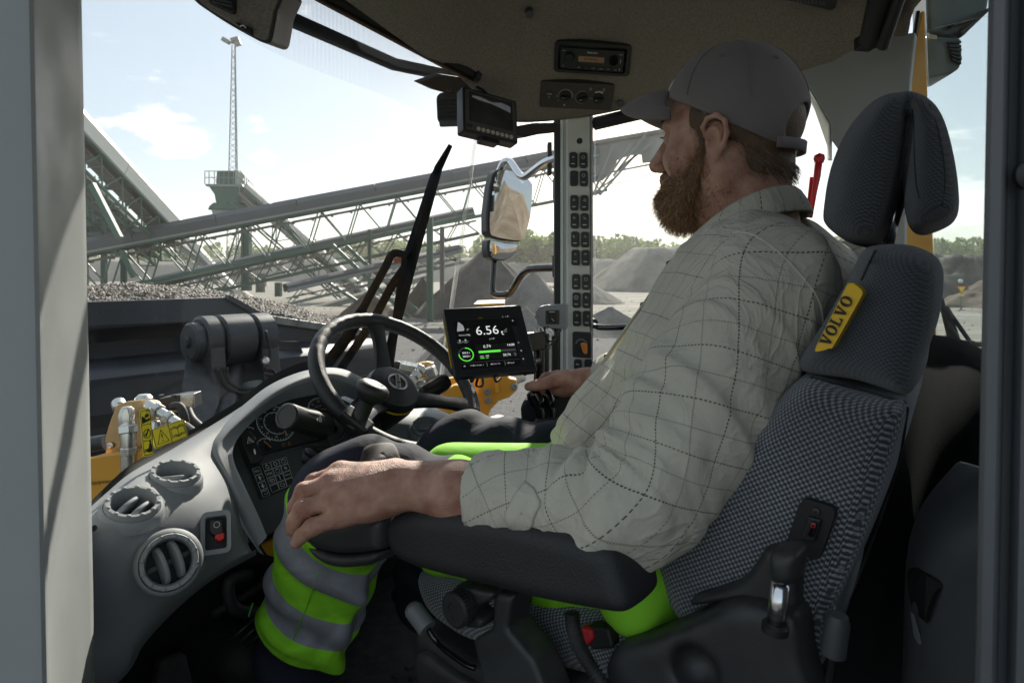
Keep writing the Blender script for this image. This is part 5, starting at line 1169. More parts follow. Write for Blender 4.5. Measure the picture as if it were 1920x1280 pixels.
MB().plate([P(1038, 332, 2.3), P(1046, 332, 2.3), P(1046, 372, 2.3), P(1038, 372, 2.3)], (0, .05, 0)).build('arm_bracket', M['ink'], mr, bevel=.003)
MB().plate([P(1037, 478, 2.2), P(1046, 478, 2.2), P(1046, 520, 2.2), P(1037, 520, 2.2)], (0, .05, 0)).build('arm_bracket', M['ink'], mr, bevel=.003)
M['wiper'] = mat('wiper_black', (.010, .012, .015), .65, var=.1, vs=10, spec=.2); M['wiper'].node_tree.nodes['Principled BSDF'].inputs['IOR'].default_value = 1.12
fw = thing('front_wiper', 'long black windscreen wiper with twin arms standing upright on the glass', 'wiper', P(720, 720, 2.0))
def w(px, py, d=2.05): return P(px, py, d)
MB().tube([w(845, 272, 1.97), w(822, 315, 1.98), w(775, 480, 2.0), w(722, 690, 2.03)], [.007, .013, .017, .014], 8).build('blade_rubber', M['wiper'], fw, smooth=True)
MB().tube([w(840, 280, 1.99), w(815, 330, 2.0), w(768, 480, 2.02), w(745, 600, 2.04)], [.004, .013, .018, .012], 6).build('blade_spine', M['wiper'], fw, smooth=40)
MB().plate([w(752, 478, 1.99), w(772, 470, 1.99), w(778, 482, 1.99), w(772, 508, 1.99), w(760, 514, 1.99), w(750, 506, 1.99)], (0, .03, 0)).build('blade_holder', M['wiper'], fw, bevel=.006)
MB().tube(smoothpts([w(766, 480, 1.98), w(745, 474, 1.98), w(733, 480, 1.98), w(722, 502, 1.98), w(690, 560, 2.0), w(655, 625, 2.04), w(600, 700, 2.08)], 4), [.012]*18+[.018]*7, 8).build('wiper_arm', M['wiper'], fw, smooth=True)
MB().tube([w(760, 500, 2.0), w(735, 535, 2.01), w(700, 600, 2.04), w(640, 690, 2.08)], .0135, 8).build('wiper_arm', M['wiper'], fw, smooth=True)
MB().tube([w(756, 505, 2.0), w(748, 560, 2.02), w(730, 690, 2.06)], .012, 8).build('wiper_arm', M['wiper'], fw, smooth=True)
MB().plate([w(737, 484, 1.975), w(752, 482, 1.975), w(752, 490, 1.975), w(739, 494, 1.975)], (0, .006, 0)).build('orange_clip', mat('clip_red', (.45, .10, .05), .5), fw)
# ================================================================== SEAT (modelled in the cab's own axes: forward, across, up)
R2 = Vector((math.sin(rad(33)), math.cos(rad(33)), 0))   # the seat is swivelled a few degrees on its base
def cabobj(polys, name, m, parent, h=.0045, sm=2, sub=None, smooth=4, swivel=False):
    """polys: list of (outline, lat0, lat1, rounding, blend, crown)"""
    pl_ = [(cabpoly(p[0], p[1], smooth), p[1], p[2], p[3], p[4], (p[5] if len(p) > 5 else 0)) for p in polys]
    l0 = min(p[1] for p in pl_); l1 = max(p[2] for p in pl_)
    s = cabsdf([p[0] for p in pl_], l0, l1, h)
    for q in pl_: s.ext(q[0], q[1], q[2], q[3], q[4], crown=q[5])
    if sub: sub(s)
    return s.build(name, m, parent, sm, frame=(O3+(R-R2)*l0, F, R2, Z) if swivel else FRM)
seat = thing('driver_seat', 'high-backed driver seat in dark grey patterned cloth with headrest', 'seat', C(.95, .1, -.83))
cabobj([([(1604, 462), (1640, 449), (1690, 449), (1735, 466), (1758, 495), (1762, 540), (1752, 620), (1728, 690), (1706, 757), (1600, 728), (1478, 700), (1530, 600), (1575, 520)], .74, 1.20, .03, .01, .006)], 'upper_backrest', M['fab_dark'], seat, swivel=True)
cabobj([([(1490, 705), (1600, 731), (1704, 757), (1690, 850), (1655, 960), (1610, 1080), (1560, 1190), (1530, 1300), (1380, 1330), (1300, 1240), (1235, 1150), (1208, 1075), (1210, 1010), (1260, 940), (1380, 820)], .735, 1.20, .03, .01, .008)], 'lower_backrest', M['fab_pat'], seat, swivel=True)
sbv_ = bvh_of(*[o for o in seat.children if 'backrest' in o.name])
sm1 = [onsurf(sbv_, x, y) for x, y in ((1520, 708), (1550, 715), (1580, 723), (1610, 731), (1640, 739), (1670, 747), (1698, 754))]
MB().tube(smoothpts(sm1, 4), .0018, 6).build('seam', M['rubber'], seat, smooth=True)
edge = [onsurf(sbv_, x, y, .0) for x, y in ((1700, 765), (1687, 850), (1672, 905), (1652, 965), (1630, 1025), (1606, 1085), (1558, 1195))]
MB().tube(smoothpts(edge, 4), .0025, 8).build('edge_trim', M['rubber'], seat, smooth=True)
MB().tube(smoothpts([onsurf(sbv_, x, y, .0004) for x, y in ((1645, 453), (1641, 470), (1630, 492), (1615, 525))], 4), .0012, 6).build('seam', M['rubber'], seat, smooth=True)
tgf = [(1592, 532), (1600, 531), (1615, 543), (1617, 551), (1612, 562), (1565, 645), (1556, 653), (1533, 659), (1528, 655), (1540, 630), (1585, 540)]
pts = [PL(x, y, .722) for x, y in tgf]
tg_ = MB().plate(smoothpts(pts, 2, True), R*.016).build('brand_tag', M['tagy'], seat, bevel=.003)
ta = PL(1588, 562, .7205); tb_ = PL(1548, 640, .7205); u_ = (ta-tb_).normalized(); v_ = (-R).cross(u_).normalized()
if v_.z < 0 and False: v_ = -v_
tfr = Fr((ta+tb_)/2, u_, v_, -R)
if tfr.u.cross(tfr.v).dot(-R) < 0: tfr.v = -tfr.v
slab_word('VOLVO', tfr, 0, .000, .0105, M['ink'], tg_, 'tag_letters', z=.0004, wide=1.0)
hl0 = [(1533, 420), (1530, 385), (1543, 310), (1572, 240), (1615, 185), (1655, 160), (1690, 156), (1704, 170), (1703, 215), (1697, 262), (1682, 335), (1664, 398), (1645, 440), (1610, 458), (1570, 450)]
hl1 = [(1690, 158), (1725, 160), (1755, 178), (1778, 215), (1796, 290), (1803, 365), (1793, 398), (1760, 418), (1720, 430), (1700, 420), (1690, 375), (1694, 300), (1702, 230), (1698, 190)]
cabobj([(hl0, .845, 1.12, .034, .012, .006), (hl1, .86, 1.105, .028, .006, .004)], 'headrest', M['fab_dark'], seat, h=.004, swivel=True,
       sub=lambda s: s.ext(cabpoly([(1699, 205), (1706, 205), (1702, 262), (1694, 330), (1680, 392), (1668, 420), (1684, 350), (1695, 270)], .85), .80, .895, .003, .008, op='s'))
hbv_ = bvh_of(*[o for o in seat.children if 'headrest' in o.name])
MB().tube(smoothpts([onsurf(hbv_, x, y, .0003) for x, y in ((1711, 205), (1714, 235), (1715, 300), (1718, 345), (1724, 372))], 4), .0008, 6).build('seam', M['rubber'], seat, smooth=True)
MB().tube(smoothpts([onsurf(hbv_, x, y, .0003) for x, y in ((1742, 195), (1758, 240), (1768, 290), (1772, 340), (1766, 385))], 4), .0008, 6).build('seam', M['rubber'], seat, smooth=True)
for lt in (.945, 1.075):
    MB().tube([PL(1688, 345, lt) if lt < 1 else PL(1676, 350, lt), PL(1664, 470, lt) if lt < 1 else PL(1645, 470, lt)], .0062, 14).build('headrest_post', M['chrome'], seat, smooth=True)
cabobj([([(757, 1072), (775, 1064), (900, 1085), (1250, 1180), (1250, 1330), (900, 1238), (830, 1205), (785, 1165), (762, 1115)], .72, 1.18, .03, .01, .015)], 'seat_cushion', M['fab_pat'], seat, h=.005)
cabobj([([(775, 1180), (830, 1215), (900, 1248), (1150, 1290), (1250, 1400), (820, 1400), (775, 1300), (768, 1220)], .715, 1.16, .02, .01)], 'cushion_pan', M['frame_dark'], seat, h=.006)
cabobj([([(770, 1235), (790, 1225), (840, 1262), (900, 1300), (860, 1330), (780, 1290)], .70, .76, .015, .01)], 'pan_lip', M['frame_dark'], seat, h=.005)
cabobj([([(1130, 1290), (1125, 1260), (1150, 1215), (1220, 1195), (1310, 1155), (1370, 1128), (1440, 1140), (1490, 1160), (1505, 1240), (1500, 1420), (1100, 1420)], .69, .75, .018, .02)], 'side_cover', M['frame_dark'], seat, h=.005,
       sub=lambda s: s.cap(((PL(1300, 1262, .69)-O3).dot(F), .685, (PL(1300, 1262, .69)-O3).z), ((PL(1300, 1262, .69)-O3).dot(F), .70, (PL(1300, 1262, .69)-O3).z), .026, .026, .006, 's'))
cabobj([([(1293, 1140), (1296, 1122), (1340, 1108), (1385, 1090), (1410, 1062), (1428, 1034), (1440, 1029), (1485, 1035), (1497, 1048), (1495, 1120), (1490, 1190), (1420, 1180), (1370, 1135)], .71, .74, .010, .01)], 'bracket', M['frame_dark'], seat, h=.004)
cabobj([([(1440, 1040), (1488, 1042), (1490, 1075), (1482, 1102), (1448, 1102), (1436, 1078)], .650, .70, .014, .01)], 'post_cap', M['frame_dark'], seat, h=.003)
a_ = PL(1464, 1092, .668); b_ = PL(1454, 1172, .668)
MB().tube([a_, b_], .0088, 24).build('belt_post', M['chrome'], seat, smooth=True)
MB().lathe(b_, (a_-b_), [(.0125, -.006), (.0125, .001), (.009, .003)], 20).build('post_collar', M['black'], seat, smooth=40)
hp_ = [(1505, 937), (1513, 935), (1560, 950), (1567, 960), (1564, 975), (1540, 1042), (1532, 1049), (1524, 1050), (1482, 1034), (1474, 1027), (1474, 1015), (1498, 945)]
hps = thing('seat_switch', 'black plate with a red-marked rocker switch screwed to the backrest side', 'switch', PL(1523, 993, .72))
MB().plate([PL(x, y, .722) for x, y in hp_], R*.010).build('switch_plate', M['ink'], hps, bevel=.0015)
cen = PL(1521, 993, .7215)
MB().plate([PL(x, y, .7175) for x, y in ((1515, 968), (1540, 975), (1527, 1016), (1501, 1010))], R*.006).build('rocker_frame', M['black'], hps, bevel=.0015)
MB().plate([PL(x, y, .7135) for x, y in ((1519, 977), (1533, 980), (1525, 1008), (1511, 1004))], R*.006).build('rocker', M['gloss'], hps, bevel=.002)
cc_ = PL(1524.5, 985, .7130); MB().tube([cc_+F*.0018*math.cos(t)+Z*.0018*math.sin(t) for t in np.linspace(0, 6.283, 11)[:-1]], .0005, 4, closed=True).build('rocker_mark', M['red'], hps)
for x, y in ((1531, 958), (1506, 1026)):
    MB().lathe(PL(x, y, .722), -R, [(.0042, 0), (.0036, .002), (.001, .0024), (0, .001)], 16).build('plate_screw', M['steel_dark'], hps, smooth=30)
lv = thing('seat_lever', 'grey handled height lever low on the front of the seat', 'lever', PL(800, 1170, .66))
MB().tube([PL(775, 1142, .66), PL(802, 1178, .66)], .0135, 18).build('handle', mat('lever_grey', (.16, .17, .175), .5), lv, smooth=50)
MB().lathe(PL(775, 1142, .66), (PL(775, 1142, .66)-PL(802, 1178, .66)), [(.0135, 0), (.011, .005), (.006, .008), (0, .009)], 18).build('handle_tip', MATS['lever_grey'], lv, smooth=60)
MB().tube(smoothpts([PL(804, 1180, .66), PL(815, 1197, .66), PL(832, 1215, .67), PL(870, 1243, .69), PL(892, 1252, .70)], 4), .0042, 10).build('rod', M['gloss'], lv, smooth=True)
lv = thing('recline_lever', 'grey recline lever behind the seat side near the bottom right', 'lever', PL(1565, 1190, .70))
MB().tube([PL(1572, 1152, .70), PL(1570, 1165, .70), PL(1562, 1225, .70)], [.009, .0115, .0115], 18).build('handle', mat('lever_dark', (.055, .058, .062), .5), lv, smooth=50)
MB().tube([PL(1562, 1225, .70), PL(1545, 1330, .72)], .003, 8).build('rod', M['black'], lv)
MB().plate([PL(1560, 1130, .76), PL(1565, 1130, .76), PL(1566, 1142, .76), PL(1558, 1152, .76)], R*.004).build('label_strip', M['cream_print'], lv)
arm_ = thing('armrest', 'long black padded left armrest under the forearm', 'armrest', PL(940, 1250, .65))
cabobj([([(712, 1000), (716, 975), (740, 962), (800, 962), (900, 970), (1000, 988), (1080, 1010), (1130, 1032), (1150, 1068), (1170, 1135), (1166, 1154), (1140, 1160), (1000, 1133), (900, 1107), (790, 1078), (745, 1060), (720, 1035)], .60, .69, .018, .01, .004)], 'pad', mat('armrest_vinyl', (.022, .023, .026), .58, var=.1, vs=9, bump=.5, bs=420), arm_, h=.0032, smooth=3)
cabobj([([(850, 1098), (905, 1108), (925, 1112), (918, 1128), (895, 1136), (885, 1150), (905, 1165), (900, 1180), (870, 1178), (858, 1140), (846, 1110)], .63, .665, .004, .004)], 'bracket', M['frame_dark'], arm_, h=.0028, smooth=0)
cabobj([([(925, 1110), (960, 1118), (950, 1180), (1000, 1240), (1060, 1400), (930, 1400), (905, 1290), (885, 1200), (920, 1180)], .64, .69, .005, .004)], 'upright', M['frame_dark'], arm_, h=.003, smooth=0)
kc = PL(858, 1141, .615); MB().lathe(kc+R*.012, -R, [(.0195, 0), (.0205, .003), (.0205, .016), (.0185, .019), (.0178, .0195), (.010, .0195), (.0095, .0180), (0, .0180)], 36).build('adjuster_knob', M['rubber'], arm_, smooth=28)
kn = MB()
for k in range(30):
    a = 2*math.pi*k/30; dv = F*math.cos(a)+Z*math.sin(a)
    for j in range(3): kn.box(kc+R*(.009-j*.006)+dv*.0208, .0028, .0022, .004, dv, dv.cross(R), R)
kn.build('knob_knurl', M['rubber'], arm_)
MB().tube([PL(880, 1108, .64), PL(866, 1128, .625)], .0042, 12).build('adjuster_screw', M['chrome'], arm_, smooth=True)
hs = thing('cable_hose', 'black corrugated cable hose hanging from the rear of the armrest', 'hose', PL(1080, 1170, .66))
ph = smoothpts([PL(x, y, l) for x, y, l in ((1072, 1148, .66), (1076, 1180, .66), (1088, 1215, .665), (1112, 1255, .67), (1150, 1310, .67))], 22)
MB().tube(ph, [.0080+.0016*math.sin(i*2.1) for i in range(len(ph))], 12).build('hose_tube', M['rubber'], hs, smooth=True)
bc = thing('belt_buckle', 'red seat belt buckle button half hidden behind the hose', 'buckle', PL(1085, 1195, .72))
MB().plate([PL(x, y, .70) for x, y in ((1068, 1190), (1090, 1176), (1108, 1180), (1112, 1200), (1098, 1212), (1072, 1220))], R*.02).build('buckle_button', M['red'], bc, bevel=.004)
MB().plate([PL(x, y, .705) for x, y in ((1100, 1172), (1140, 1178), (1150, 1215), (1110, 1220), (1098, 1200))], R*.02).build('buckle_body', M['ink'], bc, bevel=.004)
jc = thing('armrest_console', 'black rounded control console under the left hand', 'control console', PL(630, 1020, .62))
cabobj([([(556, 1012), (560, 1000), (590, 985), (640, 978), (690, 974), (704, 980), (706, 1000), (704, 1030), (700, 1036), (640, 1042), (600, 1036), (575, 1024)], .585, .70, .014, .008)], 'console_top', mat('console_plastic', (.030, .031, .033), .45, var=.08, bump=.2, bs=600), jc, h=.003, smooth=2)
cabobj([([(566, 1022), (600, 1039), (640, 1045), (702, 1038), (700, 1050), (688, 1062), (640, 1068), (606, 1062), (582, 1045)], .588, .70, .012, .008)], 'console_base', M['frame_dark'], jc, h=.003, smooth=2)
MB().lathe(PL(658, 868, .72), (0, -.2, 1), [(.012, 0), (.011, .003), (.006, .006), (0, .007)], 18).build('thumb_button', M['gloss'], jc, smooth=50)
rc = thing('hydraulic_levers', 'glossy black hydraulic levers under the right hand', 'levers', P(1040, 800, 1.6))
MB().plate([P(x, y, 1.60) for x, y in ((975, 760), (985, 748), (1000, 745), (1100, 740), (1160, 745), (1160, 860), (980, 860))], (.02, .12, 0)).build('lever_console', M['rubber'], rc, bevel=.012)
for k in range(4):
    x0 = 1006+k*21; yb = 778-k*3; dd = 1.56+k*.03
    pts = smoothpts([P(x0-12, 733+k*2, dd), P(x0-6, 740, dd), P(x0+3, 757, dd), P(x0+8, yb, dd), P(x0+10, yb+25, dd)], 4)
    n_ = len(pts); MB().tube(pts, [(.0165 if 2 < i < n_*.5 else .0130 if i <= 2 else .0105) for i in range(n_)], 16, sx=.8).build('lever', M['gloss'], rc, smooth=True)
    MB().lathe(P(x0+9, yb+6, dd), (0, 0, 1), [(.020, -.03), (.018, -.01), (.012, .0)], 16).build('lever_boot', M['rubber'], rc, smooth=50)
fn = thing('rear_console', 'dark grained moulding behind the seat on the right', 'trim', P(1780, 1000, .95))
rows = [smoothpts([P(*p) for p in r], 5) for r in (
 [(1700, 640, 1.32), (1735, 628, 1.30), (1790, 632, 1.22), (1835, 650, 1.15), (1920, 690, 1.05)],
 [(1700, 648, 1.24), (1740, 640, 1.20), (1790, 652, 1.10), (1835, 680, 1.02), (1920, 720, .95)],
 [(1690, 690, 1.18), (1735, 700, 1.12), (1785, 730, 1.02), (1830, 760, .95), (1920, 790, .9)],
 [(1670, 800, 1.12), (1720, 810, 1.06), (1770, 820, .98), (1830, 840, .92), (1920, 860, .88)],
 [(1620, 960, 1.08), (1690, 960, 1.04), (1740, 960, .98), (1830, 960, .94), (1920, 960, .9)],
 [(1560, 1150, 1.05), (1640, 1150, 1.02), (1700, 1150, .98), (1830, 1150, .95), (1920, 1150, .9)],
 [(1500, 1400, 1.05), (1600, 1400, 1.02), (1690, 1400, .98), (1830, 1400, .95), (1920, 1400, .9)])]
MB().grid(smoothrows(rows) if 'smoothrows' in globals() else rows).build('moulding', mat('rear_moulding', (.018, .019, .020), .85, var=.15, vs=4, bump=.3, bs=420, spec=.12), fn, smooth=True, sub=1, thick=.006)
MATS['rear_moulding'].node_tree.nodes['Principled BSDF'].inputs['IOR'].default_value = 1.2
st_ = thing('door_sill_trim', 'slate grey side trim with a dark pull recess at the lower right', 'trim', P(1780, 1280, .72))
rows = [smoothpts([P(*p) for p in r], 5) for r in (
 [(1800, 862, .80), (1830, 870, .76), (1860, 880, .72), (1930, 890, .68)],
 [(1772, 895, .80), (1805, 905, .74), (1850, 905, .70), (1930, 905, .66)],
 [(1730, 940, .80), (1760, 965, .73), (1830, 980, .69), (1930, 990, .65)],
 [(1704, 1010, .80), (1726, 1030, .74), (1790, 1040, .70), (1930, 1050, .66)],
 [(1700, 1090, .80), (1716, 1100, .74), (1780, 1110, .71), (1930, 1110, .66)],
 [(1698, 1180, .80), (1712, 1190, .75), (1780, 1200, .71), (1930, 1200, .66)],
 [(1694, 1300, .80), (1712, 1300, .75), (1780, 1300, .71), (1930, 1300, .66)],
 [(1690, 1400, .80), (1712, 1400, .75), (1780, 1400, .71), (1930, 1400, .66)])]
MB().grid(rows).build('trim_shell', M['dash_dark'], st_, smooth=True, sub=1, thick=.005)
MB().plate(smoothpts([P(x, y, d) for x, y, d in ((1722, 1085, .728), (1745, 1080, .715), (1768, 1095, .71), (1758, 1115, .71), (1745, 1150, .715), (1738, 1168, .72), (1726, 1140, .73))], 3, True), (0, .02, 0)).build('pull_recess', M['ink'], st_)
MB().plate([P(1715, 1150, .735), P(1722, 1200, .735), P(1745, 1300, .735), P(1752, 1300, .735), P(1726, 1190, .73)], (0, .01, 0)).build('trim_lip', M['dash'], st_, bevel=.002)
# ================================================================== PERSON
def skinmat():
    m = mat('skin', (.52, .27, .19), .46, var=0, spec=.4, sub=.15); t, n, l, b = nodes(m)
    tc = n.new('ShaderNodeTexCoord'); a = n.new('ShaderNodeTexNoise'); a.inputs['Scale'].default_value = 38; a.inputs['Detail'].default_value = 6; l.new(tc.outputs['Object'], a.inputs['Vector'])
    r = n.new('ShaderNodeValToRGB'); e = r.color_ramp.elements; e[0].position = .33; e[0].color = (.36, .165, .115, 1); e[1].position = .68; e[1].color = (.56, .335, .245, 1)
    l.new(a.outputs['Fac'], r.inputs[0]); l.new(r.outputs[0], b.inputs['Base Color'])
    c = n.new('ShaderNodeTexVoronoi'); c.inputs['Scale'].default_value = 750; l.new(tc.outputs['Object'], c.inputs['Vector'])
    d = n.new('ShaderNodeTexNoise'); d.inputs['Scale'].default_value = 120; d.inputs['Detail'].default_value = 4; l.new(tc.outputs['Object'], d.inputs['Vector'])
    ad = n.new('ShaderNodeMath'); ad.operation = 'MULTIPLY_ADD'; ad.inputs[1].default_value = 1.6; l.new(d.outputs['Fac'], ad.inputs[0]); l.new(c.outputs['Distance'], ad.inputs[2])
    bp = n.new('ShaderNodeBump'); bp.inputs['Strength'].default_value = .6; bp.inputs['Distance'].default_value = .0018; l.new(ad.outputs[0], bp.inputs['Height']); l.new(bp.outputs[0], b.inputs['Normal'])
    return m
M['skin'] = skinmat()
def shirtmat():
    m = mat('check_shirt', (.43, .43, .38), .85, var=0, spec=.15, sheen=.15); t, n, l, b = nodes(m)
    at = n.new('ShaderNodeAttribute'); at.attribute_name = 'cloth'; sp = n.new('ShaderNodeSeparateXYZ'); l.new(at.outputs['Vector'], sp.inputs[0])
    def mth(op, *q):
        x = n.new('ShaderNodeMath'); x.operation = op
        for i, v in enumerate(q):
            if isinstance(v, (int, float)): x.inputs[i].default_value = v
            else: l.new(v, x.inputs[i])
        return x.outputs[0]
    def lines(a, bb, s, off, wdt, dash):
        p = mth('ABSOLUTE', mth('SUBTRACT', mth('FRACT', mth('MULTIPLY_ADD', a, 1/s, off)), .5))     # 0 on the line
        on = mth('LESS_THAN', p, wdt/s/2)
        ds = mth('GREATER_THAN', mth('FRACT', mth('MULTIPLY', bb, 1/dash)), .38)
        return mth('MULTIPLY', on, ds)
    u, v = sp.outputs[0], sp.outputs[1]
    dark = mth('MAXIMUM', lines(u, v, .058, 0, .0014, .0040), lines(v, u, .066, 0, .0014, .0040))
    lite = mth('MAXIMUM', lines(u, v, .058, .5, .0013, .0026), lines(v, u, .066, .5, .0013, .0026))
    tc = n.new('ShaderNodeTexCoord'); nz = n.new('ShaderNodeTexNoise'); nz.inputs['Scale'].default_value = 7; nz.inputs['Detail'].default_value = 6; l.new(tc.outputs['Object'], nz.inputs['Vector'])
    n2 = n.new('ShaderNodeTexNoise'); n2.inputs['Scale'].default_value = 900; n2.inputs['Detail'].default_value = 2; l.new(tc.outputs['Object'], n2.inputs['Vector'])
    r = n.new('ShaderNodeValToRGB'); e = r.color_ramp.elements; e[0].position = .3; e[0].color = (.48, .455, .38, 1); e[1].position = .7; e[1].color = (.59, .56, .47, 1); l.new(mth('MULTIPLY_ADD', n2.outputs['Fac'], .35, mth('MULTIPLY', nz.outputs['Fac'], .65)), r.inputs[0])
    m1 = n.new('ShaderNodeMix'); m1.data_type = 'RGBA'; m1.inputs['B'].default_value = (.14, .135, .10, 1); l.new(mth('MULTIPLY', lite, .75), m1.inputs['Factor']); l.new(r.outputs[0], m1.inputs['A'])
    m2 = n.new('ShaderNodeMix'); m2.data_type = 'RGBA'; m2.inputs['B'].default_value = (.045, .032, .028, 1); l.new(mth('MULTIPLY', dark, .9), m2.inputs['Factor']); l.new(m1.outputs['Result'], m2.inputs['A'])
    l.new(m2.outputs['Result'], b.inputs['Base Color'])
    w1 = n.new('ShaderNodeTexNoise'); w1.inputs['Scale'].default_value = 16; w1.inputs['Detail'].default_value = 5; w1.inputs['Distortion'].default_value = 1.2; l.new(tc.outputs['Object'], w1.inputs['Vector'])
    w2 = n.new('ShaderNodeTexNoise'); w2.inputs['Scale'].default_value = 8; w2.inputs['Detail'].default_value = 3; w2.inputs['Distortion'].default_value = 3.0; l.new(tc.outputs['Object'], w2.inputs['Vector'])
    rg = mth('POWER', mth('SUBTRACT', 1.0, mth('ABSOLUTE', mth('MULTIPLY_ADD', w2.outputs['Fac'], 4.0, -2.0))), 3.0)
    hh = mth('ADD', mth('MULTIPLY_ADD', n2.outputs['Fac'], .05, mth('MULTIPLY', w1.outputs['Fac'], .8)), mth('MULTIPLY', mth('MAXIMUM', rg, 0.0), .30))
    bp = n.new('ShaderNodeBump'); bp.inputs['Strength'].default_value = .55; bp.inputs['Distance'].default_value = .010; l.new(hh, bp.inputs['Height']); l.new(bp.outputs[0], b.inputs['Normal'])
    return m
M['shirt'] = shirtmat()
M['hair'] = mat('hair_brown', (.105, .062, .035), .6, var=.3, vs=60, bump=.8, bs=300)
M['beard'] = mat('beard_ginger', (.17, .085, .04), .6, var=.35, vs=60, bump=.8, bs=300)
M['cap'] = mat('cap_cotton', (.19, .168, .165), .88, var=.1, vs=9, bump=.5, bs=700, sheen=.2, spec=.2)
px_ = P(1250, 1060, 1.0)
man = thing('person', 'bearded man in grey cap, pale checked shirt and green high-visibility trousers in the seat', 'person', px_)
# ---- head (local axes: x face, y man's left, z up)
Fh = Vector((-.81, .586, .0)).normalized(); Zh = Vector((.02, -.02, 1)).normalized(); Fh = (Fh-Zh*Fh.dot(Zh)).normalized(); Lh = Zh.cross(Fh)
ear_w = P(1331, 262, 1.0); OH = ear_w - Lh*.082
HF_ = (OH, Fh, Lh, Zh)
def hw(x, y, z): return OH+Fh*x+Lh*y+Zh*z
# ---- body as one skin surface: head, neck, arms and hands in world axes
class HS:
    """head-space wrapper over a world-space SDF grid"""
    def __init__(s, g): s.g = g; s.rot = [tuple(Fh), tuple(Lh), tuple(Zh)]
    def ell(s, c, r, k=.01, op='u'): s.g.ell(tuple(hw(*c)), r, s.rot, k, op); return s
    def cap(s, a, b, ra, rb=None, k=.01, op='u'): s.g.cap(tuple(hw(*a)), tuple(hw(*b)), ra, rb, k, op); return s
    def chain(s, pts, rs, k=.006, op='u'):
        for i in range(len(pts)-1): s.cap(pts[i], pts[i+1], rs[i], rs[i+1], k, op)
        return s
lo = OH+Vector((-.19, -.17, -.25)); hi = OH+Vector((.18, .19, .17))
g = SDF(lo, hi, .0026); h = HS(g)
h.ell((-.012, 0, .045), (.094, .075, .088), .01)
h.ell((.035, 0, -.005), (.060, .061, .080), .03)
h.ell((.052, 0, .048), (.040, .056, .040), .02)
h.ell((.050, 0, -.072), (.046, .047, .034), .02)
for s_ in (1, -1):
    h.cap((-.008, s_*.056, -.04), (.062, s_*.024, -.088), .017, .016, .02)
    h.ell((.058, s_*.038, -.020), (.032, .024, .026), .018)
    h.cap((.082, s_*.042, .034), (.092, s_*.006, .033), .010, .011, .010)
    h.ell((.040, s_*.054, .01), (.03, .014, .03), .015)
h.cap((.090, 0, .030), (.116, 0, -.016), .0085, .0115, .008)
h.ell((.1195, 0, -.022), (.0125, .0125, .0115), k=.006)
for s_ in (1, -1):
    h.ell((.106, s_*.0125, -.028), (.011, .0075, .0085), .004)
    h.ell((.1125, s_*.0065, -.0345), (.004, .003, .003), .002, 's')
    h.ell((.100, s_*.033, .016), (.014, .019, .0125), .010, 's')
    h.ell((.0775, s_*.032, .016), (.0155, .0155, .0135), .003)      # lids
h.cap((.094, -.022, -.052), (.105, 0, -.0495), .005, .0062, .006); h.cap((.094, .022, -.052), (.105, 0, -.0495), .005, .0062, .006)
h.cap((.092, -.018, -.061), (.102, 0, -.0605), .005, .0068, .006); h.cap((.092, .018, -.061), (.102, 0, -.0605), .005, .0068, .006)
h.ell((.088, 0, -.088), (.018, .020, .016), .014)
h.cap((-.030, 0, -.03), (-.058, 0, -.20), .056, .070, .03)
h.cap((.005, 0, -.075), (-.030, 0, -.19), .046, .055, .03)
h.cap((-.01, .055, -.035), (-.02, .04, -.17), .018, .02, .03); h.cap((-.01, -.055, -.035), (-.02, -.04, -.17), .018, .02, .03)
for s_ in (1, -1):
    h.ell((-.008, s_*.0775, .0), (.017, .0065, .028), .006)
    hx = [(.010, .075, .006), (.012, .080, .020), (.003, .086, .031), (-.012, .090, .0335), (-.024, .0905, .024), (-.0275, .089, .006), (-.021, .086, -.012), (-.011, .0815, -.026), (-.001, .077, -.031), (.005, .074, -.022)]
    h.chain([(x, s_*y, z) for x, y, z in hx], [.0032, .0036, .0040, .0042, .0042, .0040, .0038, .0052, .0055, .004], .003)
    ax_ = [(.001, .083, .016), (-.010, .0855, .016), (-.0165, .0855, .006), (-.0145, .0845, -.008), (-.006, .082, -.016)]
    h.chain([(x, s_*y, z) for x, y, z in ax_], [.0022, .0026, .0028, .0028, .0026], .003)
    h.ell((-.003, s_*.0865, -.001), (.0085, .006, .011), .003, 's')
    h.ell((.004, s_*.081, -.004), (.004, .004, .005), .002)
    h.ell((-.019, s_*.0905, .010), (.0035, .004, .016), .002, 's')
body = g.build('body', M['skin'], man, 1)
for s_ in (1, -1):
    e = MB().lathe(hw(.0785, s_*.032, .016), Fh, [(0, -.0125), (.006, -.011), (.0105, -.0065), (.0125, 0), (.0105, .0065), (.0058, .0110)], 20)
    eb = e.build('eyeball', mat('eye_white', (.75, .72, .68), .15, var=0), man, smooth=True)
    MB().lathe(hw(.0785, s_*.032, .016), Fh, [(.0058, .0112), (.003, .0124), (0, .0128)], 16).build('iris', mat('iris_blue', (.05, .08, .10), .1, var=0), man, smooth=True)
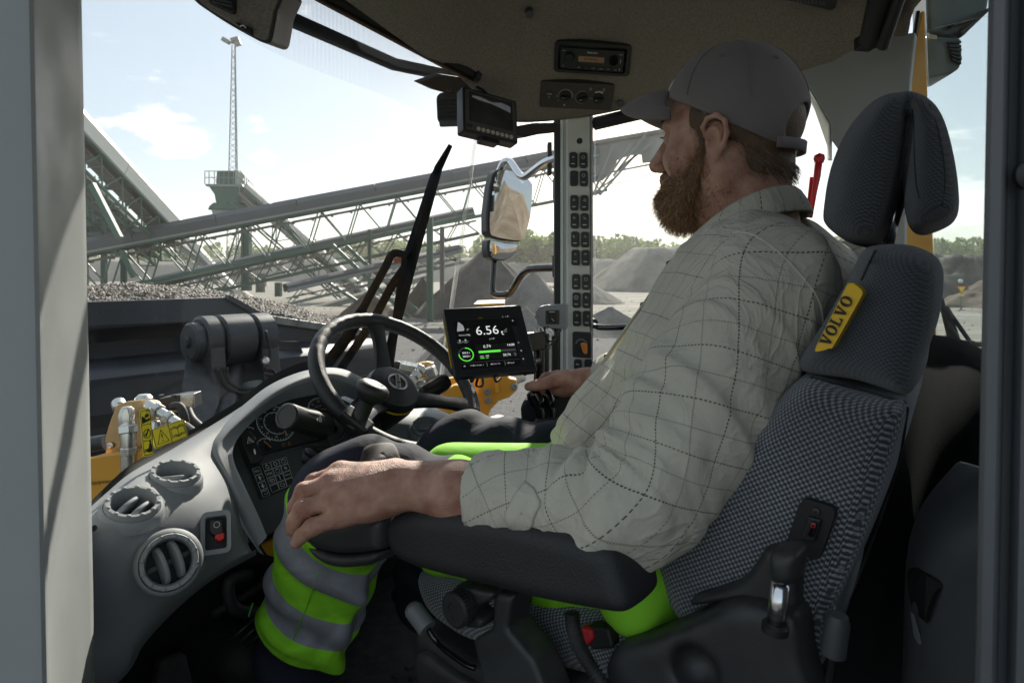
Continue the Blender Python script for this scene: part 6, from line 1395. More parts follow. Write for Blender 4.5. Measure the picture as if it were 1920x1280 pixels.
def strands(name, roots, m, parent, w0=.00045, seg=3):
    v = []; f = []; off = root_loc(parent)
    for p, d, ln, bend in roots:
        s_ = Vector((random.gauss(0, 1), random.gauss(0, 1), random.gauss(0, 1))); s_ = (s_-d*s_.dot(d)).normalized()
        o = len(v); q = Vector(p); dd = d.copy()
        for k in range(seg+1):
            wd = w0*(1-.7*k/seg); v.append(tuple(q-s_*wd-off)); v.append(tuple(q+s_*wd-off)); dd = (dd+bend*(1/seg)).normalized(); q = q+dd*(ln/seg)
        for k in range(seg): a = o+2*k; f.append((a, a+1, a+3, a+2))
    me = bpy.data.meshes.new(name); me.from_pydata(v, [], f); me.materials.append(m)
    ob = bpy.data.objects.new(name, me); COL.objects.link(ob); ob.parent = parent; ob['kind'] = 'stuff'; return ob
def surf_samples(ob, nn, ok):
    me = ob.data; off = root_loc(ob); polys = me.polygons; out = []; L_ = len(polys); tries = 0
    while len(out) < nn and tries < nn*40:
        tries += 1; p = polys[random.randrange(L_)]; c = Vector(p.center)+off; q = c-OH; lc = (q.dot(Fh), q.dot(Lh), q.dot(Zh))
        if ok(*lc):
            vs = [Vector(me.vertices[i].co) for i in p.vertices]; a = random.random(); b = random.random()
            out.append((off+vs[0].lerp(vs[1], a).lerp(vs[3 % len(vs)].lerp(vs[2], a), b), Vector(p.normal), lc))
    return out
g = SDF(OH+Vector((-.15, -.15, -.12)), OH+Vector((.16, .16, .16)), .0032); h = HS(g)
h.ell((-.020, 0, .038), (.0925, .0772, .077), .01)
h.ell((-.045, 0, -.030), (.054, .058, .050), .02)
h.ell((.030, .058, .030), (.020, .014, .035), .01); h.ell((.030, -.058, .030), (.020, .014, .035), .01)
h.cap((.018, .0665, .02), (.016, .066, -.012), .007, .005, .006); h.cap((.018, -.0665, .02), (.016, -.066, -.012), .007, .005, .006)
g.box(tuple(hw(.110, 0, .0)), (.070, .12, .14), h.rot, .01, .006, 's')
g.box(tuple(hw(.02, 0, -.085)), (.058, .12, .06), h.rot, .02, .006, 's')
for s_ in (1, -1): h.ell((-.002, s_*.085, -.004), (.017, .022, .036), .004, 's')
hair = g.build('hair', M['hair'], man, 1)
rts = []
for p, n_, lc in surf_samples(hair, 5200, lambda x, y, z: z < (.02+.5*x if x < .03 else .045) and z > -.085):
    d = (n_*.35 + Zh*-.75 + Fh*-.55 + Vector((random.gauss(0, .14), random.gauss(0, .14), random.gauss(0, .14)))).normalized()
    rts.append((p-n_*.001, d, random.uniform(.010, .020), -n_*.35+Zh*-.1))
for i_, c_ in enumerate(((.085, .05, .03), (.16, .10, .055), (.24, .165, .10))): strands('hair_strand', rts[i_::3], mat('hair_tint_%s' % 'abc'[i_], c_, .45, var=0), hair, .0004)
g = SDF(OH+Vector((-.12, -.12, -.20)), OH+Vector((.06, .16, .03)), .0028); h = HS(g)
for s_ in (1, -1):
    h.chain([(.020, s_*.066, -.012), (.022, s_*.064, -.035), (.036, s_*.055, -.062), (.058, s_*.036, -.088)], [.006, .009, .017, .026], .015)
    h.cap((.070, s_*.030, -.046), (.103, s_*.008, -.042), .008, .0065, .008)
    h.cap((.072, s_*.030, -.052), (.085, s_*.026, -.080), .012, .02, .015)
h.ell((.072, 0, -.090), (.036, .042, .038), .02); h.ell((.055, 0, -.100), (.036, .040, .026), .02)
h.cap((.100, -.016, -.055), (.100, .016, -.055), .003, .003, .003, 's')
beard = g.build('beard', M['beard'], man, 1)
rts = []
for p, n_, lc in surf_samples(beard, 11000, lambda x, y, z: True):
    x, y, z = lc; lown = min(1, max(0, (-z-.02)/.1))
    d = (n_*(.45+.2*random.random()) + Zh*-(.35+.5*lown) + Fh*(.15 if x > .08 else -.05) + Vector((random.gauss(0, .28), random.gauss(0, .28), random.gauss(0, .28)))).normalized()
    ln = random.uniform(.006, .011)+.010*lown*random.random()
    if z > -.045 and x > .06: ln *= .7; d = (n_*.4-Zh*.8+Vector((random.gauss(0, .15),)*3)).normalized()
    rts.append((p-n_*.001, d, ln, Vector((random.gauss(0, .5), random.gauss(0, .5), random.gauss(0, .5)-.3))))
for i_, c_ in enumerate(((.15, .075, .035), (.29, .155, .07), (.50, .33, .17))): strands('beard_strand', rts[i_::3], mat('beard_tint_%s' % 'abc'[i_], c_, .4, var=0), beard, .00038)
rts = []
for p, n_, lc in surf_samples(body, 2600, lambda x, y, z: (.0 < x < .075 and -.06 < z < -.012 and abs(y) > .03 and random.random() < (-z-.005)/.05) or (-.03 < x < .06 and -.125 < z < -.06 and random.random() < .5)):
    rts.append((p, (n_*.5-Zh*.7+Vector((random.gauss(0, .3), random.gauss(0, .3), 0))).normalized(), random.uniform(.003, .007), Vector((0, 0, -.2))))
strands('stubble', rts, M['beard'], beard, .00025, 2)
rts = []
for s_ in (1, -1):
    for k in range(150):
        y = random.uniform(.012, .046); c_ = hw(.098-.0003*(y*1000-12)*.9, s_*y, .041+random.uniform(-.003, .003)); rts.append((c_, (Lh*s_*.8+Zh*.3+Fh*.35).normalized(), random.uniform(.005, .009), Vector((0, 0, -.2))))
    for k in range(60):
        y = random.uniform(.020, .043); c_ = hw(.0935-.25*abs(y-.030), s_*y, .0175); rts.append((c_, (Fh*.9-Zh*.2+Lh*random.gauss(0, .2)).normalized(), .007, Vector((0, 0, .5))))
strands('eyebrow', rts, M['beard'], man, .00035)
g = SDF(OH+Vector((-.16, -.16, -.05)), OH+Vector((.16, .17, .20)), .003); h = HS(g)
h.ell((-.014, 0, .052), (.1045, .0885, .100), .01); h.ell((.026, 0, .070), (.066, .076, .080), .02); h.ell((-.02, 0, .10), (.06, .06, .052), .03)
tz = Vector((0, 0, 1));
sl_n = (Zh*1.0+Fh*-.52).normalized(); sl_f = (Fh+Zh*.52).normalized()
g.box(tuple(hw(0, 0, .036)-sl_n*.15), (.3, .3, .15), [tuple(sl_f), tuple(Lh), tuple(sl_n)], .003, .002, 's')
h.ell((-.014, 0, .048), (.0965, .0805, .090), .004, 's'); h.ell((.022, 0, .064), (.056, .066, .066), .004, 's')
h.ell((-.118, 0, .020), (.042, .046, .036), .004, 's')
capm = g.build('cap', M['cap'], man, 2)
rows = []
for i in range(13):
    t = i/12; row = []
    for j in range(25):
        y = -.074+.148*j/24; yy = y/.074; x0 = .066+.022*math.sqrt(max(0, 1-yy*yy)); x1 = .066+.112*math.sqrt(max(0, 1-abs(yy)**2.6)); x = x0+(x1-x0)*t
        z = .096 - .046*yy*yy*(1-.1*t) - .018*t*t + .004*math.sin(math.pi*t)
        row.append(hw(x, y, z))
    rows.append(row)
MB().grid(rows).build('cap_brim', M['cap'], capm, smooth=True, thick=.0045, clean=True)
br = MB()
for tt in (.2, .35, .5, .65, .8, .93):
    pts = []
    for j in range(1, 24):
        y = -.074+.148*j/24; yy = y/.074; x0 = .066+.022*math.sqrt(max(0, 1-yy*yy)); x1 = .066+.112*math.sqrt(max(0, 1-abs(yy)**2.6)); x = x0+(x1-x0)*tt
        pts.append(hw(x, y, .096-.046*yy*yy*(1-.1*tt)-.018*tt*tt+.004*math.sin(math.pi*tt)+.0023))
    br.tube(pts, .0004, 4)
br.build('brim_stitching', M['cap'], capm)
def onell(az, el, k=1.006):
    d = Vector((math.cos(el)*math.cos(az), math.cos(el)*math.sin(az), math.sin(el)))
    return d
cbv = bvh_of(capm)
def on_cap(az, el, lift=.0006):
    o = hw(-.01, 0, .05); d = onell(az, el); wd = Fh*d.x+Lh*d.y+Zh*d.z
    hit_ = cbv.ray_cast(o+wd*.3, -wd)
    return (hit_[0]+wd*lift) if hit_[0] is not None else o+wd*.1
sm_ = MB()
for az in (0, 60, 120, 180, 240, 300):
    sm_.tube([on_cap(rad(az), rad(e)) for e in range(12 if az not in (120, 240) else 4, 89, 6)], .0008, 5)
sm_.build('cap_seam', M['cap'], capm, smooth=True)
MB().lathe(on_cap(0, rad(89)), Zh, [(.0075, -.001), (.0065, .003), (0, .0045)], 16).build('cap_button', M['cap'], capm, smooth=50)
for az, el in ((90, 48), (30, 42), (150, 40)):
    c_ = on_cap(rad(az), rad(el)); nn = (c_-hw(-.01, 0, .05)).normalized(); e1 = nn.cross(Zh).normalized(); e2 = nn.cross(e1)
    MB().tube([c_+e1*.0035*math.cos(a)+e2*.0035*math.sin(a) for a in np.linspace(0, 6.283, 11)[:-1]], .0010, 5, closed=True).build('cap_eyelet', M['cap'], capm, smooth=True)
c_ = on_cap(rad(12), rad(28)); nn = (c_-hw(-.01, 0, .05)).normalized(); e1 = nn.cross(Zh).normalized(); e2 = nn.cross(e1)
MB().tube([c_+e1*.009*math.cos(a)+e2*.011*math.sin(a) for a in np.linspace(0, 6.283, 17)[:-1]], .0012, 5, closed=True).build('cap_badge', M['white'], capm, smooth=True)
sp_ = MB(); prow_ = []
for k in range(15):
    y = -.056+.112*k/14; x = -.0145-.097*math.sqrt(1-(y/.0845)**2); prow_.append([hw(x-.001, y, -.018+.004), hw(x-.002, y, -.002+.004)])
sp_.grid(prow_).build('cap_strap', M['cap'], capm, smooth=True, thick=.002)
# ---- shirt: torso in cab axes
def cab(p): q = Vector(p)-O3; return (q.dot(F), q.dot(R), q.z)
Sh = P(1430, 565, .835); El = P(1172, 950, .775); Wr = P(745, 905, .92); ShR = Sh+R*.37
Nk = hw(-.06, 0, -.19)
prof = [(1290, 505), (1258, 568), (1216, 632), (1168, 702), (1130, 755), (1104, 800), (1096, 850), (1100, 900), (1110, 980), (1180, 1040), (1270, 1040), (1350, 980), (1420, 860), (1478, 730), (1522, 600), (1530, 505), (1505, 440), (1465, 400), (1400, 412), (1330, 455)]
pp = cabpoly(prof, .98, 3)
a = np.array(pp); s = SDF((a[:, 0].min()-.09, .70, a[:, 1].min()-.06), (a[:, 0].max()+.06, 1.36, a[:, 1].max()+.14), .0055)
s.ext(pp, .83, 1.19, .085, .02)
for q in (Sh, ShR): s.cap(cab(Nk+Vector((0, 0, -.03))), cab(q.lerp(Nk, .10)+Vector((0, 0, .004))), .052, .072, .06)
s.cap(cab(Sh+Vector((.0, .03, -.03))), cab(P(1330, 700, .90)), .085, .10, .05)
s.ell(cab(P(1180, 820, 1.08)), (.080, .16, .10), None, .05)
s.cap(cab(P(1035, 838, 1.16)), cab(P(1110, 850, 1.14)), .010, .03, .02)
s.cap(cab(hw(-.03, 0, -.02)), cab(hw(-.055, 0, -.150)), .062, .066, .01, 's')
s.cap(cab(hw(.03, 0, -.12)), cab(hw(.035, 0, -.20)), .045, .02, .01, 's')
def tdisp(p):
    f_, l_, z_ = p[:, 0], p[:, 1], p[:, 2]; o = p.copy()
    a = .0035*np.sin(2*np.pi*(z_/.052 + f_/.11 + .5*np.sin(f_*23)))*np.clip((f_-.18)/.08, 0, 1)*np.clip(( -.02-z_)/.1, 0, 1)
    b = .0022*np.sin(2*np.pi*(f_/.07-z_/.16+.7*np.sin(z_*17+l_*9)))
    o[:, 0] += a+b; o[:, 2] += .4*b; o[:, 1] -= .6*a; return o
def tuv(p):
    f_, l_, z_ = p[:, 0], p[:, 1], p[:, 2]; ca, sa = math.cos(.42), math.sin(.42)
    u = f_*ca+z_*sa+.45*(l_-.95); v = -f_*sa+z_*ca+.05*l_+.35*(l_-.95); return np.stack([u+.01, v], 1)
shirt = s.build('shirt', M['shirt'], man, 2, disp=tdisp, uvfn=tuv, frame=FRM)
cps = [hw(.064, .020, -.185), hw(.040, .056, -.160), hw(-.002, .076, -.126), hw(-.045, .080, -.098), hw(-.082, .058, -.080), hw(-.100, 0, -.074), hw(-.082, -.058, -.080), hw(-.045, -.082, -.10), hw(0, -.072, -.13), hw(.045, -.045, -.165), hw(.064, -.012, -.185)]
cpt = smoothpts(cps, 6); cen_ = hw(-.035, 0, -.12); rows = [[], [], [], [], []]
for q in cpt:
    out_ = (q-cen_); out_ -= Zh*out_.dot(Zh); out_.normalize()
    rows[0].append(q+Zh*-.016-out_*.010); rows[1].append(q+Zh*.004-out_*.006); rows[2].append(q+Zh*.012+out_*.001); rows[3].append(q+Zh*-.004+out_*.014); rows[4].append(q+Zh*-.030+out_*.026)
co = MB().grid(rows); cob = co.build('collar', M['shirt'], man, smooth=True, thick=.003, sub=1)
at = cob.data.attributes.new('cloth', 'FLOAT2', 'POINT'); vals = []
for r_ in range(5):
    for i in range(len(cpt)): vals += [i*.0088+.012, r_*.011+.02]
at.data.foreach_set('vector', vals)
plk = [PL(x, y, .955) for x, y in ((1285, 480), (1262, 503), (1226, 562), (1184, 620), (1128, 702), (1088, 758))]
pls = smoothpts(plk, 5); MB().grid([[q+F*.006-R*.012+Z*.002 for q in pls], [q+F*.010 for q in pls], [q+F*.007+R*.02 for q in pls]]).build('placket', M['shirt'], man, smooth=True, thick=.003)
for q in (pls[4], pls[11], pls[18]): MB().lathe(q+F*.0115-R*.001, F, [(.0055, 0), (.0055, .002), (.003, .0022), (0, .0015)], 14).build('shirt_button', M['black'], man, smooth=40)
# ---- left sleeve (world axes)
Cf = P(915, 930, .868)
ctrl = [Sh+Vector((.028, .03, .035)), Sh, Sh.lerp(El, .5)+Vector((.006, -.004, .002)), El.lerp(Sh, .12)+Vector((.006, 0, -.002)), El+Vector((-.012, 0, -.003)), El.lerp(Cf, .45)+Vector((0, 0, .001)), Cf]
crad = [.066, .077, .076, .070, .0625, .0560, .0515]
def build_sleeve(ctrl, crad, name, h=.0038, cuff=True, mir=False):
    ax = smoothpts(ctrl, 10); n_ = len(ax); rr = np.interp(np.linspace(0, len(crad)-1, n_), range(len(crad)), crad)
    A = np.array([tuple(p) for p in ax]); lo = A.min(0)-.11; hi = A.max(0)+.11; s = SDF(lo, hi, h)
    for i in range(0, n_-1, 2):
        j = min(i+2, n_-1); s.cap(A[i], A[j], rr[i], rr[j], .012)
    if cuff:
        d = Vector(A[-1]-A[-7]).normalized()
        c0 = Vector(A[-1]); s.cap(tuple(c0-d*.058), tuple(c0+d*.006), .0600, .0575, .0015)
        s.box(tuple(c0+d*.062), (.056, .09, .09), [tuple(d), tuple(d.cross(Z).normalized()), tuple(d.cross(Z).cross(d).normalized())], .002, .002, 's')
        s.cap(tuple(c0-d*.05), tuple(c0+d*.03), .043, .052, .003, 's')
    L_ = np.concatenate([[0], np.cumsum(np.linalg.norm(np.diff(A, axis=0), axis=1))])
    def proj(p):
        best = np.full(len(p), 1e9); t = np.zeros(len(p)); cpt_ = np.zeros_like(p)
        for i in range(n_-1):
            ba = A[i+1]-A[i]; tt = np.clip(((p-A[i])@ba)/(ba@ba+1e-12), 0, 1); c = A[i]+tt[:, None]*ba; dd = ((p-c)**2).sum(1); m_ = dd < best
            best[m_] = dd[m_]; t[m_] = L_[i]+tt[m_]*(L_[i+1]-L_[i]); cpt_[m_] = c[m_]
        return t, cpt_, np.sqrt(best)
    le = L_[int(n_*.60)]
    def sproj_(p):
        W = np.zeros(len(p)); T_ = np.zeros(len(p)); C_ = np.zeros_like(p); t0, c0, r0 = proj(p)
        for i in range(n_-1):
            ba = A[i+1]-A[i]; tt = np.clip(((p-A[i])@ba)/(ba@ba+1e-12), 0, 1); c = A[i]+tt[:, None]*ba; dd = ((p-c)**2).sum(1)-r0**2
            w_ = np.exp(-dd/(2*.028**2)); W += w_; T_ += w_*(L_[i]+tt*(L_[i+1]-L_[i])); C_ += w_[:, None]*c
        return T_/W, C_/W[:, None], r0
    def ang(p, c):
        q = p-c; return np.arctan2(q[:, 2]*.8-q[:, 0]*.6, -q[:, 1])   # zero towards the camera
    def disp(p):
        t, c, r = proj(p); q = (p-c)/np.maximum(r, 1e-5)[:, None]; an = ang(p, c)
        wel = np.exp(-((t-le)/.085)**2); inner = .35+.65*np.clip(np.sin(an), 0, 1)
        d = .0060*wel*inner*np.sin(2*np.pi*(t/.034+.55*np.sin(an*1.3+.6)))
        d += .0030*np.sin(2*np.pi*(t/.105+an/2.3+.4*np.sin(t*31)))*np.clip(t/.1, 0, 1)
        d += .0022*np.sin(an*5+t*26+1.3*np.sin(t*14))
        d += .006*np.exp(-((t-L_[-1]+.085)/.02)**2)*np.sin(an*3+1)+.0028*np.clip(np.sin(2*np.pi*(t/.055+.9*np.sin(an+.5)+.25*np.sin(t*60))), 0, 1)**2*np.clip(t/.08, 0, 1)
        nr = np.clip(((L_[-1]-t))/.05, 0, 1); d *= .35+.65*nr
        return p+q*d[:, None]
    def uvf(p):
        t, c, r = sproj_(p); an = ang(p, c); rot = .38; u = t; v = an*.072
        return np.stack([u*math.cos(rot)-v*math.sin(rot)+.012, u*math.sin(rot)+v*math.cos(rot)+.02], 1)
    return s.build(name, M['shirt'], man, 1, disp=disp, uvfn=uvf), A, proj
sleeve, SA, sproj = build_sleeve(ctrl, crad, 'sleeve')
sbv = bvh_of(sleeve)
wd_ = MB(); pts = []
axd = (El-Sh).normalized(); e1 = axd.cross(Vector((0, 1, 0))).normalized(); e2 = axd.cross(e1)
for k in range(36):
    a_ = 2*math.pi*k/36; d = e1*math.cos(a_)+e2*math.sin(a_); o = Sh+axd*(-.018+.030*math.cos(a_*1))
    h_ = sbv.ray_cast(o+d*.2, -d);
    if h_[0] is not None: pts.append(h_[0]+d*.0006)
wd_.tube(pts, .0016, 6, closed=True).build('armhole_seam', M['shirt'], man, smooth=True)
tb2 = drape(sbv, sp2(((948, 962), (985, 902), (1012, 940), (1004, 960), (988, 1002), (960, 993), (952, 982)), 2), .0035, 'cuff_tab', M['shirt'], man, .0025)
# ---- right sleeve, mostly behind the body
ElR = P(1255, 735, 1.36); CfR = P(1150, 704, 1.50)
ctr2 = [ShR+Vector((.02, 0, .02)), ShR, ShR.lerp(ElR, .5), ElR, ElR.lerp(CfR, .5), CfR]
build_sleeve(ctr2, [.07, .078, .07, .062, .054, .05], 'sleeve', h=.007, cuff=False)
# ---- left forearm and hand (part of the body surface colourwise; own mesh because the sleeve parts it from the neck)
def W3(x, y, d): return tuple(P(x, y, d))
g = SDF(P(500, 1060, 1.02)-Vector((.03, .25, .02)), P(1060, 820, .75)+Vector((.05, .35, .03)), .0024)
g.cap(W3(1010, 948, .835), W3(860, 925, .885), .040, .0375, .01); g.cap(W3(860, 925, .885), W3(752, 908, .918), .0365, .0275, .02)
g.cap(W3(860, 912, .885), W3(745, 898, .918), .024, .019, .02)
mcp = [(637, 968, .895), (621, 938, .912), (618, 908, .932), (634, 888, .952)]
wrs = [(735, 930, .905), (735, 918, .915), (735, 905, .925), (735, 895, .935)]
for w_, m_ in zip(wrs, mcp): g.cap(W3(*w_), W3(*m_), .0225, .0150, .016)
g.cap(W3(700, 925, .912), W3(650, 930, .915), .030, .022, .02)
fing = [[(637, 968, .895), (585, 988, .888), (565, 1004, .888), (556, 1017, .89)],
        [(621, 938, .912), (568, 953, .902), (552, 976, .902), (548, 993, .905)],
        [(618, 908, .932), (570, 922, .925), (554, 950, .925), (552, 972, .93)],
        [(634, 888, .952), (588, 905, .950), (570, 930, .952), (568, 955, .955)]]
frs = [[.0125, .0108, .0095, .0080], [.0135, .0118, .0104, .0088], [.0138, .0122, .0108, .0090], [.0135, .0120, .0106, .0090]]
for f_, r_ in zip(fing, frs):
    for i in range(3): g.cap(W3(*f_[i]), W3(*f_[i+1]), r_[i], r_[i+1], .0035)
    g.ell(W3(f_[1][0]+1, f_[1][1]-1, f_[1][2]), (r_[1]*1.05,)*3, None, .004)
    g.ell(W3(f_[0][0]+2, f_[0][1]-4, f_[0][2]), (r_[0]*1.0,)*3, None, .006)
g.cap(W3(715, 905, .945), W3(672, 912, .985), .018, .0145, .012); g.cap(W3(672, 912, .985), W3(635, 928, 1.0), .0135, .0115, .004); g.cap(W3(635, 928, 1.0), W3(612, 940, 1.0), .0115, .0095, .003)
for m_ in mcp: g.cap(W3(m_[0]+10, m_[1]-9, m_[2]), W3(722, 893 if m_[1] < 930 else 905, .905), .0080, .0035, .010)
lh = g.build('forearm', M['skin'], man, 1)
hb_ = bvh_of(lh)
for i, f_ in enumerate(fing[:2]):
    tip = P(*f_[3]); pr = P(*f_[2]); d = (tip-pr).normalized(); up = (d.cross(R)).normalized();
    if up.dot(-F) > 0: up = -up
    up = (F*.8+Z*.3-R*.3); up = (up-d*up.dot(d)).normalized()
    sd2 = d.cross(up); c_ = tip+d*.001+up*frs[i][3]*.92
    rows = [[c_+d*(-.006+.011*a)+sd2*(.0052*math.sin(b))+up*(.0052*(math.cos(b)-1)) for b in np.linspace(-1.0, 1.0, 7)] for a in np.linspace(0, 1, 4)]
    MB().grid(rows).build('fingernail', mat('nail', (.62, .38, .30), .25, var=0), lh, smooth=True, thick=.0006)
rts = []
for _ in range(900):
    p = lh.data.polygons[random.randrange(len(lh.data.polygons))]; c_ = Vector(p.center)+root_loc(lh)
    xpx = 960+1280*c_.x/c_.y
    if xpx > 700: rts.append((c_, (Vector(p.normal)*.5+Vector((-.8, .2, -.2))).normalized(), random.uniform(.005, .011), Vector((random.gauss(0, .3), 0, random.gauss(0, .3)))))
strands('arm_hair', rts, mat('arm_hair', (.45, .30, .17), .5, var=0), lh, .00012, 3)
# ---- right forearm and hand
g = SDF(P(960, 780, 1.60)-Vector((.03, .15, .02)), P(1200, 660, 1.48)+Vector((.05, .22, .03)), .003)
g.cap(W3(1190, 708, 1.45), W3(1098, 715, 1.53), .036, .0285, .01)
g.cap(W3(1098, 714, 1.53), W3(1052, 718, 1.56), .028, .0300, .012); g.ell(W3(1058, 720, 1.57), (.038, .04, .026), None, .012)
g.chain([W3(1062, 708, 1.535), W3(1030, 717, 1.53), W3(1008, 722, 1.53), W3(991, 724.5, 1.535)], [.0195, .0145, .0125, .0100], .004)
for k, (x, y) in enumerate(((1032, 706), (1036, 708), (1042, 711), (1050, 714))):
    dd = 1.585+k*.022
    g.chain([W3(x+14, y-1, dd), W3(x-8, y+2, dd), W3(x-20, y+14, dd+.01), W3(x-14, y+30, dd)], [.0150, .0128, .0110, .0092], .004)
rh = g.build('forearm', M['skin'], man, 1)
# ---- trousers
def legmat(name, ramp, fallback):
    m = mat(name, fallback, .8, var=0, spec=.2); t, n, l, b = nodes(m)
    at = n.new('ShaderNodeAttribute'); at.attribute_name = 'cloth'; sp = n.new('ShaderNodeSeparateXYZ'); l.new(at.outputs['Vector'], sp.inputs[0])
    r = n.new('ShaderNodeValToRGB'); r.color_ramp.interpolation = 'CONSTANT'; e = r.color_ramp.elements
    while len(e) > 1: e.remove(e[0])
    e[0].position = 0; e[0].color = (*ramp[0][1], 1)
    for p_, c_ in ramp[1:]: q = e.new(p_); q.color = (*c_, 1)
    l.new(sp.outputs[0], r.inputs[0])
    tc = n.new('ShaderNodeTexCoord'); nz = n.new('ShaderNodeTexNoise'); nz.inputs['Scale'].default_value = 14; nz.inputs['Detail'].default_value = 5; nz.inputs['Distortion'].default_value = 1; l.new(tc.outputs['Object'], nz.inputs['Vector'])
    mr_ = n.new('ShaderNodeMapRange'); mr_.inputs['To Min'].default_value = .70; mr_.inputs['To Max'].default_value = 1.15; mr_.inputs['From Min'].default_value = .3; mr_.inputs['From Max'].default_value = .7; l.new(nz.outputs['Fac'], mr_.inputs['Value'])
    mu = n.new('ShaderNodeVectorMath'); mu.operation = 'SCALE'; l.new(r.outputs[0], mu.inputs[0]); l.new(mr_.outputs[0], mu.inputs['Scale']); l.new(mu.outputs[0], b.inputs['Base Color'])
    bp = n.new('ShaderNodeBump'); bp.inputs['Strength'].default_value = .4; bp.inputs['Distance'].default_value = .01; l.new(nz.outputs['Fac'], bp.inputs['Height']); l.new(bp.outputs[0], b.inputs['Normal'])
    return m
GR = (.26, .68, .03); NV_ = (.018, .021, .034); RF = (.27, .285, .325)
Hp = P(1222, 1064, .925); K1 = P(700, 925, 1.07); A1 = P(560, 1235, 1.20)
sax = (A1-P(650, 940, 1.08)).normalized()
def leg(Hp, K, K2, A, name, m, r0=.092, r1=.080, r2=.083, r3=.074, h=.005, tilt=.35, hem=.0):
    pts = [Hp, K, K2, A]; lo = Vector([min(p[i] for p in pts)-.15 for i in range(3)]); hi = Vector([max(p[i] for p in pts)+.15 for i in range(3)])
    s = SDF(lo, hi, h); s.cap(tuple(Hp), tuple(K), r0, r1, .02); s.cap(tuple(K), tuple(K2), r1, r2, .03); s.cap(tuple(K2), tuple(A), r2, r3, .03)
    sx = (A-K2).normalized(); L_ = (A-K2).length; th = (K-Hp).normalized(); TL = (K-Hp).length
    s.box(tuple(A+sx*.09), (.09, .15, .15), [tuple(sx), tuple(sx.cross(R).normalized()), tuple(sx.cross(R).cross(sx).normalized())], .004, .004, 's')
    S_ = np.array(sx); T_ = np.array(th); k2 = np.array(K2); hp = np.array(Hp); si = np.array((-1.0, 0, 0))
    def split(p):
        a = (p-k2)@S_; q = p-k2; c = k2+a[:, None]*S_; return a, c
    def disp(p):
        a, c = split(p); q = p-c; r = np.linalg.norm(q, axis=1)+1e-6; w_ = np.clip((a+.02)/.1, 0, 1)
        an = np.arctan2(q[:, 2]+q[:, 0], q[:, 1])
        d = w_*(.0075*np.sin(an*4+a*20+1.5*np.sin(a*17))+.005*np.sin(2*np.pi*(a/.085+.35*np.sin(an*2)))+.004*np.abs(np.sin(an*2.5+a*35+np.sin(a*50))))
        d = np.clip(d, -.02, .02); tp = (p-hp)@T_; o = p+(q/r[:, None])*d[:, None]
        o[:, 2] += (1-w_)*.004*np.sin(2*np.pi*(tp/.09+.4*np.sin(p[:, 2]*30))); return o
    def uvf(p):
        a, c = split(p); tp = ((p-hp)@T_)/TL; t = a + tilt*((p-k2)@si)
        u = np.where(t > 0, .4+.6*np.clip(t/L_, 0, 1), .4*np.clip(tp, 0, .999)); return np.stack([u, np.zeros_like(u)], 1)
    return s.build(name, m, man, 1, disp=disp, uvfn=uvf)
mL = legmat('trousers_left', [(0, GR), (.285, NV_), (.44, GR), (.50, RF), (.615, GR), (.70, RF), (.835, GR), (.925, NV_)], GR)
mR = legmat('trousers_right', [(0, GR), (.12, NV_)], NV_)
leg(Hp, K1, P(648, 940, 1.08), A1, 'trouser_leg', mL)
leg(Hp+R*.24+Z*.03, P(868, 858, 1.31), P(850, 880, 1.33), P(800, 1130, 1.46), 'trouser_leg', mR, r0=.10, r1=.082, r2=.08, r3=.07, h=.007)
s = SDF(P(1235, 1075, .9)-Vector((.3, .2, .2)), P(1235, 1075, .9)+Vector((.3, .5, .25)), .007)
s.cap(tuple(Hp+Vector((.03, 0, 0))), tuple(Hp+R*.24+Vector((.03, 0, 0))), .100, .100, .03)
s.ell(tuple(P(1188, 1098, .845)), (.048, .055, .060), None, .03)
pm = mat('trousers_green', GR, .8, var=.1, vs=14, bump=.4, bs=15); s.build('trouser_seat', pm, man, 1)
g = SDF(P(1235, 1075, .9)-Vector((.55, .3, .2)), P(1235, 1075, .9)+Vector((.1, .6, .3)), .006)
g.cap(tuple(Hp.lerp(K1, .3)+R*.10+Z*.05), tuple(P(840, 880, 1.2)), .07, .045, .02); g.cap(tuple(P(1040, 905, 1.13)), tuple(P(870, 878, 1.24)), .05, .045, .03)
g.build('trouser_fold', pm, man, 1)
lb = bvh_of([o for o in man.children if o.name.startswith('trouser_leg')][0])
drape(lb, sp2(((681, 882), (679, 850), (690, 836), (712, 831), (734, 831), (744, 842), (749, 858), (752, 884)), 4), .003, 'knee_patch', mat('knee_patch', (.030, .024, .022), .75, var=.1), man)
sm1_ = [onsurf(lb, x, y, .001) for x, y in ((596, 1075), (588, 1100), (578, 1130), (566, 1160), (552, 1195), (540, 1230))]
MB().tube(smoothpts(sm1_, 4), .0012, 6).build('trouser_seam', mat('seam_green', (.16, .45, .02), .8), man, smooth=True)
g = SDF(P(300, 1330, 1.2)-Vector((.05, .1, .05)), P(600, 1090, 1.3)+Vector((.1, .25, .1)), .0045)
bt0 = P(548, 1262, 1.215); bt1 = P(392, 1215, 1.33)
g.cap(tuple(A1+Vector((0, .01, .0))), tuple(bt0), .055, .055, .02); g.cap(tuple(bt0), tuple(P(470, 1232, 1.26)), .050, .052, .03); g.cap(tuple(P(470, 1232, 1.26)), tuple(bt1), .050, .052, .03)
boot = g.build('boot', mat('boot_leather', (.014, .014, .015), .55, var=.3, vs=12, bump=.4, bs=150), man, 1)
for k in range(4):
    c_ = P(500-k*16, 1195-k*5, 1.19); MB().tube([c_+Vector((-.02, .0, -.02)), c_+Vector((0, -.006, .0)), c_+Vector((.02, .02, .012))], .003, 6).build('boot_lace', M['black'], boot, smooth=True)
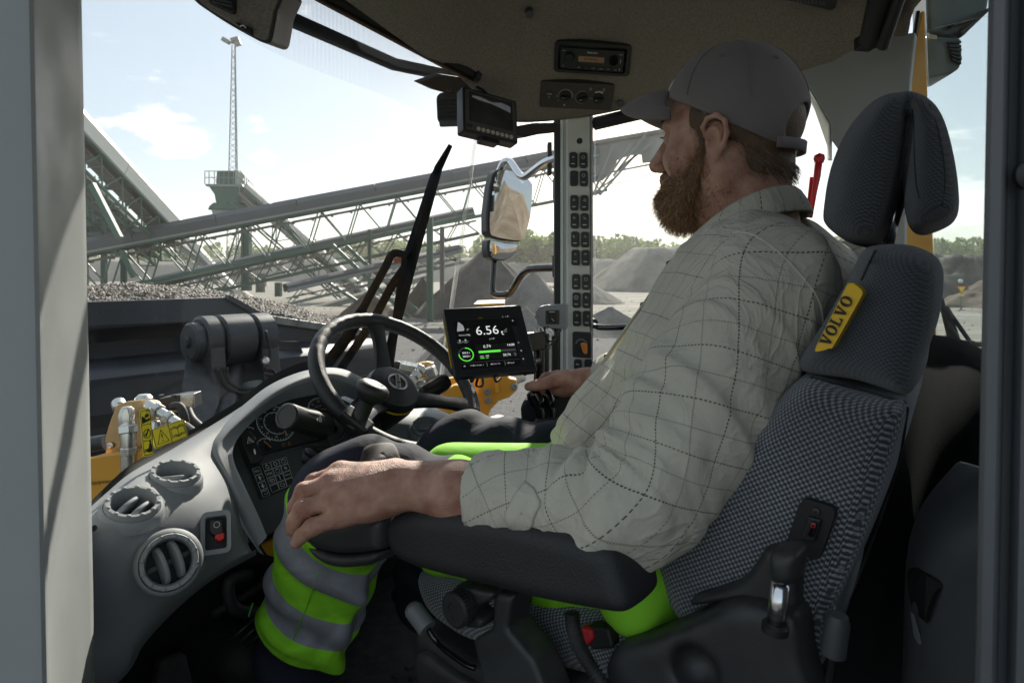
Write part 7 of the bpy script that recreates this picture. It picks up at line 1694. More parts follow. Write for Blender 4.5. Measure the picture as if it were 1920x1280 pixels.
MB().tube([P(474, 1130, 1.18), P(470, 1142, 1.18), P(466, 1155, 1.18)], .0015, 5).build('boot_piping', mat('boot_green', (.1, .5, .1), .6), boot)
# ================================================================== QUARRY
def ramp2(name, c0, c1, scale, rough=.95, bump=.6, bdist=.05, detail=8, stretch=(1, 1, 1), c2=None, s2=None, rot=0):
    m = mat(name, c0, rough, var=0, spec=.2); t, n, l, b = nodes(m)
    tc = n.new('ShaderNodeTexCoord'); mp = n.new('ShaderNodeMapping'); mp.inputs['Scale'].default_value = stretch; mp.inputs['Rotation'].default_value = (0, 0, rot); l.new(tc.outputs['Object'], mp.inputs[0])
    a = n.new('ShaderNodeTexNoise'); a.inputs['Scale'].default_value = scale; a.inputs['Detail'].default_value = detail; a.inputs['Roughness'].default_value = .65; l.new(mp.outputs[0], a.inputs['Vector'])
    r = n.new('ShaderNodeValToRGB'); e = r.color_ramp.elements; e[0].position = .36; e[0].color = (*c0, 1); e[1].position = .64; e[1].color = (*c1, 1); l.new(a.outputs['Fac'], r.inputs[0]); out = r.outputs[0]
    g = n.new('ShaderNodeTexNoise'); g.inputs['Scale'].default_value = scale*40; g.inputs['Detail'].default_value = 4; l.new(tc.outputs['Object'], g.inputs['Vector'])
    mr_ = n.new('ShaderNodeMapRange'); mr_.inputs['From Min'].default_value = .3; mr_.inputs['From Max'].default_value = .7; mr_.inputs['To Min'].default_value = .75; mr_.inputs['To Max'].default_value = 1.25; l.new(g.outputs['Fac'], mr_.inputs['Value'])
    mu = n.new('ShaderNodeVectorMath'); mu.operation = 'SCALE'; l.new(out, mu.inputs[0]); l.new(mr_.outputs[0], mu.inputs['Scale']); l.new(mu.outputs[0], b.inputs['Base Color'])
    ad = n.new('ShaderNodeMath'); ad.operation = 'MULTIPLY_ADD'; ad.inputs[1].default_value = .35; l.new(g.outputs['Fac'], ad.inputs[0]); l.new(a.outputs['Fac'], ad.inputs[2])
    bp = n.new('ShaderNodeBump'); bp.inputs['Strength'].default_value = bump; bp.inputs['Distance'].default_value = bdist; l.new(ad.outputs[0], bp.inputs['Height']); l.new(bp.outputs[0], b.inputs['Normal'])
    return m
M['ground'] = ramp2('quarry_floor', (.13, .123, .108), (.27, .255, .22), .12, bump=.7, bdist=.12, stretch=(1, 3, 1), rot=.25)
t, n, l, b = nodes(M['ground'])
tc = n.new('ShaderNodeTexCoord'); d_ = n.new('ShaderNodeVectorMath'); d_.operation = 'DISTANCE'; d_.inputs[1].default_value = (2, 8, 0); l.new(tc.outputs['Object'], d_.inputs[0])
nz = n.new('ShaderNodeTexNoise'); nz.inputs['Scale'].default_value = .15; nz.inputs['Detail'].default_value = 5; l.new(tc.outputs['Object'], nz.inputs['Vector'])
ma = n.new('ShaderNodeMath'); ma.operation = 'MULTIPLY_ADD'; ma.inputs[1].default_value = 16; l.new(nz.outputs['Fac'], ma.inputs[0]); l.new(d_.outputs['Value'], ma.inputs[2])
mr_ = n.new('ShaderNodeMapRange'); mr_.inputs['From Min'].default_value = 30; mr_.inputs['From Max'].default_value = 40; l.new(ma.outputs[0], mr_.inputs['Value'])
src = b.inputs['Base Color'].links[0].from_socket
mxx = n.new('ShaderNodeMix'); mxx.data_type = 'RGBA'; l.new(mr_.outputs[0], mxx.inputs['Factor']); l.new(src, mxx.inputs['B'])
g2 = n.new('ShaderNodeTexNoise'); g2.inputs['Scale'].default_value = 14; g2.inputs['Detail'].default_value = 6; g2.inputs['Roughness'].default_value = .8; l.new(tc.outputs['Object'], g2.inputs['Vector'])
rr_ = n.new('ShaderNodeValToRGB'); rr_.color_ramp.elements[0].position = .4; rr_.color_ramp.elements[0].color = (.035, .035, .036, 1); rr_.color_ramp.elements[1].position = .62; rr_.color_ramp.elements[1].color = (.13, .13, .13, 1); l.new(g2.outputs['Fac'], rr_.inputs[0]); l.new(rr_.outputs[0], mxx.inputs['A'])
l.new(mxx.outputs['Result'], b.inputs['Base Color'])
def gz(x, y):
    r_ = math.hypot(x, y); q = noise.noise(Vector((x*.05, y*.05, 0)))*.35+noise.noise(Vector((x*.3, y*.3, 3)))*.07+noise.noise(Vector((x*1.4, y*1.4, 5)))*.02
    return q*min(1, r_/12)
rings = [0, 2, 4, 6, 8, 10, 12, 14, 16, 18, 20, 23, 26, 29, 32, 36, 40, 45, 50, 56, 63, 71, 80, 90, 102, 116, 132, 150, 175, 210, 260, 340, 500, 800, 1500]
rows = []
for r_ in rings: rows.append([Vector((r_*math.cos(2*math.pi*k/160), r_*math.sin(2*math.pi*k/160), gz(r_*math.cos(2*math.pi*k/160), r_*math.sin(2*math.pi*k/160)) if r_ < 400 else 0)) for k in range(161)])
gr_ = MB().grid(rows).build('ground', M['ground'], None, smooth=True, clean=True); gr_['kind'] = 'structure'; gr_['label'] = 'pale dusty quarry floor with tyre tracks'
def GP(px, py):  # point on the quarry floor
    return PZ(px, py, 0)
st_v = []; st_f = []; rs = random.Random(9)
for i in range(2600):
    dd = rs.uniform(9, 70)**1.0; x = rs.uniform(-.75, .85)*dd; s_ = rs.uniform(.02, .07)*(2.2 if rs.random() < .05 else 1); c = Vector((x, dd, gz(x, dd)+s_*.2)); o = len(st_v)
    for q in ((1, 0, 0), (-1, 0, 0), (0, 1, 0), (0, -1, 0), (0, 0, 1), (0, 0, -1)): st_v.append(tuple(c+Vector((q[0]*s_*rs.uniform(.7, 1.4), q[1]*s_*rs.uniform(.7, 1.4), q[2]*s_*rs.uniform(.5, .9)))))
    st_f += [(o+a, o+b_, o+c_) for a, b_, c_ in ((0, 2, 4), (2, 1, 4), (1, 3, 4), (3, 0, 4), (2, 0, 5), (1, 2, 5), (3, 1, 5), (0, 3, 5))]
lsm = MB(); lsm.v = st_v; lsm.f = st_f; q = lsm.build('loose_stones', mat('loose_stone', (.17, .16, .14), .85, var=.4, vs=2), None, fix=False); q['kind'] = 'stuff'; q['label'] = 'loose stones scattered over the quarry floor'
# ---- heaps
M['heap_dark'] = ramp2('heap_dark', (.040, .037, .034), (.115, .106, .095), .5, stretch=(1, 1, .4), bdist=.15)
M['heap_grey'] = ramp2('heap_grey', (.105, .10, .09), (.21, .20, .18), .45, stretch=(1, 1, .35), bdist=.15)
M['heap_brown'] = ramp2('heap_brown', (.07, .053, .04), (.15, .118, .09), .8, stretch=(1, 1, .5), bdist=.15)
M['heap_sand'] = ramp2('heap_sand', (.15, .12, .09), (.26, .22, .17), .5, stretch=(1, 1, .35), bdist=.15)
def heap(cx, cy, rx, ry, hgt, label, m, flat=0.0, rot=0, seed=0, rough=.5, n_=70, group=None, cat='heap'):
    rows = []; R_ = 26
    for i in range(R_+1):
        s_ = i/R_; row = []
        for k in range(n_+1):
            a = 2*math.pi*(k % n_)/n_; wob = 1+.13*noise.noise(Vector((math.cos(a)*1.6, math.sin(a)*1.6, seed)))+.05*noise.noise(Vector((math.cos(a)*5, math.sin(a)*5, seed+4)))
            lx, ly = s_*rx*math.cos(a)*wob, s_*ry*math.sin(a)*wob; x = cx+lx*math.cos(rot)-ly*math.sin(rot); y = cy+lx*math.sin(rot)+ly*math.cos(rot)
            sp = max(0, (s_-flat)/(1-flat)); z = hgt*(1-sp)**1.0*(1-.0*sp) if sp > .04 else hgt*(1-.04*.5)
            z += rough*hgt*(.06*noise.noise(Vector((x*.5, y*.5, seed)))+.03*noise.noise(Vector((x*1.7, y*1.7, seed)))+.10*noise.noise(Vector((math.cos(a)*9, math.sin(a)*9, seed)))*min(1, s_*2)*(1-s_))
            row.append(Vector((x, y, z-.35*(s_ >= .999)-.05)))
        rows.append(row)
    o = MB().grid(rows).build('gravel_heap', m, None, smooth=True, clean=True); tag(o, label, cat, group); return o
def hp(px, d, wpx, pytop, label, m, **k):
    x = (px-960)/FPX*d; hg = H+(505-pytop)/FPX*d; w_ = wpx/FPX*d/2; return heap(x, d, w_, w_*k.pop('dr', 1.0), hg, label, m, **k)
hp(915, 44, 285, 458, 'tall dark conical gravel heap behind the tablet display and lower mirror arm', M['heap_dark'], seed=1)
hp(1000, 38, 190, 505, 'grey heap with a smooth right slope in front of the tall dark heap', M['heap_grey'], seed=12)
hp(1235, 98, 300, 463, 'broad flat-topped grey gravel heap seen through the side window', M['heap_grey'], flat=.30, seed=2)
hp(1095, 60, 160, 522, 'low grey heap just left of the switch pillar', M['heap_grey'], seed=15)
hp(792, 46, 92, 517, 'small dark brown heap between the wiper and the green conveyor post', M['heap_brown'], seed=3, rough=1.6)
hp(690, 44, 120, 545, 'low brown heap under the conveyor, left of the wiper', M['heap_brown'], seed=4, rough=1.5)
hp(985, 22, 230, 570, 'near heap of grey chippings behind the tablet display', M['heap_grey'], seed=5, rough=.8, n_=90)
hp(865, 19, 260, 596, 'near low bank of grey chippings behind the steering wheel', M['heap_grey'], seed=8, rough=1.0, n_=90)
hp(1145, 30, 230, 572, 'low grey heap close behind the grab rail', M['heap_grey'], seed=6)
hp(1800, 62, 330, 482, 'ridged dark gravel heap seen past the right side of the headrest', M['heap_dark'], seed=7, rough=2.2, flat=.25)
hp(1885, 55, 260, 515, 'lower brown heap behind the road sign', M['heap_brown'], seed=9, rough=2.0)
heap(33, -18, 19, 16, 11, 'large sandy heap reflected in the wing mirror', M['heap_sand'], seed=21, rough=.12)
heap(62, -40, 20, 18, 8, 'distant sandy heap far behind the machine', M['heap_sand'], seed=22)
M['wallrock'] = ramp2('quarry_rock', (.13, .125, .11), (.26, .25, .22), .12, stretch=(1, 1, .5), bdist=.6)
def ridge(px0, px1, d0, d1, pybase, pytop, name, seed, m):
    rows = [[], [], [], [], [], []]; n_ = 90
    for k in range(n_+1):
        t = k/n_; px = px0+(px1-px0)*t; d = d0+(d1-d0)*t+6*noise.noise(Vector((t*7, seed, 0))); x = (px-960)/FPX*d
        zt = H+(505-pytop)/FPX*d + 1.2*noise.noise(Vector((t*11, seed, 2)))
        for i, (dz, dy) in enumerate(((-.5, -6), (.25*zt, -4), (.6*zt, -2.2), (.9*zt, -.8), (zt, 2), (zt+1.5, 40))):
            rows[i].append(Vector((x+.7*noise.noise(Vector((t*40, i, seed))), d+dy+1.5*noise.noise(Vector((t*30, i*2, seed))), dz)))
    o = MB().grid(rows).build(name, m, None, smooth=True); o['kind'] = 'structure'; return o
ridge(-900, 640, 190, 175, 545, 488, 'hill', 3, M['wallrock'])
q = ridge(560, 2700, 170, 125, 545, 486, 'hill', 1, M['wallrock']); q['label'] = 'dark quarry wall below the woodland'
M['leaf'] = mat('foliage', (.075, .115, .035), .7, var=.45, vs=.6)
t, n, l, b = nodes(M['leaf']);
tl_ = n.new('ShaderNodeBsdfTranslucent'); tl_.inputs[0].default_value = (.16, .26, .05, 1); ms_ = n.new('ShaderNodeMixShader'); ms_.inputs[0].default_value = .35
o_ = n['Material Output']; l.new(b.outputs[0], ms_.inputs[1]); l.new(tl_.outputs[0], ms_.inputs[2]); l.new(ms_.outputs[0], o_.inputs['Surface'])
def wood(px0, px1, d0, d1, pyb, hmin, hmax, cnt, seed):
    rs = random.Random(seed); v = []; f = []
    for i in range(cnt):
        t = rs.random(); px = px0+(px1-px0)*t; dd = d0+(d1-d0)*t+rs.uniform(4, 24); x = (px-960)/FPX*dd; zb = H+(505-pyb)/FPX*dd-.5
        hh = rs.uniform(hmin, hmax)*(1+.6*noise.noise(Vector((t*9, seed, 0)))); con = rs.random() < .25; rw = hh*(.22 if con else rs.uniform(.32, .5))
        for k in range(85):
            u = rs.random(); a = rs.uniform(0, 6.283); z_ = .12+.88*u
            rr = rw*((1-u)*.9+.05 if con else math.sqrt(max(.02, 1-(abs(u-.5)*1.9)**2)))*rs.uniform(.55, 1)
            c = Vector((x+rr*math.cos(a), dd+rr*math.sin(a), zb+hh*z_)); s_ = hh*rs.uniform(.045, .10)
            q1 = Vector((rs.gauss(0, 1), rs.gauss(0, 1), rs.gauss(0, .7))).normalized()*s_; q2 = Vector((rs.gauss(0, 1), rs.gauss(0, 1), rs.gauss(0, 1))).normalized(); q2 = (q2-q1*(q2.dot(q1)/q1.length_squared)).normalized()*s_*.8
            o = len(v); v += [tuple(c-q1), tuple(c+q2*.8), tuple(c+q1), tuple(c-q2)]; f.append((o, o+1, o+2, o+3))
    me = bpy.data.meshes.new('woodland'); me.from_pydata(v, [], f); me.materials.append(M['leaf']); ob = bpy.data.objects.new('woodland', me); COL.objects.link(ob); ob['kind'] = 'stuff'
    return ob
q = wood(560, 2600, 172, 128, 487, 3.2, 5.6, 900, 1); q['label'] = 'mixed green woodland along the top of the quarry wall'; q['category'] = 'woodland'
q = wood(-700, 640, 192, 180, 489, 3, 5, 450, 2); q['label'] = 'far woodland behind the conveyor plant'; q['category'] = 'woodland'
wood(905, 1060, 110, 115, 492, 4.2, 6.2, 90, 3)['label'] = 'nearer trees in front of the quarry wall beside the mirror'
# ---- conveyor plant
M['hood'] = mat('conveyor_hood', (.060, .066, .075), .45, var=.15, vs=.8, spec=.5)
M['hood_white'] = mat('hood_pale', (.78, .75, .66), .45, var=.08, vs=.6)
M['pgreen'] = mat('plant_green', (.038, .11, .072), .5, var=.25, vs=.7)
M['pgreen_d'] = mat('plant_green_dark', (.03, .095, .07), .55, var=.25, vs=.7)
M['galv'] = mat('galvanised', (.22, .24, .22), .5, var=.15, vs=.9)
M['belt'] = mat('belt_rubber', (.05, .05, .048), .7, var=.2, vs=1)
M['dusty'] = mat('dusty_steel', (.16, .155, .135), .7, var=.2, vs=.7)
def conveyor(p0, p1, label, width=1.3, hood=.62, depth=1.7, bay=2.6, mh=None, mt=None, tw=.11, group='belt conveyors of the plant', hoodon=True, bars=2, walkway=False):
    p0 = Vector(p0); p1 = Vector(p1); d = (p1-p0); L_ = d.length; d.normalize(); sd_ = d.cross(Z).normalized(); up = sd_.cross(d)
    if sd_.y > 0: sd_ = -sd_
    t = thing('conveyor', label, 'conveyor', p0, group); mh = mh or M['hood']; mt = mt or M['pgreen']; w2 = width/2
    n_ = max(2, int(round(L_/bay))); b_ = L_/n_
    if hoodon:
        ns = max(2, int(L_/4.9)); sl = L_/ns
        prof = [(-w2-.12, 0), (-w2-.12, hood*.62), (-w2*.62, hood), (w2*.62, hood), (w2+.12, hood*.62), (w2+.12, 0)]
        first = None
        for i in range(ns):
            if first is None:
                mb = MB(); a = p0+d*.02; bq = p0+d*(sl-.03); mb.grid([[a+sd_*x+up*z for x, z in prof], [bq+sd_*x+up*z for x, z in prof]]); first = mb.build('hood_panel', mh, t, thick=.04)
            else:
                q = bpy.data.objects.new('hood_panel', first.data); COL.objects.link(q); q.parent = t; q.location = d*(sl*i); m_ = q.modifiers.new('solid', 'SOLIDIFY'); m_.thickness = .04; m_.offset = 0
    e = MB();
    for s_ in (-1, 1): e.beam(p0+sd_*s_*(w2+.1)-up*.06, p1+sd_*s_*(w2+.1)-up*.06, .09, .13)
    e.build('stringer', M['galv'], t)
    MB().beam(p0-up*.02, p1-up*.02, width*.9, .05).build('belt', M['belt'], t); MB().beam(p0-up*.55, p1-up*.55, width*.85, .04).build('return_belt', M['dusty'], t)
    c = MB(); dg = MB()
    for s_ in (-1, 1):
        o = sd_*s_*w2; c.beam(p0+o-up*.16, p1+o-up*.16, tw*1.1); c.beam(p0+o-up*depth, p1+o-up*depth, tw*1.25)
        for i in range(n_):
            a = p0+d*(b_*i)+o; m_ = a+d*(b_*.5); e_ = a+d*b_
            dg.beam(a-up*depth, m_-up*.16, tw*.7); dg.beam(m_-up*.16, e_-up*depth, tw*.7)
    for i in range(n_+1):
        a = p0+d*(b_*i)-up*depth; dg.beam(a-sd_*w2, a+sd_*w2, tw*.6)
        if i < n_: dg.beam(a-sd_*w2, a+d*b_+sd_*w2, tw*.45); dg.beam(a+d*b_*.5-sd_*w2+up*(depth-.5), a+d*b_*.5+sd_*w2+up*(depth-.5), tw*.6)
    c.build('truss_chord', mt, t); dg.build('truss_bracing', mt if bars == 2 else M['galv'], t)
    r_ = MB()
    for i in range(n_*2): a = p0+d*(b_*.5*(i+.5))-up*.62; r_.beam(a-sd_*w2*.9, a+sd_*w2*.9, .10)
    r_.build('idler_roller', M['dusty'], t)
    if walkway:
        wk = MB(); o = -sd_*0+sd_*(w2+.75)
        wk.beam(p0+o-up*.9, p1+o-up*.9, .75, .06)
        for i in range(n_*1+1): a = p0+d*(b_*i)+o+sd_*.35-up*.9; wk.beam(a, a+Z*1.1, .05)
        for hz_ in (.55, 1.1): wk.beam(p0+o+sd_*.35-up*.9+Z*hz_, p1+o+sd_*.35-up*.9+Z*hz_, .045)
        wk.build('walkway', M['galv'], t)
    return t, (p0, p1, d, sd_, up)
main, mg = conveyor(P(-60, 516, 42), P(1120, 292, 47), 'long grey-hooded belt conveyor rising from the left edge to the switch pillar', width=1.4, hood=.85, depth=2.5, bay=2.55, walkway=False)
low, lg = conveyor(P(300, 530, 50), P(890, 400, 50), 'lower green conveyor running below the long grey-hooded one, ending beside the windscreen joint', width=1.5, hood=.45, depth=1.5, bay=2.4, mt=M['pgreen_d'])
steep, sg2 = conveyor(P(60, 165, 34), P(330, 448, 46), 'steep pale-hooded conveyor descending from the top left behind the door pillar', width=1.0, hood=1.25, depth=1.7, bay=2.0, mh=M['hood_white'])
steep2, _ = conveyor(P(90, 280, 38), P(285, 470, 48), 'green lattice gallery under the steep pale-hooded conveyor', width=1.2, hood=.3, depth=1.2, bay=1.8, hoodon=False, mt=M['pgreen'])
conveyor(P(455, 352, 60), P(690, 560, 66), 'green conveyor descending to the right from the tower head', width=1.6, hood=.6, depth=1.8, bay=2.4, mh=M['hood_white'], walkway=True)
conveyor(P(330, 430, 58), P(450, 560, 60), 'pale stair gallery sloping down below the tower', width=1.4, hood=.5, depth=1.4, bay=2.2, mh=M['hood_white'], mt=M['galv'])
conveyor(P(535, 542, 40), P(860, 468, 46), 'thin grey stacker conveyor low behind the wiper', width=.9, hood=.3, depth=.9, bay=1.8, mt=M['galv'], tw=.07)
conveyor(P(190, 560, 62), P(640, 452, 66), 'dusty green conveyor far back between the trusses', width=1.3, hood=.4, depth=1.6, bay=2.2, mh=M['dusty'], mt=M['pgreen'], walkway=True)
conveyor(P(480, 570, 70), P(330, 455, 68), 'distant dusty conveyor leaning left behind the bucket load', width=1.2, hood=.4, depth=1.4, bay=2.2, mh=M['dusty'], mt=M['galv'])
conveyor(P(560, 590, 56), P(800, 520, 60), 'low dusty conveyor near the ground in the distance', width=1.0, hood=.3, depth=1.0, bay=2.0, mh=M['dusty'], mt=M['galv'], tw=.08)
hh = thing('transfer_house', 'large sheeted conveyor head with diagonal bars between the switch pillar and the face', 'conveyor head', P(1160, 300, 46))
M['sheet'] = mat('dusty_sheeting', (.26, .25, .235), .7, var=.15, vs=.7)
def hd(pts, d, nm, th=.12, m=None): return MB().plate([P(x, y, d) for x, y in pts], (0, th, 0)).build(nm, m or M['sheet'], hh)
hd([(1100, 272), (1236, 246), (1262, 243), (1262, 300), (1205, 306), (1203, 290), (1182, 291), (1158, 300), (1150, 318), (1131, 338), (1100, 345)], 46.5, 'side_sheet')
hd([(1100, 266), (1262, 238), (1262, 245), (1100, 273)], 46.2, 'top_sheet', .5, M['dusty'])
for a, b_ in (((1116, 366), (1185, 268)), ((1124, 366), (1192, 290)), ((1112, 366), (1150, 270)), ((1150, 330), (1212, 250)), ((1160, 318), (1228, 262))):
    MB().beam(P(*a, 46.0), P(*b_, 46.0), .16).build('head_brace', M['galv'], hh)
MB().beam(P(1100, 332, 46), P(1262, 300, 46), .12).build('head_beam', M['galv'], hh)
MB().tube(smoothpts([P(1140, 345, 46), P(1180, 340, 46), P(1222, 326, 46)], 4), .03, 5).build('cable', M['belt'], hh)
MB().beam(P(1100, 372, 46), P(1150, 335, 46), .2, .1).build('head_beam', M['galv'], hh)
def post(px, y0, y1, d, w_, m, label, px1=None):
    a = P(px, y0, d); bq = P(px1 if px1 is not None else px, y1, d); bq.z = max(bq.z, -.2)
    t = MB(); sgn = 1
    for s_ in (-1, 1): t.beam(a+Vector((s_*w_*.42, 0, 0)), bq+Vector((s_*w_*.42, 0, 0)), w_*.18, w_)
    t.beam(a, bq, w_*.8, w_*.16, up=Vector((0, 1, 0)))
    o = t.build('support_post', m, None); tag(o, label, 'post', 'posts carrying the conveyors'); return o
post(806, 408, 607, 38.5, .34, M['pgreen'], 'tall green steel post right of the wiper blade')
post(829, 425, 585, 42, .26, M['dusty'], 'dusty beige post just right of the tall green one', px1=829)
post(693, 430, 560, 46, .22, M['pgreen_d'], 'dark green post behind the wiper arms')
post(462, 410, 545, 60, .7, M['pgreen_d'], 'thick dark green column under the tower')
post(522, 530, 556, 60, .5, M['pgreen'], 'short bright green post above the load of gravel')
post(488, 515, 548, 60, .6, M['dusty'], 'short dusty post by the electrical box')
post(812, 560, 610, 42, .1, M['galv'], 'thin leaning strut at the foot of the tall green post', px1=820)
for (a, b_, dd, lab) in (((622, 458), (772, 600), 42, 'left of the two long green braces crossing below the conveyor'), ((650, 462), (790, 590), 43, 'right of the two long green braces crossing below the conveyor'), ((600, 520), (670, 565), 48, 'thin brace near the ground below the conveyor'), ((172, 345), (224, 446), 36, 'thick bright green brace under the steep conveyor'), ((228, 470), (250, 520), 40, 'short green brace showing through the lattice at left')):
    o = MB().beam(P(*a, dd), P(*b_, dd), .22 if dd > 37 else .30).build('diagonal_brace', M['pgreen'], None); tag(o, lab, 'brace', 'diagonal braces of the plant')
shs = thing('screen_house', 'dark green steel frame building behind the door pillar under the steep conveyor', 'plant building', P(190, 540, 46))
for i, px in enumerate((120, 160, 195, 232)):
    MB().beam(P(px, 300+i*35, 46), Vector((P(px, 500, 46).x, 46, 0)), .3).build('frame_column', M['pgreen_d'], shs)
for y in (350, 392, 436, 470): MB().beam(P(100, y, 46), P(232, y+4, 46), .24).build('frame_beam', M['pgreen_d'] if y != 436 else M['pgreen'], shs)
MB().plate([P(100, 395, 46.5), P(205, 398, 46.5), P(215, 452, 46.5), P(100, 452, 46.5)], (0, 2, 0)).build('wall_sheet', mat('sheet_dark', (.05, .06, .06), .6, var=.2, vs=.5), shs)
MB().box(P(168, 405, 45.6), 1.0, .8, 1.4).build('drive_box', M['pgreen_d'], shs, bevel=.02)
MB().box(P(178, 388, 45.6), .9, .5, .5).build('drive_box', M['galv'], shs, bevel=.02)
g = MB()
for k in range(5): g.beam(P(158+k*5, 330, 45.8), P(158+k*5, 390, 45.8), .06)
g.build('ladder', M['pgreen'], shs)
MB().plate([P(176, 372, 45), P(215, 410, 45), P(262, 446, 45), P(225, 446, 45), P(196, 405, 45)], (0, .1, 0)).build('belly_sheet', M['sheet'], shs)
tw = thing('plant_tower', 'green hopper tower with a railed platform against the sky', 'tower', P(425, 545, 60))
Pm = lambda x, y, d=60: P(x, y, d)
MB().plate([Pm(384, 345), Pm(452, 345), Pm(478, 372), Pm(478, 376), Pm(450, 350), Pm(386, 349)], (0, 3.4, 0)).build('platform', M['galv'], tw)
MB().plate([Pm(407, 320), Pm(441, 320), Pm(441, 344), Pm(405, 344)], (0, 2, 0)).build('head_box', M['pgreen_d'], tw)
MB().plate([Pm(392, 350), Pm(458, 350), Pm(454, 362), Pm(452, 380), Pm(405, 380), Pm(402, 364)], (0, 2.4, 0)).build('hopper', M['pgreen_d'], tw)
MB().plate([Pm(400, 380), Pm(456, 380), Pm(468, 390), Pm(472, 397), Pm(390, 393), Pm(392, 387)], (0, 3, 0)).build('collar', M['pgreen_d'], tw)
MB().plate([Pm(396, 392), Pm(462, 394), Pm(456, 410), Pm(400, 408)], (0, 2.6, 0)).build('lower_hopper', M['galv'], tw)
MB().plate([Pm(446, 350), Pm(478, 377), Pm(478, 392), Pm(450, 384)], (0, .1, 0)).build('under_sheet', M['dusty'], tw)
rl_ = MB()
for x in (384, 392, 402, 411, 420, 429, 438, 446, 452): rl_.beam(Pm(x, 321), Pm(x, 345), .06)
for k in range(7): rl_.beam(Pm(454+k*4, 323+k*5), Pm(454+k*4, 347+k*4.2), .06)
for y in (321, 333): rl_.beam(Pm(384, y), Pm(452, y), .06); rl_.beam(Pm(452, y), Pm(479, y+31), .06)
rl_.beam(Pm(393, 327), Pm(412, 345), .05); rl_.build('railing', M['galv'], tw)
ms = thing('light_mast', 'tall slender lattice mast with floodlights at its top', 'light mast', Vector((P(438, 545, 62).x, 62, 0)))
mbm = MB(); zt = P(437, 85, 62).z; zb = 0; xc = P(439, 300, 62).x
def mw(z): return .30+.33*(1-(z-zb)/(zt-zb))
legs = [(-1, -.6), (1, -.6), (0, 1)]
for sx, sy in legs: mbm.beam(Vector((xc+sx*mw(zb)/1, 62+sy*mw(zb), zb)), Vector((xc+sx*mw(zt)/2, 62+sy*mw(zt)/2, zt)), .07)
mbm.build('mast_leg', M['galv'], ms)
lz = MB(); z_ = zb; k = 0
def lp_(i, z):
    f_ = (z-zb)/(zt-zb); w0 = mw(zb); w1 = mw(zt)/2; w_ = w0+(w1-w0)*f_; sx, sy = legs[i]; return Vector((xc+sx*w_, 62+sy*w_, z))
while z_ < zt-.4:
    for i in range(3): lz.beam(lp_(i, z_), lp_((i+1+(k % 2)) % 3, z_+.5), .035)
    z_ += .5; k += 1
lz.build('mast_lacing', M['galv'], ms)
for (x, y, a, w_) in ((424, 77, .5, .75), (441, 75, -.25, .75), (446, 82, -.3, .55)):
    o = Pm(x, y, 62); u = Vector((math.cos(a), 0, -math.sin(a))); MB().box(o, w_, .5, .38, u, Vector((0, 1, 0)), u.cross(Vector((0, 1, 0)))).build('floodlight', M['galv'], ms, bevel=.05)
MB().beam(Pm(424, 80, 62), Pm(447, 83, 62), .09).build('lamp_bar', M['galv'], ms)
eb_ = MB().box(P(492, 525, 58), .55, .4, 1.1).build('electrical_box', M['dusty'], None); tag(eb_, 'small pale electrical box on the dusty post', 'electrical box')
ysg = thing('yield_sign', 'small red-edged yellow triangular sign on a short post at the right', 'road sign', GP(1803, 585))
dS = GP(1803, 585).y
MB().plate([P(1793, 536, dS), P(1813, 536, dS), P(1803, 551, dS)], (0, .03, 0)).build('sign_border', M['red'], ysg)
MB().plate([P(1796, 537.6, dS-.02), P(1810, 537.6, dS-.02), P(1803, 548, dS-.02)], (0, .01, 0)).build('sign_face', M['decal'], ysg)
MB().beam(P(1802, 551, dS), GP(1802, 584), .09).build('sign_post', M['galv'], ysg)
MB().box(P(1802, 553.5, dS-.03), .36, .03, .12).build('sub_plate', M['decal'], ysg)
MB().lathe(P(1801, 527, dS), (0, 0, 1), [(.10, -.12), (.16, 0), (.10, .12), (0, .14)], 12).build('beacon', M['white'], ysg, smooth=True)
MB().lathe(GP(1802, 584), (0, 0, 1), [(.32, 0), (.24, .14), (0, .2)], 12).build('post_base', M['heap_grey'], ysg, smooth=40)
# ================================================================== FRONT OF THE LOADER
M['bucket'] = mat('bucket_steel', (.026, .031, .039), .42, var=.4, vs=2.5, bump=.2, bs=40)
t, n, l, b = nodes(M['bucket'])
tc = n.new('ShaderNodeTexCoord'); vo = n.new('ShaderNodeTexNoise'); vo.inputs['Scale'].default_value = 55; vo.inputs['Detail'].default_value = 8; vo.inputs['Roughness'].default_value = .8; l.new(tc.outputs['Object'], vo.inputs['Vector'])
mr_ = n.new('ShaderNodeMapRange'); mr_.inputs['From Min'].default_value = .60; mr_.inputs['From Max'].default_value = .72; mr_.inputs['To Max'].default_value = .55; l.new(vo.outputs['Fac'], mr_.inputs['Value'])
src = b.inputs['Base Color'].links[0].from_socket; mx_ = n.new('ShaderNodeMix'); mx_.data_type = 'RGBA'; mx_.inputs['B'].default_value = (.32, .33, .34, 1); l.new(mr_.outputs[0], mx_.inputs['Factor']); l.new(src, mx_.inputs['A']); l.new(mx_.outputs['Result'], b.inputs['Base Color'])
bk = thing('loader_bucket', 'dark blue-grey loader bucket heaped with gravel ahead of the cab', 'bucket', C(1.8, 4.4, -1.2))
FB = 4.0
def pb(px, py, f_=FB): return PF(px, py, f_)
MB().plate([pb(120, 567.5), pb(425, 557), pb(500, 598), pb(120, 614)], F*.03).build('spill_guard', M['bucket'], bk, bevel=.004)
for a, b_ in (((425, 557), (507, 602)),): MB().beam(pb(*a), pb(*b_), .045, .03).build('guard_rib', M['bucket'], bk)
def prof_strip(pr, lat0, lat1, nm, m=None, th=.03):
    rows = [[C(lat0+(lat1-lat0)*i/6, f_, z_) for f_, z_ in pr] for i in range(7)]
    return MB().grid(rows).build(nm, m or M['bucket'], bk, smooth=35, thick=th)
zt_ = pb(300, 606).z-H
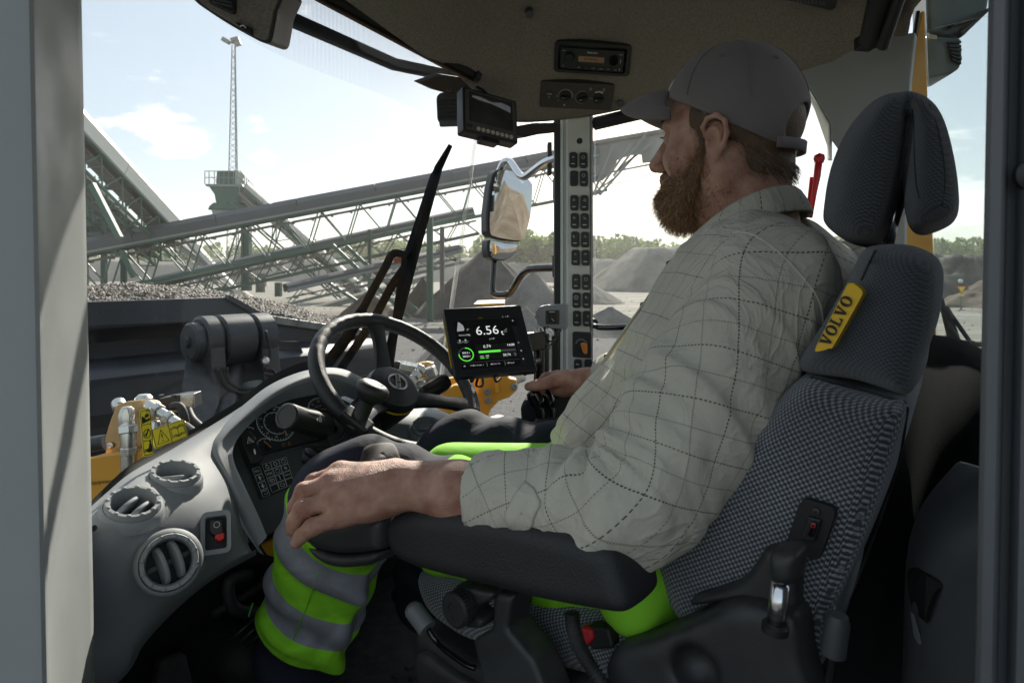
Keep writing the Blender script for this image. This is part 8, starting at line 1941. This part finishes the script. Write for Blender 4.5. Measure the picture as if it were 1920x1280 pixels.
prof_strip([(FB+.02, zt_), (FB+.30, zt_-.02), (FB+.42, zt_-.12), (FB+.38, zt_-.26), (FB+.02, zt_-.27)], .2, 2.35, 'back_shell')
prof_strip([(FB+.06, zt_-.19), (FB-.18, zt_-.22), (FB-.22, zt_-.25), (FB-.20, zt_-.42), (FB-.10, zt_-.50), (FB+.1, zt_-.54), (FB+.25, zt_-1.1)], .2, 3.2, 'torsion_box')
MB().plate([pb(496, 596), pb(560, 605), pb(640, 617), pb(700, 628), pb(716, 640), pb(716, 780), pb(496, 780)], F*.05).build('back_plate', M['bucket'], bk, bevel=.004)
MB().beam(pb(496, 597, FB-.01), pb(702, 628, FB-.01), .06, .05).build('top_rim', mat('rim_worn', (.16, .16, .155), .35, var=.4, vs=12), bk, bevel=.006)
MB().plate([pb(700, 626), pb(718, 640), pb(716, 780), pb(700, 780)], F*1.3+Z*-.1).build('side_plate', M['bucket'], bk, bevel=.004)
for k in range(9): MB().lathe(pb(520+k*20, 596+k*3.05, FB-.04), Z, [(.012, 0), (.010, .01), (0, .012)], 8).build('rim_bolt', M['galv'], bk)
MB().plate([pb(498, 640, FB-.1), pb(560, 640, FB-.2), pb(600, 740, FB-.25), pb(498, 720, FB-.1)], F*.03).build('gusset', M['bucket'], bk)
MB().plate([C(.2, FB-.3, -1.3), C(3.3, FB-.3, -1.3), C(3.3, FB+1.3, -1.3), C(.2, FB+1.3, -1.3)], Z*.03).build('bucket_floor', M['bucket'], bk)
def topz(lat, f_):
    px = 960+FPX*(R.x*lat+F.x*f_)/(R.y*lat+F.y*f_);
    return px
rs = random.Random(5);
crest = [(100, 541), (165, 539), (250, 536), (330, 541), (430, 552), (480, 561), (540, 574), (600, 590), (650, 603), (690, 616), (720, 630)]
cx_ = [c[0] for c in crest]; cy_ = [c[1] for c in crest]
def loadz(lat, f_):
    q = R*lat+F*f_; qc = R*lat+F*(FB+.42); px = 960+FPX*qc.x/qc.y; zc = (505-np.interp(px, cx_, cy_))/FPX*qc.y
    t = (f_-(FB+.42)); return zc-(.55*abs(t)**1.4 if t > 0 else .38*abs(t)**1.3)+.012*noise.noise(Vector((lat*6, f_*6, 0)))
core = [[C(lat, f_, loadz(lat, f_)-.015) for f_ in np.linspace(FB+.02, FB+1.2, 12)] for lat in np.linspace(.9, 3.28, 40)]
ld = MB().grid(core).build('gravel_load', M['heap_grey'], None, smooth=True); ld['kind'] = 'stuff'; ld['label'] = 'rounded grey gravel heaped in the loader bucket'; ld['category'] = 'gravel'
v = []; f = []; mi = []
oct_v = [(1, 0, 0), (-1, 0, 0), (0, 1, 0), (0, -1, 0), (0, 0, 1), (0, 0, -1)]; oct_f = [(0, 2, 4), (2, 1, 4), (1, 3, 4), (3, 0, 4), (2, 0, 5), (1, 2, 5), (3, 1, 5), (0, 3, 5)]
cub = [Vector((a, b2, c)) for a in (-1, 1) for b2 in (-1, 1) for c in (-1, 1)]; cf = [(0, 1, 3, 2), (4, 6, 7, 5), (0, 4, 5, 1), (2, 3, 7, 6), (0, 2, 6, 4), (1, 5, 7, 3)]
for i in range(17000):
    lat = rs.uniform(1.15, 3.26); f_ = FB+.03+.62*rs.random()**1.15; c = C(lat, f_, loadz(lat, f_)+rs.uniform(-.006, .008)); s_ = rs.uniform(.007, .0135)
    e = Euler((rs.uniform(0, 6), rs.uniform(0, 6), rs.uniform(0, 6))).to_matrix(); sc = (s_*rs.uniform(.8, 1.3), s_*rs.uniform(.7, 1.1), s_*rs.uniform(.6, 1)); o = len(v)
    if rs.random() < .5:
        for q in oct_v: v.append(tuple(c+e@Vector((q[0]*sc[0]*1.2, q[1]*sc[1]*1.2, q[2]*sc[2]*1.2))))
        f += [tuple(k+o for k in g_) for g_ in oct_f]; mi += [i % 4]*8
    else:
        for q in cub: v.append(tuple(c+e@Vector((q.x*sc[0]*.8*rs.uniform(.7, 1.1), q.y*sc[1]*.8*rs.uniform(.7, 1.1), q.z*sc[2]*.8*rs.uniform(.7, 1.1)))))
        f += [tuple(k+o for k in g_) for g_ in cf]; mi += [i % 4]*6
me = bpy.data.meshes.new('gravel_load'); me.from_pydata(v, [], f)
for nm, c in (('stone_a', (.20, .18, .155)), ('stone_b', (.10, .088, .076)), ('stone_c', (.30, .275, .245)), ('stone_d', (.15, .115, .09))): me.materials.append(mat(nm, c, .75, var=.2, vs=60))
me.polygons.foreach_set('material_index', mi); me.polygons.foreach_set('use_smooth', [True]*len(me.polygons))
ob = bpy.data.objects.new('gravel_load', me); COL.objects.link(ob); ob['kind'] = 'stuff'; ob['label'] = 'loose stones over the gravel load'; ob['category'] = 'gravel'
lk = thing('loader_linkage', 'dark hydraulic lift linkage with thick round pivots outside the windscreen', 'linkage', C(1.65, 3.1, -1))
FL = 3.05
def ql(px, py, f_=FL): return PF(px, py, f_)
def cyl(px0, px1, cy, r, nm, m=None, f_=FL):
    a = ql(px0, cy, f_); lat0 = (a-O3).dot(R); b_ = ql(px1, cy, f_); lat1 = (b_-O3).dot(R); z_ = ql((px0+px1)/2, cy, f_).z
    A_ = C(lat0, f_, z_-H); B_ = C(lat1, f_, z_-H); ln = (B_-A_).length
    MB().lathe(A_, R, [(r*.88, -.004), (r, .006), (r, ln-.006), (r*.9, ln)], 40).build(nm, m or M['steel_dark'], lk, smooth=35)
    return A_, B_
cyl(347, 356, 641, .028, 'pin_nut'); cyl(354, 373, 641, .088, 'pin_cap'); A1_, B1_ = cyl(373, 400, 638, .112, 'cheek_boss'); cyl(400, 408, 637, .092, 'bushing'); cyl(407, 462, 636, .118, 'pivot_barrel'); cyl(462, 469, 634, .095, 'bushing'); A2_, B2_ = cyl(468, 500, 633, .120, 'cheek_boss')
for A_, B_, sx in ((A1_, B1_, 1), (A2_, B2_, 1)):
    w_ = (B_-A_)
    MB().plate([A_+F*.10+Z*.03, A_-F*.108+Z*-.02, A_-F*.16+Z*-.45, A_-F*.24+Z*-1.0, A_+F*.02+Z*-1.0, A_+F*.09+Z*-.4], w_).build('cheek_plate', M['steel_dark'], lk, bevel=.006)
MB().tube([C((A2_-O3).dot(R)-.02, FL-.05, -.55), C((A2_-O3).dot(R)-.06, FL-.30, -1.05)], .075, 24).build('ram_barrel', mat('ram_grey', (.12, .14, .13), .4, var=.2), lk, smooth=40)
MB().tube([ql(440, 690), ql(425, 745, FL-.1), ql(400, 830, FL-.2)], .05, 16).build('ram_rod', M['steel_dark'], lk, smooth=40)
MB().plate([ql(350, 665), ql(395, 660), ql(385, 760, FL-.2), ql(340, 860, FL-.3), ql(322, 860, FL-.3)], R*.06).build('lift_arm', M['steel_dark'], lk, bevel=.006)
for pts in ([(497, 692), (510, 693), (516, 702), (512, 715), (495, 735)], [(500, 685), (506, 660), (498, 620)], [(425, 688), (430, 715), (455, 728), (490, 728)], [(410, 690), (424, 722), (450, 736), (492, 738)], [(494, 700), (507, 702), (511, 708), (500, 730)]):
    MB().tube(smoothpts([ql(x, y, FL-.14) for x, y in pts], 6), .008, 8).build('hydraulic_hose', M['rubber'], lk, smooth=True)
MB().lathe(ql(497, 676, FL-.14), (O3-ql(497, 676, FL-.14)), [(.02, -.02), (.02, .01), (.012, .02), (0, .02)], 10).build('hose_fitting', M['zinc'], lk)
mf_ = thing('hydraulic_manifold', 'golden bracket plate with shiny zinc hydraulic elbows and hoses, lower left outside', 'manifold', P(240, 900, 1.75))
M['gold'] = mat('gold_plating', (.62, .42, .20), .32, metal=.75, var=.1, vs=12, bump=.05, bs=100)
dM = 1.75
def pm_(x, y, d=dM): return P(x, y, d)
MB().plate(smoothpts([pm_(*q) for q in ((199, 840), (197, 825), (203, 800), (214, 770), (224, 756), (262, 750), (285, 750), (298, 757), (306, 775), (312, 805), (330, 850), (330, 925), (199, 925))], 2, True), (.0, .012, 0)).build('bracket_plate', M['gold'], mf_, bevel=.002)
MB().plate([pm_(150, 862, 1.72), pm_(200, 848, 1.72), pm_(330, 832, 1.72), pm_(330, 950, 1.72), pm_(150, 950, 1.72)], (0, -.03, 0)).build('yellow_beam', M['yellow'], mf_, bevel=.004)
MB().tube([pm_(140, 838, 1.78), pm_(199, 828, 1.78)], .020, 16).build('dark_bar', M['steel_dark'], mf_, smooth=40)
MB().lathe(pm_(207, 835, 1.745), (0, -1, 0), [(.008, 0), (.008, .003), (.005, .004), (0, .003)], 16).build('plate_bolt', M['zinc'], mf_)
text('Equipment', Fr(pm_(190, 903, 1.686), (1, 0, .10), (0, 0, 1), (0, -1, 0)), 0, 0, .014, M['ink'], mf_, 'decal_letters', z=.0006)
def fitting(pts, r, nm, nuts, d0=None, hexs=True):
    MB().tube(smoothpts(pts, 6), r, 14).build(nm, M['zinc'], mf_, smooth=True)
    sp_ = smoothpts(pts, 6)
    for i, s_ in nuts:
        i = min(i, len(sp_)-2); dd = (sp_[i+1]-sp_[i]).normalized(); MB().lathe(sp_[i], dd, [(r*s_*.93, -.010), (r*s_, -.008), (r*s_, .008), (r*s_*.93, .010)], 6).build('hex_nut', M['zinc'], mf_, bevel=.0012)
fitting([pm_(238, 772, 1.72), pm_(240, 790, 1.70), pm_(241, 830, 1.69), pm_(241, 930, 1.69)], .0185, 'elbow_pipe', ((9, 1.35), (13, 1.15), (16, 1.25)))
MB().lathe(pm_(238, 776, 1.70), (-.05, 0, 1), [(.019, -.04), (.0205, -.02), (.0205, .0), (.012, .018), (0, .020)], 8).build('elbow_head', M['zinc'], mf_, bevel=.002)
MB().lathe(pm_(291, 800, 1.70), (0, 0, 1), [(.017, -.2), (.017, .0), (.011, .015), (0, .018)], 10).build('elbow_head', M['zinc'], mf_, bevel=.002)
fitting([pm_(277, 757, 1.72), pm_(300, 772, 1.70), pm_(335, 795, 1.68), pm_(368, 815, 1.66)], .0125, 'pipe', ((5, 1.5), (9, 1.35), (13, 1.2)))
MB().tube([pm_(345, 800, 1.672), pm_(385, 830, 1.65), pm_(420, 850, 1.64)], .0135, 12).build('hose', M['rubber'], mf_, smooth=True)
fitting([pm_(225, 765, 1.80), pm_(222, 756, 1.82)], .018, 'plug_fitting', ())
MB().lathe(pm_(270, 745, 1.80), (0, 0, 1), [(.022, -.03), (.022, .0), (.014, .008), (0, .010)], 12).build('plug_fitting', M['zinc'], mf_, smooth=35)
MB().plate([pm_(296, 748, 1.80), pm_(337, 740, 1.80), pm_(362, 738, 1.80), pm_(364, 765, 1.80), pm_(345, 758, 1.80), pm_(300, 765, 1.80)], (.0, .05, 0)).build('valve_block', M['steel_dark'], mf_, bevel=.003)
MB().plate([pm_(337, 739, 1.795), pm_(363, 737, 1.795), pm_(365, 764, 1.795), pm_(352, 764, 1.795), pm_(338, 757, 1.795)], (0, .004, 0)).build('valve_face', M['zinc'], mf_, bevel=.002)
for x in (303, 326): MB().lathe(pm_(x, 744, 1.80), (0, 0, 1), [(.007, 0), (.007, .006), (0, .007)], 6).build('block_bolt', M['steel_dark'], mf_)
MB().tube(smoothpts([pm_(322, 762, 1.74), pm_(338, 762, 1.73), pm_(347, 785, 1.72), pm_(348, 825, 1.72), pm_(346, 845, 1.72)], 6), [.0095+.001*(i % 2) for i in range(25)], 12).build('conduit_hose', M['rubber'], mf_, smooth=True)
MB().tube(smoothpts([pm_(352, 768, 1.78), pm_(360, 785, 1.76), pm_(375, 800, 1.74), pm_(392, 818, 1.72)], 6), .011, 12).build('hose', M['rubber'], mf_, smooth=True)
MB().tube(smoothpts([pm_(300, 778, 1.74), pm_(330, 770, 1.74), pm_(345, 768, 1.76)], 5), .004, 8).build('thin_pipe', M['gold'], mf_, smooth=True)
def decal(c, w_, h_, label, d):
    fr, ww, hh_ = panelfr(c[0], c[1], c[2], c[3], d[0], d[1], d[2])
    t = thing('warning_decal', label, 'sticker', fr.o); fr.pl(rrect(ww, hh_, .003), 0, .0008).build('decal_film', M['decal'], t)
    b_ = MB(); b_.tube([fr(a*.95, q*.95, .001) for a, q in rrect(ww, hh_, .003)], .0005, 4, closed=True); return t, fr, ww, hh_, b_
t, fr, ww, hh_, b_ = decal(((269, 768), (288, 764), (280, 853), (261, 858)), 0, 0, 'tall narrow yellow warning sticker with three pictograms on the windscreen', (1.035, 1.05, 1.02))
for q in (.17, -.17): b_.beam(fr(-ww*.46, hh_*q, .001), fr(ww*.46, hh_*q, .001), .0008, .0003, fr.n)
b_.tube([fr(ww*.33*math.cos(a), ww*.40*math.sin(a)-.002, .001) for a in np.linspace(0, 6.283, 19)[:-1]], .0006, 4, closed=True); b_.beam(fr(-.002, -.006, .001), fr(.003, .005, .001), .002, .0003, fr.n); b_.beam(fr(-.005, -.004, .001), fr(-.001, -.001, .001), .0012, .0003, fr.n)
b_.plate([fr(ww*a, hh_*c, .001) for a, c in ((-.38, .20), (.38, .24), (.38, .30), (.05, .27), (-.30, .36), (-.38, .34))], fr.n*.0003); b_.plate([fr(ww*a, hh_*c, .001) for a, c in ((-.10, .31), (.30, .33), (.32, .38), (.10, .40), (-.05, .37))], fr.n*.0003); b_.tube([fr(ww*a, hh_*c, .001) for a, c in ((.12, .43), (.36, .43), (.36, .46), (.12, .46))], .0003, 4, closed=True)
b_.plate([fr(ww*a, hh_*c, .001) for a, c in ((.0, -.43), (.38, -.43), (.38, -.28), (.28, -.22), (.12, -.26), (.05, -.34), (-.25, -.36), (-.25, -.38))], fr.n*.0003); b_.plate([fr(ww*(.22+.10*math.cos(a)), hh_*-.205+ww*.10*math.sin(a), .001) for a in np.linspace(0, 6.283, 11)[:-1]], fr.n*.0003)
b_.tube([fr(ww*-.28+.0022*math.cos(a), hh_*-.38+.0022*math.sin(a), .001) for a in np.linspace(0, 6.283, 9)[:-1]], .0005, 4, closed=True); b_.build('decal_print', M['ink'], t)
t, fr, ww, hh_, b_ = decal(((287.5, 805), (349, 784), (346.5, 815), (285.5, 842.5)), 0, 0, 'wide yellow warning sticker with exclamation triangle and open book on the windscreen', (1.06, 1.12, 1.05))
b_.beam(fr(0, -hh_*.47, .001), fr(0, hh_*.47, .001), .0008, .0003, fr.n)
b_.tube([fr(-ww*.24+a*hh_, c*hh_, .001) for a, c in ((-.36, -.33), (.36, -.33), (0, .34))], .0007, 4, closed=True); b_.beam(fr(-ww*.24, -hh_*.08, .001), fr(-ww*.24, hh_*.14, .001), .0016, .0003, fr.n); b_.box(fr(-ww*.24, -hh_*.21, .001), .0018, .0018, .0004, fr.u, fr.v, fr.n)
for k in (0, .04, .08): b_.tube([fr(ww*.24+a*hh_, (c-k)*hh_, .001) for a, c in ((-.42, .22), (-.2, .27), (0, .20), (.2, .27), (.42, .22), (.42, -.20), (.2, -.15), (0, -.24), (-.2, -.15), (-.42, -.20))], .00035, 4, closed=True)
b_.beam(fr(ww*.24, .20*hh_, .001), fr(ww*.24, -.24*hh_, .001), .0006, .0003, fr.n); b_.build('decal_print', M['ink'], t)
ff = thing('loader_chassis', 'yellow front frame casting with bolts below the tablet display', 'machine frame', P(900, 760, 2.6))
def pf_(x, y, d=2.6): return P(x, y, d)
MB().plate([pf_(*q) for q in ((938, 698), (951, 702), (953, 708), (969, 712), (969, 732), (955, 745), (935, 752), (920, 768), (912, 790), (840, 790), (880, 760), (895, 735), (900, 700))], (0, .05, 0)).build('frame_plate', M['yellow'], ff, bevel=.006)
MB().plate([pf_(*q, 2.68) for q in ((820, 715), (850, 708), (905, 705), (905, 770), (870, 800), (820, 800))], (0, .05, 0)).build('frame_plate', M['yellow'], ff, bevel=.006)
MB().plate([pf_(*q, 2.5) for q in ((826, 735), (852, 722), (870, 722), (870, 800), (826, 800))], (0, .05, 0)).build('frame_box', M['yellow'], ff, bevel=.006)
for x, y in ((913, 733.5), (964, 724.5), (915, 750)): MB().lathe(pf_(x, y, 2.595), (0, -1, 0), [(.014, 0), (.014, .006), (.009, .010), (.006, .010), (0, .006)], 16).build('frame_bolt', M['galv'], ff, smooth=35)
MB().plate([pf_(x, y, 2.58) for x, y in ((926, 706), (933, 704), (935, 736), (929, 738))], (0, .02, 0)).build('frame_rib', M['yellow'], ff, bevel=.003)
MB().plate([pf_(x, y, 2.55) for x, y in ((888, 570), (945, 568), (946, 572), (905, 573))], (.0, .3, 0)).build('marker_plate', M['yellow'], ff)
mf_ = thing('hose_block', 'zinc hydraulic fittings on a gold plate seen through the steering wheel', 'manifold', P(790, 720, 2.2))
MB().plate([P(x, y, 2.25) for x, y in ((772, 700), (778, 682), (800, 678), (812, 680), (818, 700), (820, 760), (770, 760))], (0, .02, 0)).build('bracket_plate', M['gold'], mf_, bevel=.003)
def fz(pts, r):
    global mf_
    MB().tube([P(*p) for p in pts], r, 12).build('pipe', M['zinc'], mf_, smooth=True); a = P(*pts[0]); b2 = P(*pts[-1]); dd = (b2-a).normalized()
    for t_ in (.15, .5, .85): MB().lathe(a.lerp(b2, t_), dd, [(r*1.3, -.010), (r*1.42, -.008), (r*1.42, .008), (r*1.3, .010)], 6).build('hex_nut', M['zinc'], mf_)
fz([(752, 686, 2.2), (782, 692, 2.2)], .013); fz([(745, 704, 2.2), (770, 712, 2.2)], .015); fz([(792, 688, 2.18), (768, 718, 2.14)], .012)
for (x, y) in ((808, 697), (790, 720)): MB().box(P(x, y, 2.2), .034, .05, .034, Vector((.9, 0, .3)).normalized(), Vector((0, 1, 0)), Vector((-.3, 0, .9)).normalized()).build('cap_fitting', M['zinc'], mf_, bevel=.006)
MB().tube(smoothpts([P(735, 695, 2.2), P(742, 684, 2.2), P(752, 686, 2.2)], 5), .013, 10).build('hose', M['rubber'], mf_, smooth=True)
HZ = 1
hb2 = MB().box(Vector((0, 260, 12)), 1400, 800, 60); hzo = hb2.build('haze', None, None); hzo['kind'] = 'stuff'; hzo['label'] = 'thin dusty haze over the quarry'
hm = bpy.data.materials.new('haze'); hm.use_nodes = True; hn = hm.node_tree; hn.nodes.clear(); ho = hn.nodes.new('ShaderNodeOutputMaterial'); pv = hn.nodes.new('ShaderNodeVolumePrincipled')
pv.inputs['Density'].default_value = .0007; pv.inputs['Color'].default_value = (.92, .90, .86, 1); pv.inputs['Anisotropy'].default_value = .5; hn.links.new(pv.outputs[0], ho.inputs['Volume']); hzo.data.materials.append(hm)
